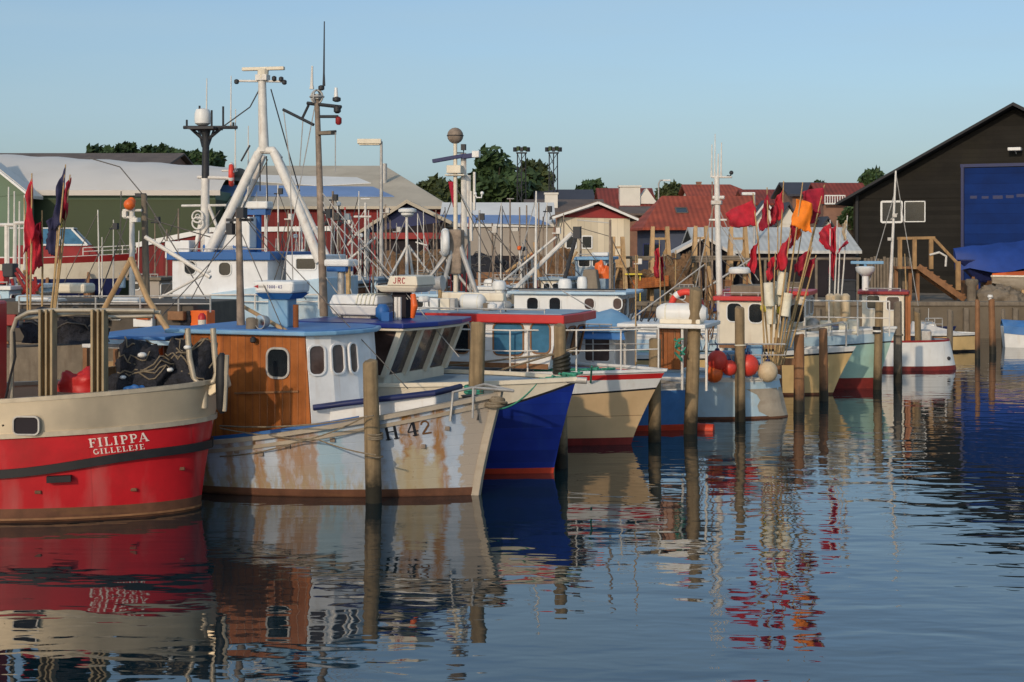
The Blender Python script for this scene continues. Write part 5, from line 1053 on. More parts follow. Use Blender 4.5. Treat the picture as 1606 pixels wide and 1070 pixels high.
b.build('green_rope', 'rope_green', B.e, smooth=True)
b = MB()
for i in range(14): p = B.S(978 + 5 * i, 505 - random.uniform(0, 12), .3); b.tube([(p.x, random.uniform(-.2, .6), zc), p + Vector((random.uniform(-.1, .1), 0, random.uniform(.1, .35)))], .015, 5)
b.build('gear_rack', 'dark_metal', B.e, smooth=True)
p = B.S(997, 512, -1.0); pole(B.e, (p.x, -1.0, 1.0), B.S(997, 400, -1.0), .02, .012, 'cane', 'flag_staff', 6)
wires(B.e, [(B.S(975, 512, 0), B.S(1105, 415, .5)), (B.S(880, 455, .2), B.S(975, 512, 0))], 'galvanised', .016)

# ================================================================== 6  pale blue boat, rounded stern with buoys
B = Boat('fishing_boat', 'faded pale blue hull with a rounded stern and bare planks, hung with buoys', 1236, 653, 15)
B.hull(11, 3.2, (1.1, 1.0, .93, .4), -.22, [('z', -.4), ('z', .0), ('z', .06), ('v', .92), ('v', 1)], ['boot_brown', 'boot_brown', 'pale_blue_paint', 'white_paint'], p=3.0, q=2.0, pw=2.6, qw=1.7, kw=.95, rq=1.0)
B.deck('deck_grey', .12)
B.rail('gunwale', 'white_paint', lambda t: B.sh(t) + .0, .12, .06, .02)
pts = []
b = MB(); g = []
for k in range(6):
    z = .04 + .66 * k / 5; row = []
    for i in range(9):
        t = .965 + .035 * i / 8 - (.012 * math.sin(k * 1.3) + .006 * k) * (1 - i / 8); q_ = B.pt(t, z, -1); row.append(q_ + Vector((.004, -.008, 0)))
    g.append(row)
b.grid(g); b.build('bare_plank_patch', 'bare_planks', B.h, fix=False)
o, x0, x1, z0, zt = house(B, 806, 970, 462, 560, -1.1, 2.2, 'white_paint', None, wins=[(827, 467, 844, 487), (862, 467, 879, 488), (917, 468, 932, 485, 'glass_brown'), (962, 468, 975, 485, 'glass_brown')], fwins=2, fwh=.4, r=.09, fw=.025)
plate(o, [(x0 - .15, -1.22, zt), (x1 + .2, -1.22, zt), (x1 + .3, 0, zt), (x1 + .2, 1.22, zt), (x0 - .15, 1.22, zt)], .07, 'pale_blue_paint')
b = MB(); b.tube([(x0 - .1, -1.2, zt + .13), (x1 + .2, -1.2, zt + .13)], .02, 6); b.build('roof_rail', 'dark_metal', o, smooth=True)
zr = zt + .07
radome(B.e, B.S(886, 456, .0), .34, .3); radome(B.e, B.S(913, 456, .3), .26, .36, 'white_paint'); radome(B.e, B.S(868, 459, -.2), .18, .1)
p = B.S(905, 440, .5); b = MB(); b.box((p.x + .35, .5, zr + .25), (.45, .4, .5), taper=.7); b.build('funnel', 'wood_grey', B.e, bevel=.03)
heap(945, 425, 22, 24, B.Y + 2.2, 'orange_plastic', 'jacket_bundle', 'orange bundle lying on the roof of the white cabin', 'bundle')
pole(B.e, (B.S(957, 455, .2).x, .2, zr), B.S(957, 345, .2), .035, .03, 'mast_brown')
pole(B.e, (B.S(840, 462, .2).x, .2, zr), B.S(841, 300, .2), .04, .02, 'white_tube')
wires(B.e, [(B.S(900, 460, 0), B.S(970, 510, -.8)), (B.S(841, 310, .2), B.S(800, 462, .2)), (B.S(957, 350, .2), B.S(905, 345, .2))], 'galvanised', .013)
b = MB(); b.tube([B.S(795, 465, .4), B.S(897, 366, .4)], .055, 8); b.tube([B.S(790, 440, .8), B.S(872, 372, .6)], .03, 8); b.build('boom', 'white_tube', B.e, smooth=True)
b = MB(); p = B.S(905, 365, .4); b.box(p, (.18, .14, .3)); b.tube([p, B.S(885, 440, .4)], .05, 8); b.build('boom_head', 'dark_metal', B.e)
# deck machinery by the stern
p = B.S(1148, 560, -.9); b = MB(); b.box((p.x - .1, -.7, p.z - .15), (.3, .3, .55)); b.box((p.x + .5, -.6, p.z + .05), (.35, .3, .5)); b.tube([(p.x + .1, -.75, p.z), (p.x + .35, -.75, p.z)], .16, 12); b.tube([(p.x + .32, -.75, p.z), (p.x + .36, -.75, p.z)], .24, 14); b.build('net_hauler', 'sky_blue_paint', B.e, bevel=.02)
b = MB()
for i in range(6): a = B.S(1115 + 16 * i, 565, -1.0); b.tube([(a.x, -1.0, .9), (a.x, -1.0, 1.5)], .02, 6)
a, c = B.S(1112, 540, -1.0), B.S(1232, 540, -1.0); b.tube([a, c], .022, 6); b.tube([a - Vector((0, 0, .25)), c - Vector((0, 0, .25))], .015, 6); b.build('railing', 'galvanised', B.e, smooth=True)
PALE = B

# ================================================================== 7  cream boat with red roof wheelhouse and tall white mast
B = Boat('fishing_boat', 'cream yellow hull with a white sheer strake and a small bow rail', 1306, 619, 18)
B.hull(9, 2.9, (1.25, 1.05, 1.32, .4), .62, [('z', -.4), ('z', .0), ('z', .06), ('v', .86), ('v', .9), ('v', 1)], ['boot_brown', 'boot_brown', 'yellow_paint', 'black_paint', 'white_paint'], p=2.4, pw=1.9, kw=.84)
B.deck('deck_grey', .08)
pts = [B.pt(t, B.sh(t), -1, .1) for t in (.80, .90)] + [B.pt(.975, B.sh(.98), -1, .02)]
b = MB(); a = pts[0]; hh = Vector((0, 0, .5)); b.tube([pts[0], pts[0] + hh * .7, pts[0] + hh + Vector((.1, 0, 0)), pts[1] + hh * 1.15, pts[2] + hh * 1.3 + Vector((-.1, .05, 0)), pts[2] + hh * 1.2, pts[2]], .025, 8)
pq = [p.copy() for p in pts]
for p in pq: p.y = -p.y
b.tube([pq[0], pq[0] + hh * .7, pq[0] + hh, pq[1] + hh * 1.15, pq[2] + hh * 1.3 + Vector((-.1, -.05, 0)), pts[2] + hh * 1.3 + Vector((-.1, .05, 0))], .025, 8); b.build('bow_rail', 'galvanised', B.e, smooth=True)
o, x0, x1, z0, zt = house(B, 1128, 1222, 472, 548, -1.0, 2.0, 'cream_paint', 'red_paint', .12, .15, [(1141, 476, 1163, 504), (1175, 477, 1196, 506)], r=.12, fw=.03, fwins=2, fwh=.5)
b = MB(); b.box(((x0 + x1) / 2 + .1, .1, zt + .26), (x1 - x0 - .3, 1.5, .28)); b.build('roof_box', 'wood_grey', B.e, bevel=.02)
p = B.S(1160, 425, .2); radome(B.e, (p.x, .2, B.S(1160, 430, .2).z), .62, .2, 'white_paint'); 
for px in (1147, 1172): q_ = B.S(px, 440, .2); pole(B.e, (q_.x, .2, zt + .1), (q_.x, .2, B.S(px, 430, .2).z), .03, .03, 'wood_brown', 'radar_leg', 6)
mb_ = B.S(1131, 500, .3); D = lambda x, y: B.S(x, y, .3); pole(B.e, (mb_.x, .3, 1.0), D(1124, 278), .10, .075, 'white_tube', n=10)
for q0, q1, r_ in ((D(1116, 278), D(1148, 278), .03), (D(1118, 310), D(1136, 310), .05), (D(1112, 345), D(1140, 345), .03)): pole(B.e, q0, q1, r_, r_, 'white_tube', 'crosstree')
b = MB(); b.box(D(1124, 318), (.3, .2, .12)); b.build('lamp_bracket', 'galvanised', B.e, bevel=.02)
b = MB(); b.tube([D(1140, 276), D(1146, 276), D(1146, 268)], .02, 6); b.ball(D(1147, 271), .06); b.build('wind_vane', 'dark_metal', B.e, smooth=True)
for px, top_, r_ in ((1116, 225, .025), (1121, 208, .02), (1131, 222, .025), (1126, 240, .03)): p = D(px, 278); whip(B.e, p, (278 - top_) * B.Y / FPX, r_)
pole(B.e, D(1117, 500), D(1117, 285), .03, .02, 'mast_brown', 'stay_pole', 6)
wires(B.e, [(D(1124, 345), D(1190, 440)), (D(1124, 300), D(1080, 500)), (D(1124, 320), D(1230, 560)), (D(1122, 500), D(1050, 460))], 'galvanised', .014)
b = MB()
for i in range(22):
    q_ = D(1100 + random.uniform(-6, 22), 470 + random.uniform(0, 90)); b.tube([q_, q_ + Vector((random.uniform(-.25, .25), random.uniform(-.3, .2), random.uniform(.4, 1.3)))], .018, 5)
b.build('hung_gear', 'net_brown', B.e, smooth=True)
b = MB(); b.tube([D(1123, 505), D(1160, 530)], .04, 8); b.tube([D(1150, 525), D(1185, 500)], .03, 8); b.build('gallows', 'mast_brown', B.e, smooth=True)

# ================================================================== 8  teal boat
B = Boat('fishing_boat', 'teal green hull with a dark red boot stripe and white bulwark', 1376, 609, 18)
B.hull(10, 3.1, (1.6, 1.45, 1.72, .4), .52, [('z', -.4), ('z', .0), ('z', .30), ('f', lambda t: 1.02 + .28 * max(0, (t - .6) / .4)), ('f', lambda t: 1.06 + .28 * max(0, (t - .6) / .4)), ('v', .92), ('v', 1)], ['boot_red', 'boot_red', 'teal_paint', 'black_paint', 'pale_blue_paint', 'white_paint'], p=2.6, pw=2.0, kw=.85)
B.deck('deck_grey', .1)
B.rail('gunwale', 'white_paint', lambda t: B.sh(t) + .0, .10, .06, .02)
o, x0, x1, z0, zt = house(B, 1130, 1262, 463, 545, -1.0, 2.0, 'cream_paint', 'red_paint', .12, .12, [(1240, 478, 1262, 505)], r=.1, fwins=2, fwh=.45)
pts = [B.S(px, 508, -1.3) for px in (1262, 1300, 1345, 1395)]
for p in pts: p.z = 1.55
handrail(B.e, pts, [.95] * 4, .022, 'white_tube')
b = MB(); a = B.S(1262, 470, -1.2); b.tube([B.S(1262, 500, -1.2), B.S(1262, 472, -1.2), B.S(1256, 466, -1.2)], .02, 6); b.build('grab_handle', 'white_tube', B.e, smooth=True)
b = MB(); p = B.S(1275, 490, -.4); b.ball((p.x, -.4, 1.75), .22); b.box((p.x + .1, -.3, 1.62), (.4, .3, .35)); b.build('deck_winch', 'galvanised', B.e, smooth=True)
for px, h_ in ((1295, .36), (1325, .34), (1338, .4)): p = B.S(px, 500, -.5); b = MB(); b.box((p.x, -.5, 1.55 + h_ / 2), (.32, .3, h_)); b.build('deck_box', 'foam_white', B.e, bevel=.03)
for px in (1302, 1313, 1326):
    p = B.S(px, 475, -.2); b = MB(); b.lathe([(.06, -.5), (.13, -.42), (.13, .3), (.06, .36)], (p.x, -.2, p.z - .1), 12); b.build('fender', 'buoy_cream', B.e, smooth=True)
TEAL = B
# ================================================================== 9  small white boat with wheelhouse
B = Boat('fishing_boat', 'small white boat with a dark red rim and a cream wheelhouse with brown posts', 1500, 579, 14, Y=47.5)
B.hull(6.5, 2.4, (1.15, .95, .98, .4), -.22, [('z', -.4), ('z', .0), ('z', .14), ('v', .93), ('v', 1)], ['boot_red', 'boot_red', 'white_paint', 'dark_red'], p=3.2, q=1.8, pw=3.0, qw=1.7, kw=.98, rq=1.0)
B.deck('deck_grey', .15)
o, x0, x1, z0, zt = house(B, 1352, 1418, 462, 545, -1.0, 2.0, 'cream_paint', 'dark_red', .10, .14, [(1360, 464, 1379, 484), (1391, 466, 1410, 486, 'glass_brown')], r=.06, fw=.03)
b = MB(); p = B.S(1427, 465, -1.0); b.box((x1 + .12, -.9, (zt + z0) / 2), (.16, .14, zt - z0)); b.box((x1 + .12, .9, (zt + z0) / 2), (.16, .14, zt - z0)); b.box((x1 + .12, 0, z0 + .45), (.08, 1.7, .9)); b.build('door_posts', 'varnish', o)
p = B.S(1357, 450, .0); b = MB(); b.tube([(p.x, 0, zt + .1), (p.x, 0, B.S(1357, 430, 0).z)], .11, 10); mp_ = b.build('radar_column', 'white_paint', B.e, smooth=True)
b = MB(); z_ = B.S(1357, 432, 0).z; b.lathe([(.12, -.02), (.3, .14), (.32, .26), (.25, .30)], (p.x, 0, z_), 16); b.build('radar_dome', 'white_paint', mp_, smooth=True)
q_ = B.S(1360, 412, 0); b = MB(); b.box((q_.x, 0, q_.z), (1.05, .18, .10)); b.tube([(p.x, 0, z_ + .28), (p.x, 0, q_.z)], .05, 8); b.build('radar_bar', 'sky_blue_paint', mp_, bevel=.02)
a = B.S(1396, 452, .2); pole(B.e, (a.x, .2, zt), B.S(1405, 268, .2), .06, .03, 'white_tube', n=8)
b = MB(); b.tube([B.S(1397, 345, .2), B.S(1408, 335, .2)], .03, 6); b.box(B.S(1403, 338, .1), (.14, .1, .12)); b.box(B.S(1395, 375, .1), (.12, .1, .1)); b.build('mast_fitting', 'galvanised', B.e)
pole(B.e, B.S(1421, 455, .3), B.S(1419, 398, .3), .025, .015, 'cane', 'flag_staff', 6)
wires(B.e, [(B.S(1405, 272, .2), B.S(1440, 480, .2)), (B.S(1404, 300, .2), B.S(1360, 455, .2))], 'galvanised', .014)
p = B.S(1455, 520, -.2); b = MB(); b.box((B.S(1448, 525, 0).x, 0, 1.05), (.5, .8, .4)); b.build('engine_box', 'galvanised', B.e, bevel=.05)
b = MB(); a = B.onhull(1488, 562); b.ball(a + Vector((0, -.03, 0)), .06); b.build('scupper', 'dark_metal', B.h, smooth=True)

# ================================================================== small boats by the quay
B = Boat('motor_yacht', 'small white cabin boat with metal rails moored below the quay', 1483, 535, 14, Y=56)
B.hull(4.5, 1.9, (.85, .75, .9, .4), .4, [('z', -.3), ('z', 0), ('v', .8), ('v', 1)], ['boot_brown', 'white_paint', 'navy'], p=2.4)
B.deck('white_paint', .05); o, *_ = house(B, 1440, 1468, 508, 520, -.6, 1.2, 'white_paint', None, wins=[(1446, 511, 1462, 517)], fwins=1, fwh=.2, name='cabin')
handrail(B.e, [B.S(px, 518, -.6) for px in (1452, 1466, 1478)], [.45] * 3, .02, 'galvanised'); whip(B.e, B.S(1456, 508, 0), .6)
B = Boat('open_boat', 'small cream open boat with a pale deck moored beside the white boat', 1530, 546, 10, Y=55)
B.hull(4.2, 1.6, (.80, .70, .72, .4), .1, [('z', -.3), ('z', .0), ('z', .08), ('v', .82), ('v', .88), ('v', 1)], ['boot_brown', 'black_paint', 'yellow_paint', 'black_paint', 'white_paint'], p=3, kw=.95); B.deck('white_paint', .03)
b = MB(); b.prism([(-2.4, -.6, .68), (-.5, -.5, .68), (-.5, .5, .68), (-2.4, .6, .68)], [(-2.3, -.15, 1.12), (-1.0, -.1, .82), (-1.0, .1, .82), (-2.3, .15, 1.12)]); b.build('cover', 'membrane_white', B.e, bevel=.03)
B = Boat('open_boat', 'open boat under a bright blue cover at the right edge of the quay wall', 1742, 543, 8, Y=57)
B.hull(4, 1.7, (.80, .72, .85, .4), .3, [('z', -.3), ('z', .0), ('v', 1)], ['boot_brown', 'white_paint'], p=2.4, kw=.9, stern=.35)
b = MB(); b.grid([[B.pt(t, B.sh(t) + dz, sd, -.03 + iz) for t in B.ts if t < .97] for sd, dz, iz in ((-1, -.25, 0), (-1, .05, .02), (-1, .28, .45), (1, .28, .45), (1, .05, .02), (1, -.25, 0))]); b.build('cover', 'roof_blue', B.e, smooth=True)
# ================================================================== boats in the row behind
def low_hull(B, L, beam, m='white_paint', top='wood_brown', h=1.5):
    B.hull(L, beam, (h * 1.05, h, h * 1.2, .4), .5, [('z', -.4), ('z', .15), ('v', .9), ('v', 1)], ['boot_red', m, top], p=2.4); B.deck('deck_dark', .1)
# --- big white and blue trawler with the A-frame
B = Boat('trawler', 'big white and blue trawler with a white tripod mast and radar bar', 560, 600, 12, Y=42)
low_hull(B, 13, 4.2, 'sky_blue_paint', 'white_paint', 1.9)
K = lambda x, y, l=0.0: B.S(x, y, l)
o, x0, x1, z0, zt = house(B, 270, 420, 408, 485, -1.7, 3.4, 'white_house', 'mid_blue', .22, .12, [(290, 410, 307, 430), (344, 412, 362, 432)], r=.12, fw=.03)
b = MB(); p, q = K(282, 468, -1.75), K(345, 482, -1.75); b.box(((p.x + q.x) / 2, -1.72, (p.z + q.z) / 2), (q.x - p.x, .1, p.z - q.z)); b.build('side_panel', 'deck_grey', o)
b = MB(); p, q = K(330, 455, -1.9), K(500, 480, -1.9)
b.prism([(p.x, -1.9, q.z - .9), (q.x, -1.6, q.z - .9), (q.x, 1.6, q.z - .9), (p.x, 1.9, q.z - .9)], [(p.x, -1.9, p.z - .1), (q.x, -1.6, p.z + .35), (q.x, 1.6, p.z + .35), (p.x, 1.9, p.z - .1)]); b.build('foredeck_house', 'pale_blue_paint', B.e, bevel=.03)
p, q = K(448, 400, -1.2), K(500, 470, -1.2); b = MB(); b.box(((p.x + q.x) / 2, .0, (p.z + q.z) / 2), (q.x - p.x, 2.4, p.z - q.z)); dh = b.build('deck_house', 'white_house', B.e, bevel=.03)
B.win(465, 406, 495, 422, (0, -1.2, 0), (1, 0, 0), parent=dh, r=.05)
for (px, py, w_, h_, m_) in ((278, 392, .5, .5, 'white_paint'), (296, 388, .3, .4, 'white_paint'), (350, 380, .9, .5, 'white_paint'), (385, 365, .5, .9, 'white_paint'), (360, 392, 1.4, .3, 'mid_blue')):
    p = K(px, py, -.6); b = MB(); b.box((p.x, -.6, p.z), (w_, .6, h_)); b.build('roof_locker', m_, B.e, bevel=.03)
b = MB(); p = K(405, 322, -.3); b.box(p, (.75, .5, .22)); rd = b.build('radar_scanner', 'white_paint', B.e, bevel=.05); b = MB(); b.box(p - Vector((0, 0, .2)), (.6, .4, .16)); b.tube([p - Vector((0, 0, .2)), K(405, 400, -.3)], .1, 8); b.build('radar_base', 'mid_blue', rd)
# tripod
b = MB()
b.tube([K(406, 240, -.5), K(362, 330, -.9), K(325, 400, -1.2)], [.135, .135, .14], 10); b.tube([K(430, 240, -.5), K(470, 330, -.9), K(502, 412, -1.2)], [.135, .135, .14], 10)
b.tube([K(436, 244, .5), K(480, 330, .8), K(516, 405, 1.2)], [.07] * 3, 8); b.tube([K(414, 244, .5), K(380, 330, .8), K(385, 410, 1.2)], [.08] * 3, 8)
b.tube([K(400, 250, -.45), K(408, 236, -.4), K(428, 236, -.4), K(438, 250, -.45)], .12, 10); b.build('tripod_mast', 'white_tube', B.e, smooth=True)
b = MB(); b.tube([K(414, 238, -.4), K(412, 180, -.4), K(411, 120, -.4)], [.15, .13, .11], 10); tm = b.build('topmast', 'white_tube', B.e, smooth=True)
b = MB(); b.tube([K(372, 127, -.4), K(448, 128, -.4)], .035, 8); b.box(K(412, 122, -.4), (.34, .3, .16)); b.build('crosstree', 'white_tube', B.e)
b = MB(); p = K(413, 108, -.4); b.box(p, (1.28, .14, .10)); b.tube([p, K(412, 124, -.4)], .16, 10); b.build('radar_bar', 'cream_paint', B.e, bevel=.02)
for (px, py) in ((371, 132), (430, 127), (446, 133), (441, 128), (413, 199), (397, 330)): lamp(B.e, K(px, py, -.45), .07, .14, 'dark_metal', 'mast_lamp')
wires(B.e, [(K(408, 138, -.4), K(392, 168, -.4)), (K(392, 168, -.4), K(352, 197, -.4)), (K(408, 245, -.4), K(408, 300, -.4)), (K(418, 245, -.4), K(420, 330, -.4)), (K(425, 140, -.4), K(470, 300, -.4))], 'dark_metal', .02)
lifering(B.e, K(363, 274, -.6), .28, .07, (1, .35, 0))
b = MB(); b.tube([K(392, 228, -.4), K(378, 253, -.5)], .03, 6); b.build('lamp_arm', 'dark_metal', B.e, smooth=True)
for q0, q1, r_ in ((K(310, 278, -.3), K(365, 280, -.3), .05), (K(348, 268, -.3), K(372, 268, -.3), .03), (K(285, 323, -.3), K(355, 322, -.3), .035)): pole(B.e, q0, q1, r_, r_, 'white_tube', 'yard')
# second mast: white below, black above with platform and dome
b = MB(); b.tube([K(321, 400, -.3), K(322, 280, -.3)], [.13, .12], 10); b.tube([K(326, 320, -.3), K(345, 368, -.3)], .05, 8); b.tube([K(305, 400, -.6), K(315, 345, -.3)], .06, 8); b.build('lower_mast', 'white_tube', B.e, smooth=True)
b = MB(); b.tube([K(322, 285, -.3), K(323, 215, -.3), K(322, 205, -.3)], [.11, .10, .16], 10)
b.tube([K(288, 200, -.3), K(372, 200, -.3)], .05, 8); b.tube([K(322, 222, -.3), K(300, 202, -.3)], .05, 6); b.tube([K(322, 222, -.3), K(346, 202, -.3)], .05, 6); b.tube([K(318, 230, -.1), K(312, 205, .3)], .04, 6); b.tube([K(326, 230, -.1), K(335, 205, .3)], .04, 6)
b.box(K(322, 202, -.3), (.8, .7, .06))
for px, tp in ((313, 166), (332, 173), (350, 167), (293, 188), (366, 192)): b.tube([K(px, 202, -.3), K(px, tp, -.3)], .03, 6)
b.build('upper_mast', 'dark_metal', B.e, smooth=True)
radome(B.e, K(318, 197, -.2), .48, .5)
for px, tp, bt in ((324, 122, 180), (362, 118, 200), (369, 170, 270), (389, 196, 320), (418, 270, 420), (402, 300, 400)): p = K(px, bt, -.2); whip(B.e, p, (bt - tp) * B.Y / FPX, .022)
b = MB(); b.torus(K(310, 340, -.5), .17, .025, (0, 1, 0), 18, 6); b.torus(K(310, 350, -.5), .17, .025, (0, 1, 0), 18, 6); b.torus(K(310, 340, -.3), .07, .02, (0, 1, 0), 12, 6); b.build('block_wheel', 'white_tube', B.e, smooth=True)
handrail(B.e, [K(px, 485, -1.9) for px in (255, 290, 330, 400, 450, 500)], [.4] * 6, .025, 'white_tube')
wires(B.e, [(K(420, 250, -.4), K(300, 480, -1)), (K(345, 330, -.5), K(250, 470, -1)), (K(460, 350, -.9), K(420, 470, -1.5))], 'wire', .016)
# --- boat with the mast ball
B = Boat('fishing_boat', 'boat behind the red roof with a tripod mast topped by a grey ball', 830, 600, 14, Y=39)
low_hull(B, 10, 3.2); K = lambda x, y, l=0.0: B.S(x, y, l)
o, x0, x1, z0, zt = house(B, 640, 690, 466, 520, -1, 2, 'white_house', 'pale_blue_paint', .08, .1, [(650, 470, 664, 482), (672, 470, 684, 482)], fwins=1)
pole(B.e, K(715, 500, 0), K(714, 222, 0), .07, .05, 'cream_paint', n=10)
b = MB(); p = K(714, 213, 0); b.ball(p, .22, 1, 16); ball_ = b.build('radar_reflector', 'mast_brown', B.e, smooth=True); b = MB(); b.torus(p, .222, .012, (0, 0, 1), 24, 6); b.build('seam', 'dark_metal', ball_)
b = MB(); b.box(K(727, 231, 0), (.12, .12, .16)); b.tube([K(715, 240, 0), K(727, 240, 0), K(727, 232, 0)], .02, 6); b.build('mast_lamp', 'dark_metal', B.e)
b = MB(); b.beam(K(679, 253, 0), K(729, 244, 0), .14, .1); b.beam(K(726, 246, 0), K(748, 243, 0), .16, .12); b.build('radar_bar', 'navy', B.e, bevel=.01); b = MB(); b.box(K(747, 242, 0), (.2, .2, .18)); b.build('sensor', 'white_paint', B.e, bevel=.02)
b = MB(); p = K(714, 266, 0); b.box(p, (.4, .35, .22)); b.box(K(715, 275, 0), (.56, .3, .04)); b.build('lamp_box', 'cream_paint', B.e, bevel=.03)
b = MB(); b.tube([K(727, 240, .2), K(728, 370, .2)], .08, 8); b.tube([K(733, 275, .3), K(733, 340, .3)], .1, 8); b.tube([K(744, 270, .3), K(744, 330, .3)], .04, 8); b.tube([K(738, 300, .3), K(739, 378, .3)], .05, 8); b.build('antenna_column', 'white_tube', B.e, smooth=True)
b = MB(); b.tube([K(745, 305, .2), K(748, 310, .2), K(755, 310, .2), K(756, 304, .2)], .02, 6); b.ball(K(745, 304, .2), .05); b.ball(K(756, 303, .2), .05); b.build('wind_vane', 'white_paint', B.e, smooth=True)
b = MB(); b.tube([K(714, 370, 0), K(690, 470, -.6)], .06, 8); b.tube([K(716, 370, 0), K(748, 462, -.6)], .07, 8); b.tube([K(708, 385, 0), K(662, 455, .3)], .05, 8); b.tube([K(706, 395, 0), K(668, 442, -.4)], .05, 8); b.tube([K(712, 360, .3), K(735, 360, .5), K(738, 460, .6)], .04, 8); b.build('tripod_mast', 'galvanised', B.e, smooth=True)
lifering(B.e, K(698, 380, -.2), .28, .1, (1, .4, 0)).data.materials[0] = MATS['white_paint']
b = MB(); b.box(K(715, 395, 0), (.4, .4, 1.2)); b.build('winch_gear', 'mast_brown', B.e, bevel=.05)
fl = MB(); fl.grid([[K(703 + i * 2.5 + j * 1.5, 285 + j * 8, .05 * math.sin(i + j)) for i in range(4)] for j in range(6)]); fl.build('small_flag', 'flag_crimson', B.e, smooth=True)
wires(B.e, [(K(714, 290, 0), K(800, 470, 0)), (K(714, 300, 0), K(650, 470, 0)), (K(735, 330, .3), K(870, 462, 0)), (K(740, 420, .4), K(830, 470, 0))], 'wire', .014)
# --- far work boat with blue trimmed radars
B = Boat('fishing_boat', 'far work boat with a blue roof and white radar near the boarded hut', 985, 560, 12, Y=50)
low_hull(B, 9, 2.8, 'white_paint', 'mid_blue'); K = lambda x, y, l=0.0: B.S(x, y, l)
o, x0, x1, z0, zt = house(B, 902, 950, 408, 470, -1.1, 2.2, 'deck_grey', 'sky_blue_paint', .1, .12, [(908, 405, 925, 418), (930, 405, 945, 418)], fwins=1)
for (px, py, w_) in ((942, 399, .58), (921, 416, .62)): p = K(px, py, -.8); b = MB(); b.box(p, (w_, .4, .13)); r_ = b.build('radar_scanner', 'white_paint', B.e, bevel=.04); b = MB(); b.box(p - Vector((0, 0, .12)), (w_ * .8, .34, .09)); b.build('radar_base', 'navy', r_)
pole(B.e, K(910, 470, 0), K(911, 355, 0), .05, .03, 'mast_brown'); wires(B.e, [(K(911, 358, 0), K(960, 372, 0)), (K(911, 356, 0), K(870, 460, 0))])
# --- gallows boat behind the red one
B = Boat('fishing_boat', 'grey gallows boat with a white lamp mast behind the black net heaps', 330, 640, 14, Y=33)
low_hull(B, 11, 3.2, 'wood_grey', 'wood_grey', 1.7); K = lambda x, y, l=0.0: B.S(x, y, l)
pole(B.e, K(207, 520, 0), K(207, 318, 0), .075, .06, 'white_tube')
b = MB(); b.ball(K(203, 321, -.1), .13); b.ball(K(206, 316, .1), .10); b.build('lamp_orange', 'orange_plastic', B.e, smooth=True)
b = MB(); b.tube([K(193, 330, 0), K(222, 330, 0)], .03, 8); b.tube([K(194, 341, 0), K(212, 341, 0)], .03, 8); b.box(K(196, 336, 0), (.1, .1, .14)); b.box(K(212, 345, 0), (.2, .14, .1)); b.build('crosstree', 'white_tube', B.e)
pole(B.e, K(231, 520, .3), K(226, 305, .3), .09, .07, 'wood_grey', 'derrick_post'); b = MB(); b.beam(K(213, 306, .3), K(228, 306, .3), .1, .08); b.build('derrick_head', 'dark_metal', B.e)
wires(B.e, [(K(226, 308, .3), K(188, 262, .3)), (K(188, 262, .3), K(140, 248, .3)), (K(190, 300, .3), K(188, 400, .3)), (K(228, 342, .3), K(330, 372, .3)), (K(207, 325, 0), K(150, 480, 0)), (K(226, 310, .3), K(330, 480, 0))], 'wire', .014)
b = MB(); b.tube([K(228, 372, -.2), K(330, 435, -.4)], .05, 8); b.tube([K(330, 425, 0), K(250, 468, -.3)], .03, 8); b.build('boom', 'white_tube', B.e, smooth=True)
for (px, py, w_, h_, m_) in ((199, 474, .82, .2, 'white_paint'), (118, 452, .75, .22, 'cream_paint'), (70, 476, .5, .3, 'white_paint'), (45, 473, .4, .3, 'pale_blue_paint'), (90, 478, .25, .28, 'white_paint')):
    p = K(px, py, -1.0); b = MB(); b.box(p, (w_, .5, h_)); b.build('deck_box', m_, B.e, bevel=.06)
b = MB(); p = K(150, 470, -1.2); b.box((p.x - .3, -.2, p.z - .5), (5.5, 2.4, .9)); b.build('deck_house', 'deck_dark', B.e, bevel=.03)
handrail(B.e, [K(px, 490, -1.5) for px in (30, 90, 150, 220, 280, 330)], [.35] * 6, .02, 'galvanised')
for i in range(16):
    p = K(random.uniform(20, 330), random.uniform(492, 506), -1.35); w_, h_ = random.uniform(.2, .55), random.uniform(.15, .4); b = MB(); b.box((p.x, -1.5 + random.uniform(0, .3), p.z), (w_, .3, h_), random.uniform(-.3, .3)); b.build('deck_box', random.choice(['dark_red', 'net_black', 'wood_brown', 'navy', 'white_paint', 'orange_plastic', 'dark_metal', 'mid_blue', 'net_brown']), B.e, bevel=.02)
b = MB(); b.box(K(192, 440, .3), (.12, .1, .35)); b.build('flag_bundle', 'pale_blue_paint', B.e, bevel=.02)
# --- light blue sided boat far left
B = Boat('fishing_boat', 'pale blue boat with red gear and thin white aerials at the left edge', 95, 600, 10, Y=37)
low_hull(B, 8, 3, 'pale_blue_paint', 'dark_red', 1.6); K = lambda x, y, l=0.0: B.S(x, y, l)
o, *_ = house(B, -40, 14, 455, 540, -1.2, 2.4, 'pale_blue_paint', 'white_paint', .1, .1, [(-20, 462, 0, 482)], fwins=1)
for px, tp in ((13, 292), (22, 299), (30, 315), (38, 305)): whip(B.e, K(px, 470, 0), (470 - tp) * B.Y / FPX, .03)
b = MB(); b.tube([K(-20, 353, 0), K(22, 353, 0)], .05, 8); b.tube([K(24, 350, 0), K(40, 350, 0)], .05, 8); b.tube([K(10, 353, 0), K(10, 470, 0)], .05, 8); b.tube([K(24, 352, 0), K(22, 470, 0)], .05, 8); b.build('gantry', 'white_tube', B.e, smooth=True)
b = MB()
for i in range(10): q_ = K(random.uniform(15, 65), random.uniform(420, 490), -.8); b.tube([q_, q_ + Vector((random.uniform(-.5, .5), 0, random.uniform(.2, .8)))], .04, 6)
b.build('gallows', 'dark_red', B.e, smooth=True)
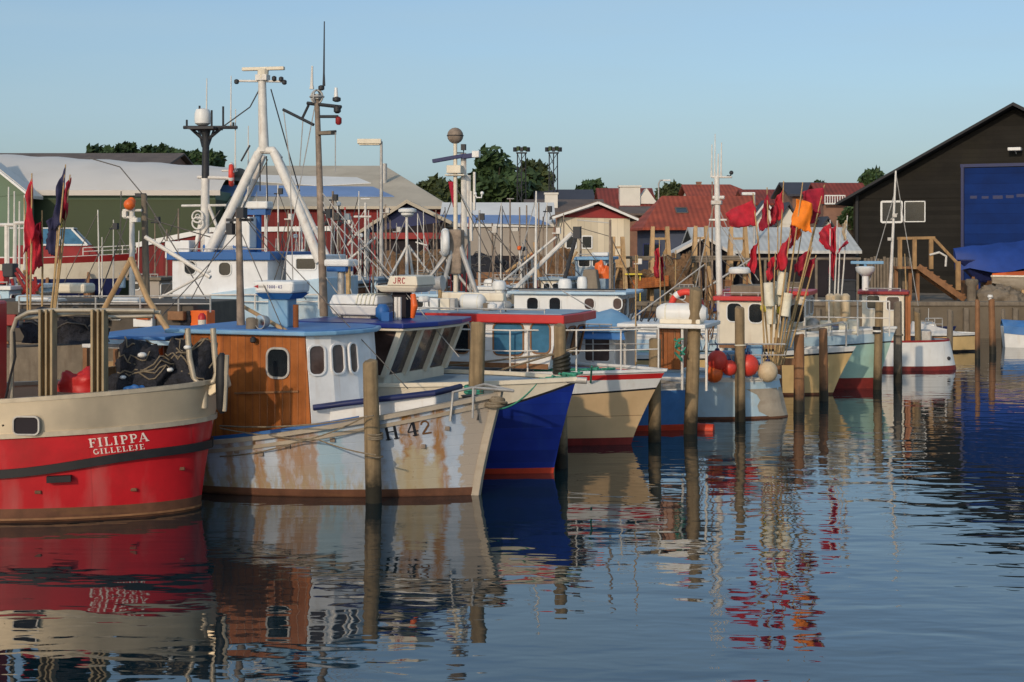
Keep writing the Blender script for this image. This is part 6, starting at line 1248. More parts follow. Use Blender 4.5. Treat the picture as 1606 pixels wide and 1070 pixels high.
b = MB(); b.tube([K(38, 425, -.5), K(66, 470, -.6)], .05, 8); b.tube([K(24, 418, -.5), K(36, 470, -.6)], .04, 8); b.build('boom', 'wood_pale', B.e, smooth=True)
for (px, py, m_) in ((16, 424, 'dark_metal'), (2, 435, 'red_paint'), (1, 455, 'net_black')): b = MB(); b.box(K(px, py, -.6), (.3, .3, .34)); b.build('deck_light', m_, B.e, bevel=.03)
# --- mast cluster boats in front of the red shed
for (px, lab, ms) in ((560, 'slim boat with two white masts in front of the red shed wall', ((573, 318, .06, 'white_tube'), (552, 345, .05, 'white_tube'), (541, 325, .04, 'red_paint'), (530, 310, .05, 'white_tube'), (592, 330, .03, 'galvanised'))),
                      (650, 'boat with a white radar tripod before the open shed', ((638, 330, .07, 'white_tube'), (655, 335, .025, 'white_tube'), (612, 345, .03, 'mast_brown'), (606, 350, .025, 'mast_brown')))):
    B = Boat('fishing_boat', lab, px + 70, 560, 12, Y=54); low_hull(B, 8, 2.8, 'membrane_grey' if px == 560 else 'sky_blue_paint', 'wood_brown', 1.5); K = lambda x, y, l=0.0: B.S(x, y, l)
    o, *_ = house(B, px - 30, px + 30, 440, 500, -1, 2, 'white_house' if px == 650 else 'pale_blue_paint', 'deck_grey', .1, .1, [(px - 20, 446, px - 6, 458), (px + 4, 446, px + 18, 458)], fwins=1)
    for (mx, tp, r_, m_) in ms: pole(B.e, K(mx, 450, random.uniform(-.4, .4)), K(mx, tp, 0), r_, r_ * .7, m_)
    if px == 650:
        p = K(639, 335, 0); b = MB(); b.lathe([(.15, -.12), (.24, -.05), (.24, .02), (.34, .06), (.34, .16), (.2, .2)], p, 14); b.build('radar_dome', 'white_paint', B.e, smooth=True)
        b = MB(); b.tube([K(639, 385, 0), K(610, 438, -.5)], .05, 8); b.tube([K(641, 385, 0), K(648, 438, .5)], .05, 8); b.tube([K(652, 380, 0), K(670, 385, 0)], .03, 6); b.build('tripod_mast', 'white_tube', B.e, smooth=True)
    else:
        b = MB(); b.tube([K(555, 340, 0), K(582, 340, 0)], .04, 8); b.tube([K(566, 312, 0), K(580, 312, 0)], .03, 6); b.tube([K(578, 330, 0), K(578, 400, 0)], .02, 6); b.box(K(547, 345, 0), (.16, .16, .28)); b.tube([K(545, 385, 0), K(560, 365, 0)], .04, 6); b.build('crosstree', 'white_tube', B.e)
        b = MB(); b.box(K(528, 340, 0), (.3, .2, .3)); b.box(K(541, 345, 0), (.2, .2, .3)); b.build('mast_box', 'dark_metal', B.e, bevel=.03)
    wires(B.e, [(K(ms[0][0], ms[0][1] + 10, 0), K(px - 60, 450, 0)), (K(ms[0][0], ms[0][1] + 20, 0), K(px + 70, 455, 0)), (K(ms[1][0], ms[1][1], 0), K(px + 40, 455, 0))], 'galvanised', .018)
# spare aerial boats between trawler and hut
B = Boat('fishing_boat', 'low boat with bare brown masts in front of the grey membrane shed', 860, 565, 12, Y=52); low_hull(B, 9, 2.8, 'wood_grey', 'wood_brown', 1.5); K = lambda x, y, l=0.0: B.S(x, y, l)
o, *_ = house(B, 770, 820, 440, 500, -1, 2, 'wood_brown', 'membrane_grey', .1, .1, [(778, 446, 792, 458), (800, 446, 812, 458)], fwins=1)
for mx, tp in ((800, 312), (815, 325), (826, 322), (845, 318), (838, 380), (852, 340)): pole(B.e, K(mx, 450, 0), K(mx, tp, 0), .04, .025, 'mast_brown')
b = MB(); b.box(K(808, 360, .0), (.25, .2, .12)); b.tube([K(795, 312, 0), K(806, 312, 0)], .02, 6); b.build('crosstree', 'galvanised', B.e)
b = MB(); b.tube([K(838, 395, 0), K(788, 432, 0)], .06, 8); b.tube([K(841, 400, 0), K(832, 440, 0)], .05, 8); b.tube([K(838, 380, 0), K(846, 440, 0)], .05, 8); b.build('boom', 'wood_pale', B.e, smooth=True)
p = K(776, 432, -.5); b = MB(); b.box(p, (1.2, .5, .22)); b.build('net_bin', 'wood_brown', B.e)
# --- more small working boats, masts and rigging between the trawler and the hut
def back_boat(px, Y, lab, hullm, housem, roofm, masts, pxh, yh, stays=(), L=8.0, booms=(), dome=None):
    B = Boat('fishing_boat', lab, px, 560, random.uniform(8, 18), Y=Y); low_hull(B, L, 2.7, hullm, 'wood_brown', 1.4); K = lambda x, y, l=0.0: B.S(x, y, l)
    o, *_ = house(B, pxh[0], pxh[1], yh[0], yh[1], -.9, 1.8, housem, roofm, .1, .1, [(pxh[0] + 5 + 14 * k, yh[0] + 5, pxh[0] + 14 + 14 * k, yh[0] + 14) for k in range(max(1, int((pxh[1] - pxh[0] - 8) / 14)))], fwins=1, fwh=.35)
    for mx, tp, bt, r_, m_ in masts: pole(B.e, K(mx + random.uniform(-2, 2), bt, random.uniform(-.5, .5)), K(mx, tp, 0), r_, r_ * .6, m_)
    for a, c, r_, m_ in booms: pole(B.e, K(*a, -.2), K(*c, .2), r_, r_, m_, 'boom')
    if stays: wires(B.e, [(K(*a), K(*c)) for a, c in stays], 'wire', .015)
    for mx, tp, bt, r_, m_ in masts[:2]:
        b = MB(); b.tube([K(mx - 6, tp + 14), K(mx + 7, tp + 14)], .025, 6); b.box(K(mx + 4, tp + 10), (.14, .14, .2)); b.build('crosstree', random.choice(('galvanised', 'dark_metal', 'white_tube')), B.e)
    if dome: radome(B.e, K(*dome), .45, .28, 'white_paint', 'navy')
    for k in range(5):
        p = K(random.uniform(pxh[0] - 40, pxh[1] + 30), yh[1] - random.uniform(0, 22), random.uniform(-.8, .6)); w_ = random.uniform(.25, .6); b = MB(); b.box(p, (w_, .35, random.uniform(.2, .5)), random.uniform(-.4, .4)); b.build('deck_box', random.choice(('net_black', 'dark_red', 'navy', 'wood_grey', 'white_paint', 'deck_grey', 'net_brown')), B.e, bevel=.02)
    BB.append((pxh[0], B)); return B
BB = []
back_boat(600, 46, 'brown masted boat close behind the blue roof, before the red wall', 'membrane_grey', 'wood_grey', 'deck_grey', [(522, 300, 470, .06, 'mast_brown'), (541, 330, 470, .04, 'white_tube'), (563, 300, 470, .03, 'white_tube'), (585, 345, 470, .04, 'mast_brown')], (500, 548), (446, 500),
          [((522, 305), (600, 480)), ((522, 310), (470, 480)), ((541, 335), (580, 470)), ((563, 305), (520, 470)), ((522, 330), (640, 470))], booms=[((520, 430), (590, 372), .04, 'white_tube')])
back_boat(520, 50, 'white boat with thin aerials showing between the tripod legs', 'white_paint', 'white_house', 'mid_blue', [(436, 290, 470, .04, 'white_tube'), (452, 330, 470, .05, 'mast_brown'), (470, 300, 470, .025, 'white_tube'), (398, 320, 470, .03, 'galvanised'), (488, 350, 470, .03, 'white_tube')], (420, 465), (430, 500),
          [((436, 300), (380, 470)), ((436, 300), (500, 470)), ((452, 335), (420, 470)), ((470, 310), (520, 460))], dome=(443, 428))
back_boat(735, 57, 'small dark boat with paired poles before the open gable shed', 'navy', 'wood_brown', 'wood_grey', [(604, 320, 455, .03, 'mast_brown'), (622, 350, 455, .03, 'galvanised'), (664, 330, 455, .025, 'white_tube'), (680, 350, 455, .04, 'mast_brown'), (698, 325, 455, .03, 'wood_grey')], (648, 690), (432, 490),
          [((604, 325), (570, 455)), ((604, 330), (650, 455)), ((680, 355), (720, 455)), ((698, 330), (640, 455)), ((664, 335), (690, 450))], booms=[((690, 450), (640, 385), .05, 'galvanised')])
back_boat(830, 44, 'boat with a galvanised derrick behind the ball topped mast', 'sky_blue_paint', 'white_house', 'white_paint', [(752, 330, 470, .05, 'galvanised'), (772, 350, 470, .04, 'mast_brown'), (786, 318, 470, .025, 'white_tube')], (746, 792), (455, 510),
          [((752, 335), (700, 470)), ((752, 335), (810, 470)), ((786, 322), (760, 470)), ((772, 355), (840, 462))], booms=[((742, 462), (690, 395), .045, 'galvanised'), ((748, 466), (700, 410), .035, 'wood_pale')], dome=(770, 452))
back_boat(935, 48, 'brown rigged boat tucked against the left corner of the boarded hut', 'wood_grey', 'cream_paint', 'deck_grey', [(858, 318, 470, .03, 'white_tube'), (872, 352, 470, .04, 'mast_brown'), (884, 335, 470, .03, 'mast_brown'), (960, 372, 470, .04, 'wood_grey'), (978, 390, 470, .03, 'cane')], (848, 890), (440, 500),
          [((858, 322), (820, 465)), ((858, 322), (910, 465)), ((884, 340), (850, 465)), ((884, 345), (960, 440)), ((960, 376), (1000, 460))], booms=[((870, 450), (905, 395), .04, 'wood_pale')])
back_boat(330, 46, 'low boat with brown poles beneath the dark green wall', 'wood_grey', 'membrane_grey', 'wood_grey', [(178, 345, 470, .03, 'galvanised'), (243, 335, 480, .03, 'mast_brown'), (262, 360, 480, .04, 'mast_brown'), (160, 372, 470, .025, 'white_tube'), (218, 362, 470, .025, 'white_tube')], (205, 250), (440, 500),
          [((178, 350), (120, 470)), ((178, 350), (240, 470)), ((262, 365), (200, 470)), ((243, 340), (300, 470)), ((243, 345), (330, 440))])
back_boat(1120, 54, 'boat with slim poles behind the white life raft and lifebuoy', 'deck_grey', 'wood_brown', 'wood_grey', [(1000, 400, 470, .03, 'cane'), (1060, 392, 470, .03, 'cane'), (1098, 372, 470, .04, 'mast_brown'), (1108, 395, 470, .035, 'mast_brown')], (1060, 1092), (455, 500),
          [((1098, 376), (1050, 465)), ((1098, 376), (1180, 450)), ((1108, 398), (1130, 470))], booms=[((1095, 460), (1180, 405), .04, 'galvanised')])
rg = random.Random(11)
for k in range(70):                  # a thicket of aerials, poles and stays on those boats
    px0, B = rg.choice(BB[:4] if k % 3 else BB); K = lambda x, y, l=0.0: B.S(x, y, l); x = px0 + rg.uniform(-70, 90)
    if not 150 < x < 1010: continue
    tp = rg.uniform(320, 405); l_ = rg.uniform(-.8, .8); r_ = rg.choice((.018, .022, .03, .04)); m_ = rg.choice(('white_tube', 'mast_brown', 'galvanised', 'wood_grey', 'white_tube', 'dark_red', 'dark_metal'))
    pole(B.e, K(x + rg.uniform(-8, 8), 470, l_), K(x, tp, l_), r_, r_ * .6, m_, 'antenna' if r_ < .025 else 'pole', 6)
    if k % 3 == 0: wires(B.e, [(K(x, tp + 4, l_), K(x + rg.choice((-1, 1)) * rg.uniform(30, 70), 465, l_))], 'wire', .014)
    if k % 5 == 0: lamp(B.e, K(x, tp, l_), .07, .14, rg.choice(('dark_metal', 'white_paint', 'orange_plastic')), 'mast_lamp')
# --- white cabin cruiser on a cradle ashore
B = Boat('motorboat', 'white motorboat with a dark red band and navy bottom propped ashore', 192, 455, -8, Y=68, z=2.0)
B.hull(7.2, 2.4, (1.45, 1.4, 1.62, .4), .9, [('z', -.35), ('z', .42), ('v', .78), ('v', .98), ('v', 1)], ['navy', 'cream_paint', 'dark_red', 'white_paint'], p=2.2, pw=1.6, kw=.75)
B.deck('white_paint', .04); K = lambda x, y, l=0.0: B.S(x, y, l)
b = MB(); a0, a1 = K(108, 390, -.8), K(150, 368, -.8)
b.prism([(-4.6, -.9, 1.3), (-.9, -.5, 1.4), (-.9, .5, 1.4), (-4.6, .9, 1.3)], [(-4.6, -.85, 1.95), (-1.4, -.5, 1.95), (-1.4, .5, 1.95), (-4.6, .85, 1.95)]); cb = b.build('cabin', 'dark_red', B.e, bevel=.03)
b = MB(); b.prism([(-4.0, -.80, 1.955), (-1.5, -.52, 1.955), (-1.5, .52, 1.955), (-4.0, .80, 1.955)], [(-3.8, -.68, 2.7), (-2.2, -.48, 2.7), (-2.2, .48, 2.7), (-3.8, .68, 2.7)]); ws = b.build('windscreen', 'glass_blue', cb)
b = MB()
for y0, y1 in ((-.84, -.7), (.84, .7)):
    s_ = 1 if y0 > 0 else -1
    b.beam((-1.5, .54 * s_, 1.96), (-2.2, .50 * s_, 2.7), .08); b.beam((-2.5, .66 * s_, 1.96), (-2.9, .58 * s_, 2.7), .08); b.beam((-4.0, .82 * s_, 1.96), (-3.8, .70 * s_, 2.7), .08); b.beam((-4.0, .83 * s_, 1.97), (-1.5, .55 * s_, 1.97), .08)
b.beam((-1.5, -.52, 1.96), (-1.5, .52, 1.96), .08); b.build('screen_frame', 'white_paint', cb)
plate(cb, [(-4.9, -.75, 2.7), (-2.1, -.52, 2.7), (-2.1, .52, 2.7), (-4.9, .75, 2.7)], .06, 'white_paint')
handrail(B.e, [B.pt(t, B.sh(t), -1, .08) for t in (.7, .8, .9, .97)], [.35] * 4, .025, 'white_tube')
e = thing('boat_cradle', 'timber props and keel blocks carrying the white motorboat ashore', 'boat cradle', B.o + Vector((0, 0, -.5)), .14)
for x in (-5.2, -3.2, -1.4):
    b = MB(); b.box((x, 0, .2), (.4, 2.0, .4)); b.build('keel_block', 'wood_brown', e)
    for s_ in (-1, 1): b = MB(); b.beam((x, 1.5 * s_, 0), (x, .8 * s_, 1.2), .12); b.build('prop', 'wood_brown', e)

# ================================================================== things on the quay
def qthing(name, label, cat, px, Y, group=None): p = at(px, 400, Y); return thing(name, label, cat, (p.x, Y, QZ), 0, group)
def trestle(px0, px1, ptop, pbot, Y, lab):
    pc = (px0 + px1) / 2; e = qthing('net_trestle', lab, 'trestle', pc, Y, 'timber net trestles on the quay'); s_ = Y / FPX; h = at(0, ptop, Y).z - QZ; w_ = (px1 - px0) * s_ / 2
    for sx in (-1, 1):
        b = MB()
        b.beam((sx * (w_ + .12), -.8, 0), (sx * w_, -.05, h), .16); b.build('leg', 'wood_pale', e)
        b = MB(); b.beam((sx * (w_ + .12), .8, 0), (sx * w_, .05, h - .1), .16); b.build('leg', 'wood_pale', e)
    b = MB(); b.beam((-w_, -.15, h * .84), (w_, -.15, h * .84), .1); b.beam((-w_ - .05, -.4, h * .55), (w_ + .05, -.4, h * .55), .1); b.beam((-w_, .1, h * .84), (w_, .1, h * .84), .1); b.beam((-w_, -.5, h * .3), (w_, -.2, h * .75), .07); b.build('cross_beam', 'wood_pale', e)
trestle(1024, 1046, 356, 450, 65.0, 'timber net trestle just right of the boarded hut'); trestle(1091, 1107, 355, 450, 65.5, 'narrow timber net trestle at the pale tent'); trestle(1147, 1168, 356, 450, 66, 'timber net trestle behind the tall white mast')
trestle(962, 976, 372, 440, 64, 'leaning brown timber trestle against the cream hut wall')
e = qthing('timber_rack', 'horizontal rail of grey poles running between the net trestles', 'rack', 1060, 64.6); b = MB()
for px0, px1, py in ((980, 1160, 404), (990, 1350, 407), (1070, 1115, 411)): a, c = at(px0, py, 64.6) - e.location, at(px1, py - 1, 64.6) - e.location; b.tube([a, c], .06, 8)
for px in (990, 1060, 1130, 1200, 1280, 1345): a = at(px, 406, 64.6) - e.location; b.beam((a.x, 0, 0), (a.x, 0, a.z), .1)
b.build('rails', 'wood_grey', e)
heap(1066, 433, 46, 44, 64.2, 'net_brown', 'net_heap', 'brown rope and net pile by the timber trestles', 'net heap', .6)
heap(1000, 440, 80, 26, 64.4, 'net_brown', 'net_heap', 'dark brown net mass under the red flag near the hut', 'net heap', .6)
e = qthing('plank_stack', 'slanted stack of brown planks under the hanging red flag', 'plank stack', 1017, 63.4); b = MB()
for i in range(5): a, c = at(992, 452 - 3.2 * i, 63.4 + .1 * i) - e.location, at(1048, 447 - 3.4 * i, 63.4 + .1 * i) - e.location; b.beam(a, c, .3, .085)
b.build('planks', 'varnish', e)
e = qthing('barrow', 'small yellow topped trolley beside the plank stack', 'trolley', 993, 63.6); b = MB(); a = at(993, 430, 63.6) - e.location; b.box((0, 0, a.z), (.75, .4, .06)); b.beam((-.3, 0, 0), (-.3, 0, a.z), .05); b.beam((.3, 0, 0), (.3, 0, a.z), .05); b.build('frame', 'yellow_plastic', e)
for i, (px, py, w_, h_, m_, lab) in enumerate(((885, 440, 1.0, .9, 'dark_red', 'dark red crate on the quay behind the white cabin, beside the hut'), (965, 445, .8, .8, 'navy', 'dark blue tub at the foot of the boarded hut'), (1130, 440, .9, .9, 'wood_brown', 'brown crate beneath the tall white mast'), (1180, 446, .9, .7, 'mid_blue', 'mid blue crate below the metal roof'), (1235, 446, 1.2, .8, 'wood_grey', 'grey crate under the metal roof by the marker flags'), (1320, 448, 1.1, .9, 'dark_metal', 'black crate below the right end of the metal roof'))):
    e = qthing('fish_crate', lab, 'crate', px, 65 + .2 * i, 'crates on the quay'); b = MB(); b.box((0, 0, h_ / 2), (w_, .7, h_)); b.box((0, 0, h_ - .03), (w_ * 1.06, .76, .08)); b.box((0, 0, h_ * .5), (w_ * 1.03, .73, .06)); b.build('body', m_, e, bevel=.02)
for i, (px, Y, m_, lab) in enumerate(((680, 66, 'dark_red', 'red upright drum at the mouth of the open shed'), (755, 66, 'wood_brown', 'brown drum under the grey membrane shed'), (835, 65, 'dark_red', 'dark red drum between the brown masts'), (780, 66, 'navy', 'navy drum beside the brown drum'))):
    e = qthing('drum', lab, 'drum', px, Y, 'drums on the quay'); b = MB(); b.lathe([(.3, 0), (.32, .02), (.3, .3), (.32, .32), (.3, .6), (.32, .62), (.3, .9), (.28, .92)], (0, 0, 0), 16); b.build('barrel', m_, e, smooth=True)
heap(640, 425, 110, 60, 67, 'net_brown', 'net_heap', 'brown tarpaulined heap in the open gable shed', 'net heap', .5)
heap(760, 432, 110, 50, 67.5, 'net_black', 'net_heap', 'dark net heap before the grey membrane shed', 'net heap', .5)
heap(875, 425, 70, 60, 66, 'net_brown', 'net_heap', 'net heap beside the left wall of the boarded hut', 'net heap', .5)
# board fence and stairs by the boathouse
e = qthing('board_fence', 'grey board fence standing left of the wooden stairs', 'fence', 1390, 66); b = MB()
for i in range(15):
    a = at(1357 + 5.0 * i, 404 + random.uniform(-2, 3), 66) - e.location; b.box((a.x, 0, a.z / 2), (.11, .04, a.z))
a, c = at(1355, 412, 66.05) - e.location, at(1432, 412, 66.05) - e.location; b.beam(a + Vector((0, .07, 0)), c + Vector((0, .07, 0)), .06, .1); b.beam((a.x, .05, .4), (c.x, .05, .4), .06, .1); b.build('boards', 'wood_grey', e)
e = qthing('wooden_stairs', 'brown wooden stairs with a pale post and rail landing by the boathouse', 'stairs', 1450, 64.6); Y = 64.6
Lp = lambda x, y, dy=0.0: at(x, y, Y) - e.location + Vector((0, dy, 0))
b = MB(); n = 7
for i in range(n):
    f = i / (n - 1); a = Lp(1448 + 60 * f, 420 + 42 * f); b.box((a.x, .5, a.z), (.34, 1.0, .06))
b.build('treads', 'wood_brown', e)
b = MB(); b.beam(Lp(1440, 418), Lp(1513, 470), .07, .26); b.beam(Lp(1440, 418, 1.05), Lp(1513, 470, 1.05), .07, .26); b.build('stringer', 'wood_brown', e)
b = MB(); a, c = Lp(1406, 420), Lp(1446, 420); b.box(((a.x + c.x) / 2, .5, a.z), (c.x - a.x, 1.1, .1))
for px in (1410, 1432, 1444): q_ = Lp(px, 420); b.beam((q_.x, .5, 0), (q_.x, .5, q_.z), .14)
b.build('landing', 'wood_brown', e)
b = MB()
for px in (1411, 1434, 1460): q_, t_ = Lp(px, 422), Lp(px, 373); b.beam((q_.x, -.02, q_.z), (t_.x, -.02, t_.z), .17, .12)
b.beam(Lp(1407, 374, -.03), Lp(1466, 373, -.03), .12, .12); b.beam(Lp(1464, 374, -.03), Lp(1500, 412, -.03), .1, .12)
for px in (1502,): q_, t_ = Lp(px, 455), Lp(px, 410); b.beam((q_.x, -.05, q_.z), (t_.x, -.05, t_.z), .2, .14)
b.build('railing', 'wood_tan', e)
b = MB(); b.tube([Lp(1457, 400, -.1), Lp(1472, 396, -.1), Lp(1483, 402, -.1), Lp(1482, 418, -.1)], .05, 8); b.build('white_hose', 'white_tube', e, smooth=True)
# blue tarped boat and wooden dinghy ashore
B = Boat('covered_boat', 'boat ashore under a big sagging blue tarpaulin by the blue door', 1500, 420, 0, Y=67, z=2.55)
B.th = 0
b = MB(); rows = []
for j in range(9):
    ph = -1.0 + 2.0 * j / 8; row = []
    for i in range(13):
        f = i / 12; x = f * 5.2; w_ = 1.25 * math.sin(min(1, .12 + f * 2.2) * math.pi / 2); ztop = 1.28 + .42 * min(1, f * 1.3); zl = .0 + .1 * math.sin(i * 1.3)
        k = abs(ph); row.append(Vector((x - .15 * (1 - k), ph * w_, ztop - (k ** 1.6) * (ztop - .25 - zl) + .03 * math.sin(i * 2.1 + j)))) 
    rows.append(row)
b.grid(rows); b.add(rows and [r[0] for r in rows], [tuple(range(9))]); b.build('tarpaulin', 'tarp_blue', B.e, smooth=True)
b = MB(); b.prism([(.9, -.15, -.3), (6, -.2, -.3), (6, .2, -.3), (.9, .15, -.3)], [(-.05, -.5, .75), (6, -1.1, .75), (6, 1.1, .75), (-.05, .5, .75)]); b.build('hull', 'navy', B.e, bevel=.05)
e = thing('boat_stand', 'wooden stand and dark clutter beneath the tarpaulined boat', 'boat stand', B.o + Vector((0, 0, 0)) - Vector((0, 0, 1.05))); 
for x in (.6, 1.5, 3.2): b = MB(); b.box((x, 0, .42), (.3, 1.6, .84)); b.beam((x, -1.1, 0), (x, -.5, 1.0), .12); b.build('block', 'wood_brown', e)
b = MB()
b.box((2.2, -.9, .3), (1.6, .6, .6)); b.box((3.6, -.7, .4), (1.2, .7, .8)); b.build('clutter', 'interior_dark', e, bevel=.05)
B = Boat('wooden_dinghy', 'upturned orange sided wooden dinghy at the right edge of the quay', 1640, 440, 0, Y=64.5, z=2.3)
b = MB(); A_ = B.S(1556, 404, 0).x
rows = []
for i in range(9):
    f = i / 8; x = A_ + f * 3.2; w_ = .9 * math.sin(min(1, .04 + f * 1.4) * math.pi / 2); rows.append([Vector((x, -w_, .28 + .0 * f)), Vector((x, -w_ * .85, -.12 * min(1, f * 3))), Vector((x, -w_ * .35, -.55 * min(1, f * 2.2))), Vector((x, w_ * .35, -.55 * min(1, f * 2.2))), Vector((x, w_ * .85, -.12)), Vector((x, w_, .28))])
b.grid(rows); b.build('hull', 'bare_planks', B.e, smooth=True)
b = MB(); b.tube([r[0] + Vector((0, -.02, .02)) for r in rows], .05, 8); b.tube([r[-1] + Vector((0, .02, .02)) for r in rows], .05, 8); b.build('gunwale', 'cream_paint', B.e, smooth=True)
b = MB(); b.grid([[r[0] + Vector((0, .03, .02)) for r in rows], [Vector((r[0].x, 0, .42 + .25 * i / 8)) for i, r in enumerate(rows)], [r[-1] + Vector((0, -.03, .02)) for r in rows]]); b.build('cover', 'orange_plastic', B.e, smooth=True)
b = MB(); b.beam((A_ + 1.2, -.5, -.8), (A_ + 1.2, -.4, -.3), .1); b.beam((A_ + 2.2, -.5, -.8), (A_ + 2.2, -.4, -.3), .1); b.beam((A_ + 1.2, .5, -.8), (A_ + 1.2, .4, -.3), .1); b.build('trestle', 'wood_pale', B.e)
for i, (px, lab, m_) in enumerate(((1524, 'stout brown mooring bollard post at the foot of the stairs', 'wood_brown'), (1548, 'short grey heap of folded tarpaulin on the quay edge', None))):
    if m_: e = qthing('bollard', lab, 'bollard', px, 63.6); b = MB(); b.lathe([(.2, 0), (.2, .7), (.28, .78), (.28, .95), (.2, 1.0)], (0, 0, 0), 14); b.build('post', 'wood_grey', e, smooth=True)
    else: heap(1568, 460, 70, 24, 63.8, 'wood_grey', 'tarpaulin', lab, 'tarpaulin', .4)
for px, h_ in ((1555, .32),): 
    e = qthing('bollard', 'small pale knob bollard on the quay edge above the blue covered boat', 'bollard', 1553, 62.9); b = MB(); b.lathe([(.07, 0), (.07, .14), (.12, .18), (.1, .28)], (0, 0, .06), 12); b.build('post', 'white_paint', e, smooth=True)

# ================================================================== mooring piles
def pile(px, top, wl, wpx, lab, lean=0.0, m='pile_wood', wet=.36, bands=True):
    Y = ywl(wl); s_ = Y / FPX; p = at(px, wl, Y); r = wpx * s_ / 2; h = (wl - top) * s_
    e = thing('mooring_pile', lab, 'mooring pile', (p.x, Y, 0), random.uniform(0, 6), 'wooden mooring piles'); ax = random.uniform(-.03, .03) + lean
    def ring(z): return Vector((ax * z * math.cos(-e.rotation_euler.z), ax * z * math.sin(-e.rotation_euler.z), z))
    def col(z0, z1, k, r0, r1, nz, mname, name, parent):
        b = MB(); n = 16; rows = []; fz = [random.uniform(.93, 1.05) for _ in range(n)]
        for i in range(k + 1):
            f = i / k; z = z0 + (z1 - z0) * f; c = ring(z); rr = r0 + (r1 - r0) * f
            rows.append([c + Vector((math.cos(2 * math.pi * j / n), math.sin(2 * math.pi * j / n), 0)) * rr * fz[j % n] * (1 + random.uniform(-nz, nz)) for j in range(n)] )
            rows[-1].append(rows[-1][0])
        ta, tb = random.uniform(0, 6), random.uniform(.05, .5); c = ring(z1)
        top_ = [v + Vector((0, 0, tb * ((v.x - c.x) * math.cos(ta) + (v.y - c.y) * math.sin(ta)) + random.uniform(-.012, .012))) for v in rows[-1][:-1]]
        rows[-1] = top_ + [top_[0]]; cap = [c + (v - c) * .8 + Vector((0, 0, .025)) for v in top_]; rows.append(cap + [cap[0]])
        b.grid(rows); b.add(cap, [tuple(range(n))])
        return b.build(name, mname, parent, smooth=True, fix=False)
    sh_ = col(-.6, h, 10, r * 1.08, r * .95, .02, m, 'shaft', e); None
    return e, h, r
e, h, r = pile(587, 568, 788, 25, 'thick pale pile standing against the rusty boat side, nearest of all')
wires(e, [], 'rope', .02); b = MB()
for z in (1.02, 1.05, 1.09): b.torus((0, 0, z), r * 1.04, .016, (0, .05, 1), 20, 6)
b.torus((0, 0, .72), r * 1.05, .015, (0, -.05, 1), 20, 6); b.build('rope_loop', 'rope', e, smooth=True)
e, h, r = pile(743, 508, 757, 25, 'pale pile with a green rope turn behind the rusty bow'); b = MB()
for z in (1.55, 1.59, 1.64): b.torus((0, 0, z), r * 1.06, .03, (0, .06, 1), 20, 6)
b.build('rope_loop', 'rope_green', e, smooth=True)
e, h, r = pile(881, 512, 734, 20, 'dark topped pile wrapped in weed and rope beside the blue bow'); b = MB()
for i in range(5): b.torus((0, 0, 1.75 + .07 * i), r * 1.12, .045, (.1 * i, .1, 1), 18, 6)
b.build('rope_loop', 'pile_wet', e, smooth=True)
e, h, r = pile(1027, 533, 693, 19, 'short pile in front of the tan bow'); b = MB()
for z in (1.35, 1.39): b.torus((0, 0, z), r * 1.05, .018, (0, .05, 1), 20, 6)
b.build('rope_loop', 'rope', e, smooth=True)
e, h, r = pile(1083, 455, 680, 21, 'tallest pile, rising past the white life raft and red lifebuoy', lean=.012)
e, h, r = pile(1161, 484, 661, 16, 'tall slim pile between the red buoys and the pale blue hull'); b = MB(); b.torus((0, 0, 1.75), r * 1.06, .018, (0, .05, 1), 20, 6); b.build('rope_loop', 'foam_white', e, smooth=True)
pile(1222, 532, 640, 12, 'low pile half hidden behind the cream buoy', m='pile_wood_brown')
e, h, r = pile(1253, 527, 646, 17, 'brown pile with a cross timber left of the cream bow', m='pile_wood_brown'); b = MB(); b.beam((-.6 * math.cos(e.rotation_euler.z), .6 * math.sin(e.rotation_euler.z), h * .66), (0, 0, h * .66), .14, .16); b.build('cross_timber', 'wood_brown', e)
pile(1292, 517, 629, 14, 'brown pile directly before the cream hull', m='pile_wood_brown')
e, h, r = pile(1376, 474, 611, 13, 'pale pile with a black collar in front of the teal hull'); b = MB(); b.lathe([(r * 1.12, h * .64), (r * 1.12, h * .72)], (0, 0, 0), 16); b.build('collar', 'black_rubber', e); b = MB(); b.lathe([(r * 1.14, h * .66), (r * 1.14, h * .68)], (0, 0, 0), 16); b.build('ring', 'white_paint', e)
e, h, r = pile(1408, 475, 600, 13, 'greenish dark pile between the teal and the small white boat', m='pile_wood_grey'); b = MB(); b.torus((0, 0, h * .6), r * 1.08, .03, (0, .05, 1), 16, 6); b.build('rope_loop', 'rope', e, smooth=True)
pile(1441, 491, 580, 10, 'pile in front of the small white boat')
pile(1489, 488, 566, 9, 'pile between the small white boat and the cream open boat', m='pile_wood_grey')
pile(1533, 472, 562, 8, 'slim pile right of the cream open boat', m='pile_wood_brown'); pile(1557, 471, 555, 10, 'stout pile before the quay wall, left of the blue covered boat', m='pile_wood_brown'); pile(1574, 486, 537, 6, 'thin short pile touching the blue covered boat', m='pile_wood_grey')

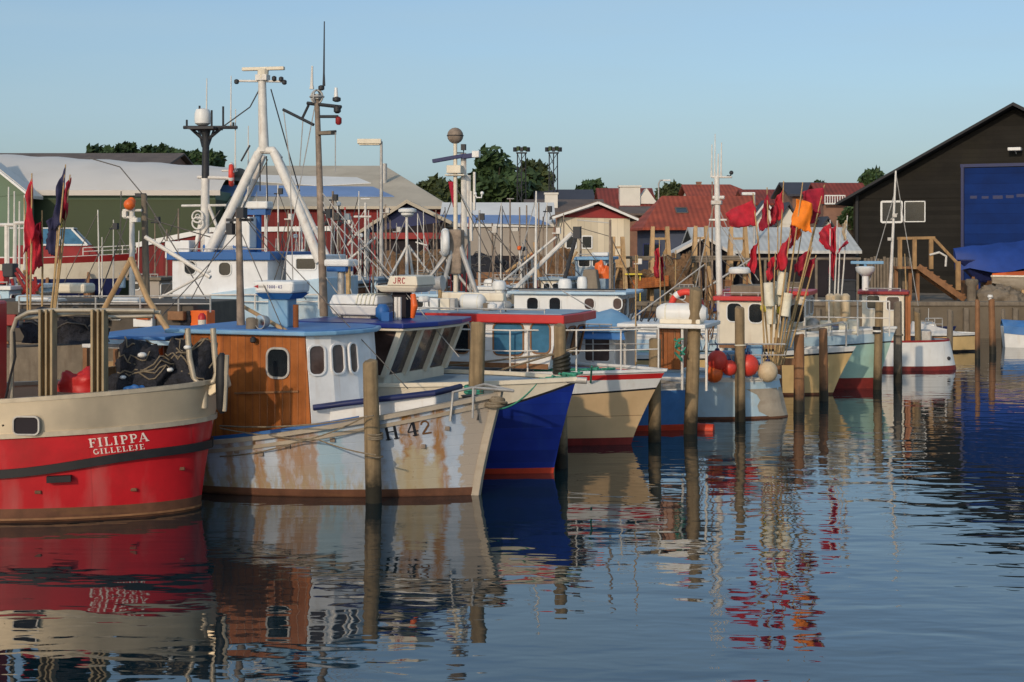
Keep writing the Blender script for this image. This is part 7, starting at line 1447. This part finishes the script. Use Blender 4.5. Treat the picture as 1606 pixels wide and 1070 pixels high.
# ================================================================== buoys on the pale blue stern
for (px, py, r_, m_, lab) in ((1120, 586, 14, 'buoy_orange', 'bright orange buoy, lowest and first from the tall pile'), (1125, 566, 16, 'buoy_red', 'faded red buoy above the bright orange one'), (1144, 577, 12, 'buoy_red', 'small red buoy touching the slim pile on its left side'), (1173, 573, 17, 'buoy_red', 'big red buoy right of the slim pile'), (1204, 583, 16, 'buoy_cream', 'cream coloured buoy at the end of the buoy row')):
    Y = PALE.Y - (1.0 if px < 1160 else .75); p = at(px, py, Y); e = thing('buoy', lab, 'buoy', p, 0, 'inflatable buoys hung on the pale blue stern'); rr = r_ * Y / FPX
    b = MB(); b.ball((0, 0, 0), rr, 1.06, 18, noise=.01); b.build('float', m_, e, smooth=True); b = MB(); b.lathe([(rr * .28, rr * .9), (rr * .2, rr * 1.2), (rr * .08, rr * 1.25)], (0, 0, 0), 10); b.tube([(0, 0, rr * 1.1), (.02, .15, rr * 1.5), (.0, .35, rr * 1.7)], .015, 6); b.build('eye', 'navy', e, smooth=True)

# ================================================================== marker flags
def flagpole(lab, base, top, Y, corners, m, r=.022, pm='cane', float_=None, group='marker buoy flags', dy=0.0):
    a = at(*base, Y); c = at(*top, Y + dy); e = thing('marker_flag', lab, 'marker flag', a, 0, group); b = MB(); b.tube([(0, 0, 0), (c - a) * .5 + Vector((.01, 0, 0)), c - a], [r, r, r * .6], 7); b.build('pole', pm, e, smooth=True)
    th, bh_, bf, tf = [at(x, y, Y + dy * .8) - a for x, y in corners]; g = MB(); rows = []; n = 14; ph = random.uniform(0, 6); wv = .075 * Y / 35
    for j in range(n + 1):
        v = j / n; row = []
        for i in range(n + 1):
            u = i / n; p = th.lerp(tf, u).lerp(bh_.lerp(bf, u), v); p = p + Vector((.02 * math.sin(v * 9 + ph), wv * math.sin(u * 7 + v * 4 + ph) * (.3 + u), .025 * math.sin(u * 6 + v * 3 + ph) * u - .02 * abs(math.sin(u * 9 + ph)) * v)); p = p + Vector((.0, .06 * noise.noise(p * 5 + Vector((ph, 0, 0))), 0)) + Vector((.03 * noise.noise(Vector((ph, v * 14, 0))) * (u > .9), 0, .05 * noise.noise(Vector((ph, u * 12, 3))) * (v > .9))); row.append(p)
        rows.append(row)
    g.grid(rows); o = g.build('flag', m, e, smooth=True); s_ = o.modifiers.new('cloth', 'SOLIDIFY'); s_.thickness = .006
    if float_:
        fx, fy, k = float_; p = at(fx, fy, Y - .06) - a; d_ = (c - a).normalized(); b = MB()
        if k == 'ball': b.ball(p, .12, 1, 12); b.build('float', 'yellow_plastic', e, smooth=True)
        else: b.tube([p - d_ * .28, p - d_ * .27, p + d_ * .27, p + d_ * .28], [.09, .115, .115, .09], 10); b.build('float', 'foam_white', e, smooth=True)
    return e
FY = PALE.Y - .1
flagpole('widest red flag, on the pole taped white at its tip', (1207, 572), (1181, 303), FY, ((1182, 313), (1187, 353), (1148, 356), (1138, 334)), 'flag_red', float_=(1209, 490, 'cyl'))
flagpole('narrow limp crimson flag just right of the widest red flag', (1210, 572), (1203, 294), FY + .12, ((1205, 303), (1207, 352), (1190, 364), (1196, 328)), 'flag_crimson', float_=(1200, 483, 'ball'))
flagpole('tall slim red flag in front of a white gable', (1214, 570), (1229, 284), FY + .22, ((1228, 296), (1228, 344), (1211, 347), (1217, 310)), 'flag_red', float_=(1221, 460, 'cyl'))
flagpole('bright orange flag, the only orange one', (1219, 572), (1259, 286), FY - .12, ((1250, 312), (1240, 352), (1272, 366), (1274, 318)), 'flag_orange', float_=(1233, 478, 'cyl'))
flagpole('crimson flag flying highest to the right of the orange flag', (1224, 572), (1293, 290), FY + .3, ((1293, 294), (1286, 334), (1260, 330), (1258, 300)), 'flag_crimson', float_=(1225, 487, 'ball'))
flagpole('dark red flag hanging below the orange flag', (1216, 574), (1254, 330), FY + .05, ((1253, 350), (1246, 385), (1238, 390), (1240, 350)), 'flag_crimson', float_=(1226, 445, 'cyl'))
flagpole('drooping red flag with a pointed foot, lowest at the left of the bundle', (1200, 572), (1189, 370), FY - .2, ((1190, 374), (1184, 430), (1171, 414), (1181, 388)), 'flag_red', float_=(1206, 462, 'cyl'))
flagpole('small red flag in the middle of the bundle under the orange flag', (1212, 574), (1240, 358), FY - .25, ((1240, 370), (1232, 422), (1214, 424), (1226, 382)), 'flag_red')
flagpole('dark red flag trailing low at the right of the bundle', (1220, 574), (1274, 388), FY + .35, ((1271, 392), (1262, 422), (1244, 428), (1253, 402)), 'flag_crimson')
flagpole('crumpled crimson flag beside the low dark red one', (1240, 545), (1280, 400), FY + .6, ((1280, 404), (1271, 434), (1252, 432), (1261, 412)), 'flag_crimson')
flagpole('small crimson flag tucked behind the tall slim red flag', (1218, 572), (1220, 308), FY + .45, ((1219, 318), (1219, 350), (1206, 356), (1210, 326)), 'flag_crimson', r=.018)
flagpole('short red flag low between the poles, just above the white floats', (1208, 572), (1216, 396), FY - .3, ((1215, 402), (1212, 436), (1202, 440), (1205, 410)), 'flag_red', r=.018)
flagpole('dull orange flag half hidden below the bright orange one', (1222, 572), (1262, 336), FY + .5, ((1260, 352), (1252, 376), (1236, 372), (1246, 350)), 'buoy_orange', r=.018)
flagpole('purple red flag at the upper right under the highest crimson flag', (1228, 572), (1288, 316), FY + .55, ((1286, 330), (1280, 352), (1262, 346), (1268, 328)), 'flag_crimson', r=.018)
for q_, (bx, tx, ty) in enumerate(((1203, 1196, 395), (1226, 1268, 420), (1230, 1250, 405))): pass
TY = TEAL.Y + .7
flagpole('red swallow tailed flag above the teal hull, pointing left', (1300, 508), (1302, 345), TY, ((1303, 350), (1309, 398), (1288, 384), (1284, 364)), 'flag_red', pm='white_tube')
flagpole('upright red flag above the teal hull, centre of three', (1307, 508), (1313, 346), TY + .2, ((1312, 352), (1308, 440), (1302, 430), (1303, 362)), 'flag_red', pm='white_tube')
flagpole('faded pink flag on the rightmost white pole above the teal hull', (1316, 508), (1329, 338), TY + .3, ((1328, 345), (1326, 376), (1322, 376), (1322, 350)), 'buoy_cream', pm='white_tube')
flagpole('crimson pennant streaming right from the poles above the teal hull', (1312, 508), (1318, 360), TY + .1, ((1317, 388), (1313, 398), (1328, 382), (1330, 377)), 'flag_crimson', pm='white_tube')
flagpole('lone red flag hanging over the plank stack near the hut', (1036, 520), (1034, 372), 48, ((1034, 388), (1034, 436), (1026, 434), (1027, 394)), 'flag_red')
flagpole('short red flag hanging to the right of the lone red one', (1044, 520), (1040, 395), 48.4, ((1040, 402), (1042, 440), (1036, 440), (1035, 404)), 'flag_red')
LY = 31.0
flagpole('tall red double flag at the far left, before the green gable', (47, 505), (50, 272), LY, ((50, 276), (54, 372), (38, 400), (38, 312)), 'flag_red')
flagpole('bulging red flag lower on the far left pole', (44, 508), (38, 310), LY + .2, ((40, 352), (46, 432), (66, 414), (64, 366)), 'flag_red')
flagpole('long furled navy flag on the far left', (78, 508), (103, 258), LY, ((104, 262), (94, 352), (78, 362), (90, 292)), 'flag_navy')
flagpole('lower navy flag hanging under the furled navy one', (80, 508), (92, 330), LY + .1, ((92, 336), (86, 402), (70, 392), (76, 346)), 'flag_navy')
flagpole('furled red flag with a yellow knot beside the navy flag', (84, 508), (110, 274), LY + .3, ((111, 278), (104, 344), (94, 344), (100, 290)), 'flag_crimson', float_=None)
flagpole('thin yellow flag just below the furled red one', (82, 508), (100, 330), LY + .4, ((99, 340), (96, 358), (92, 356), (95, 342)), 'yellow_plastic')
flagpole('short faded red flag between the red and navy flags', (66, 508), (66, 330), LY + .5, ((66, 346), (67, 404), (56, 402), (58, 352)), 'flag_crimson')
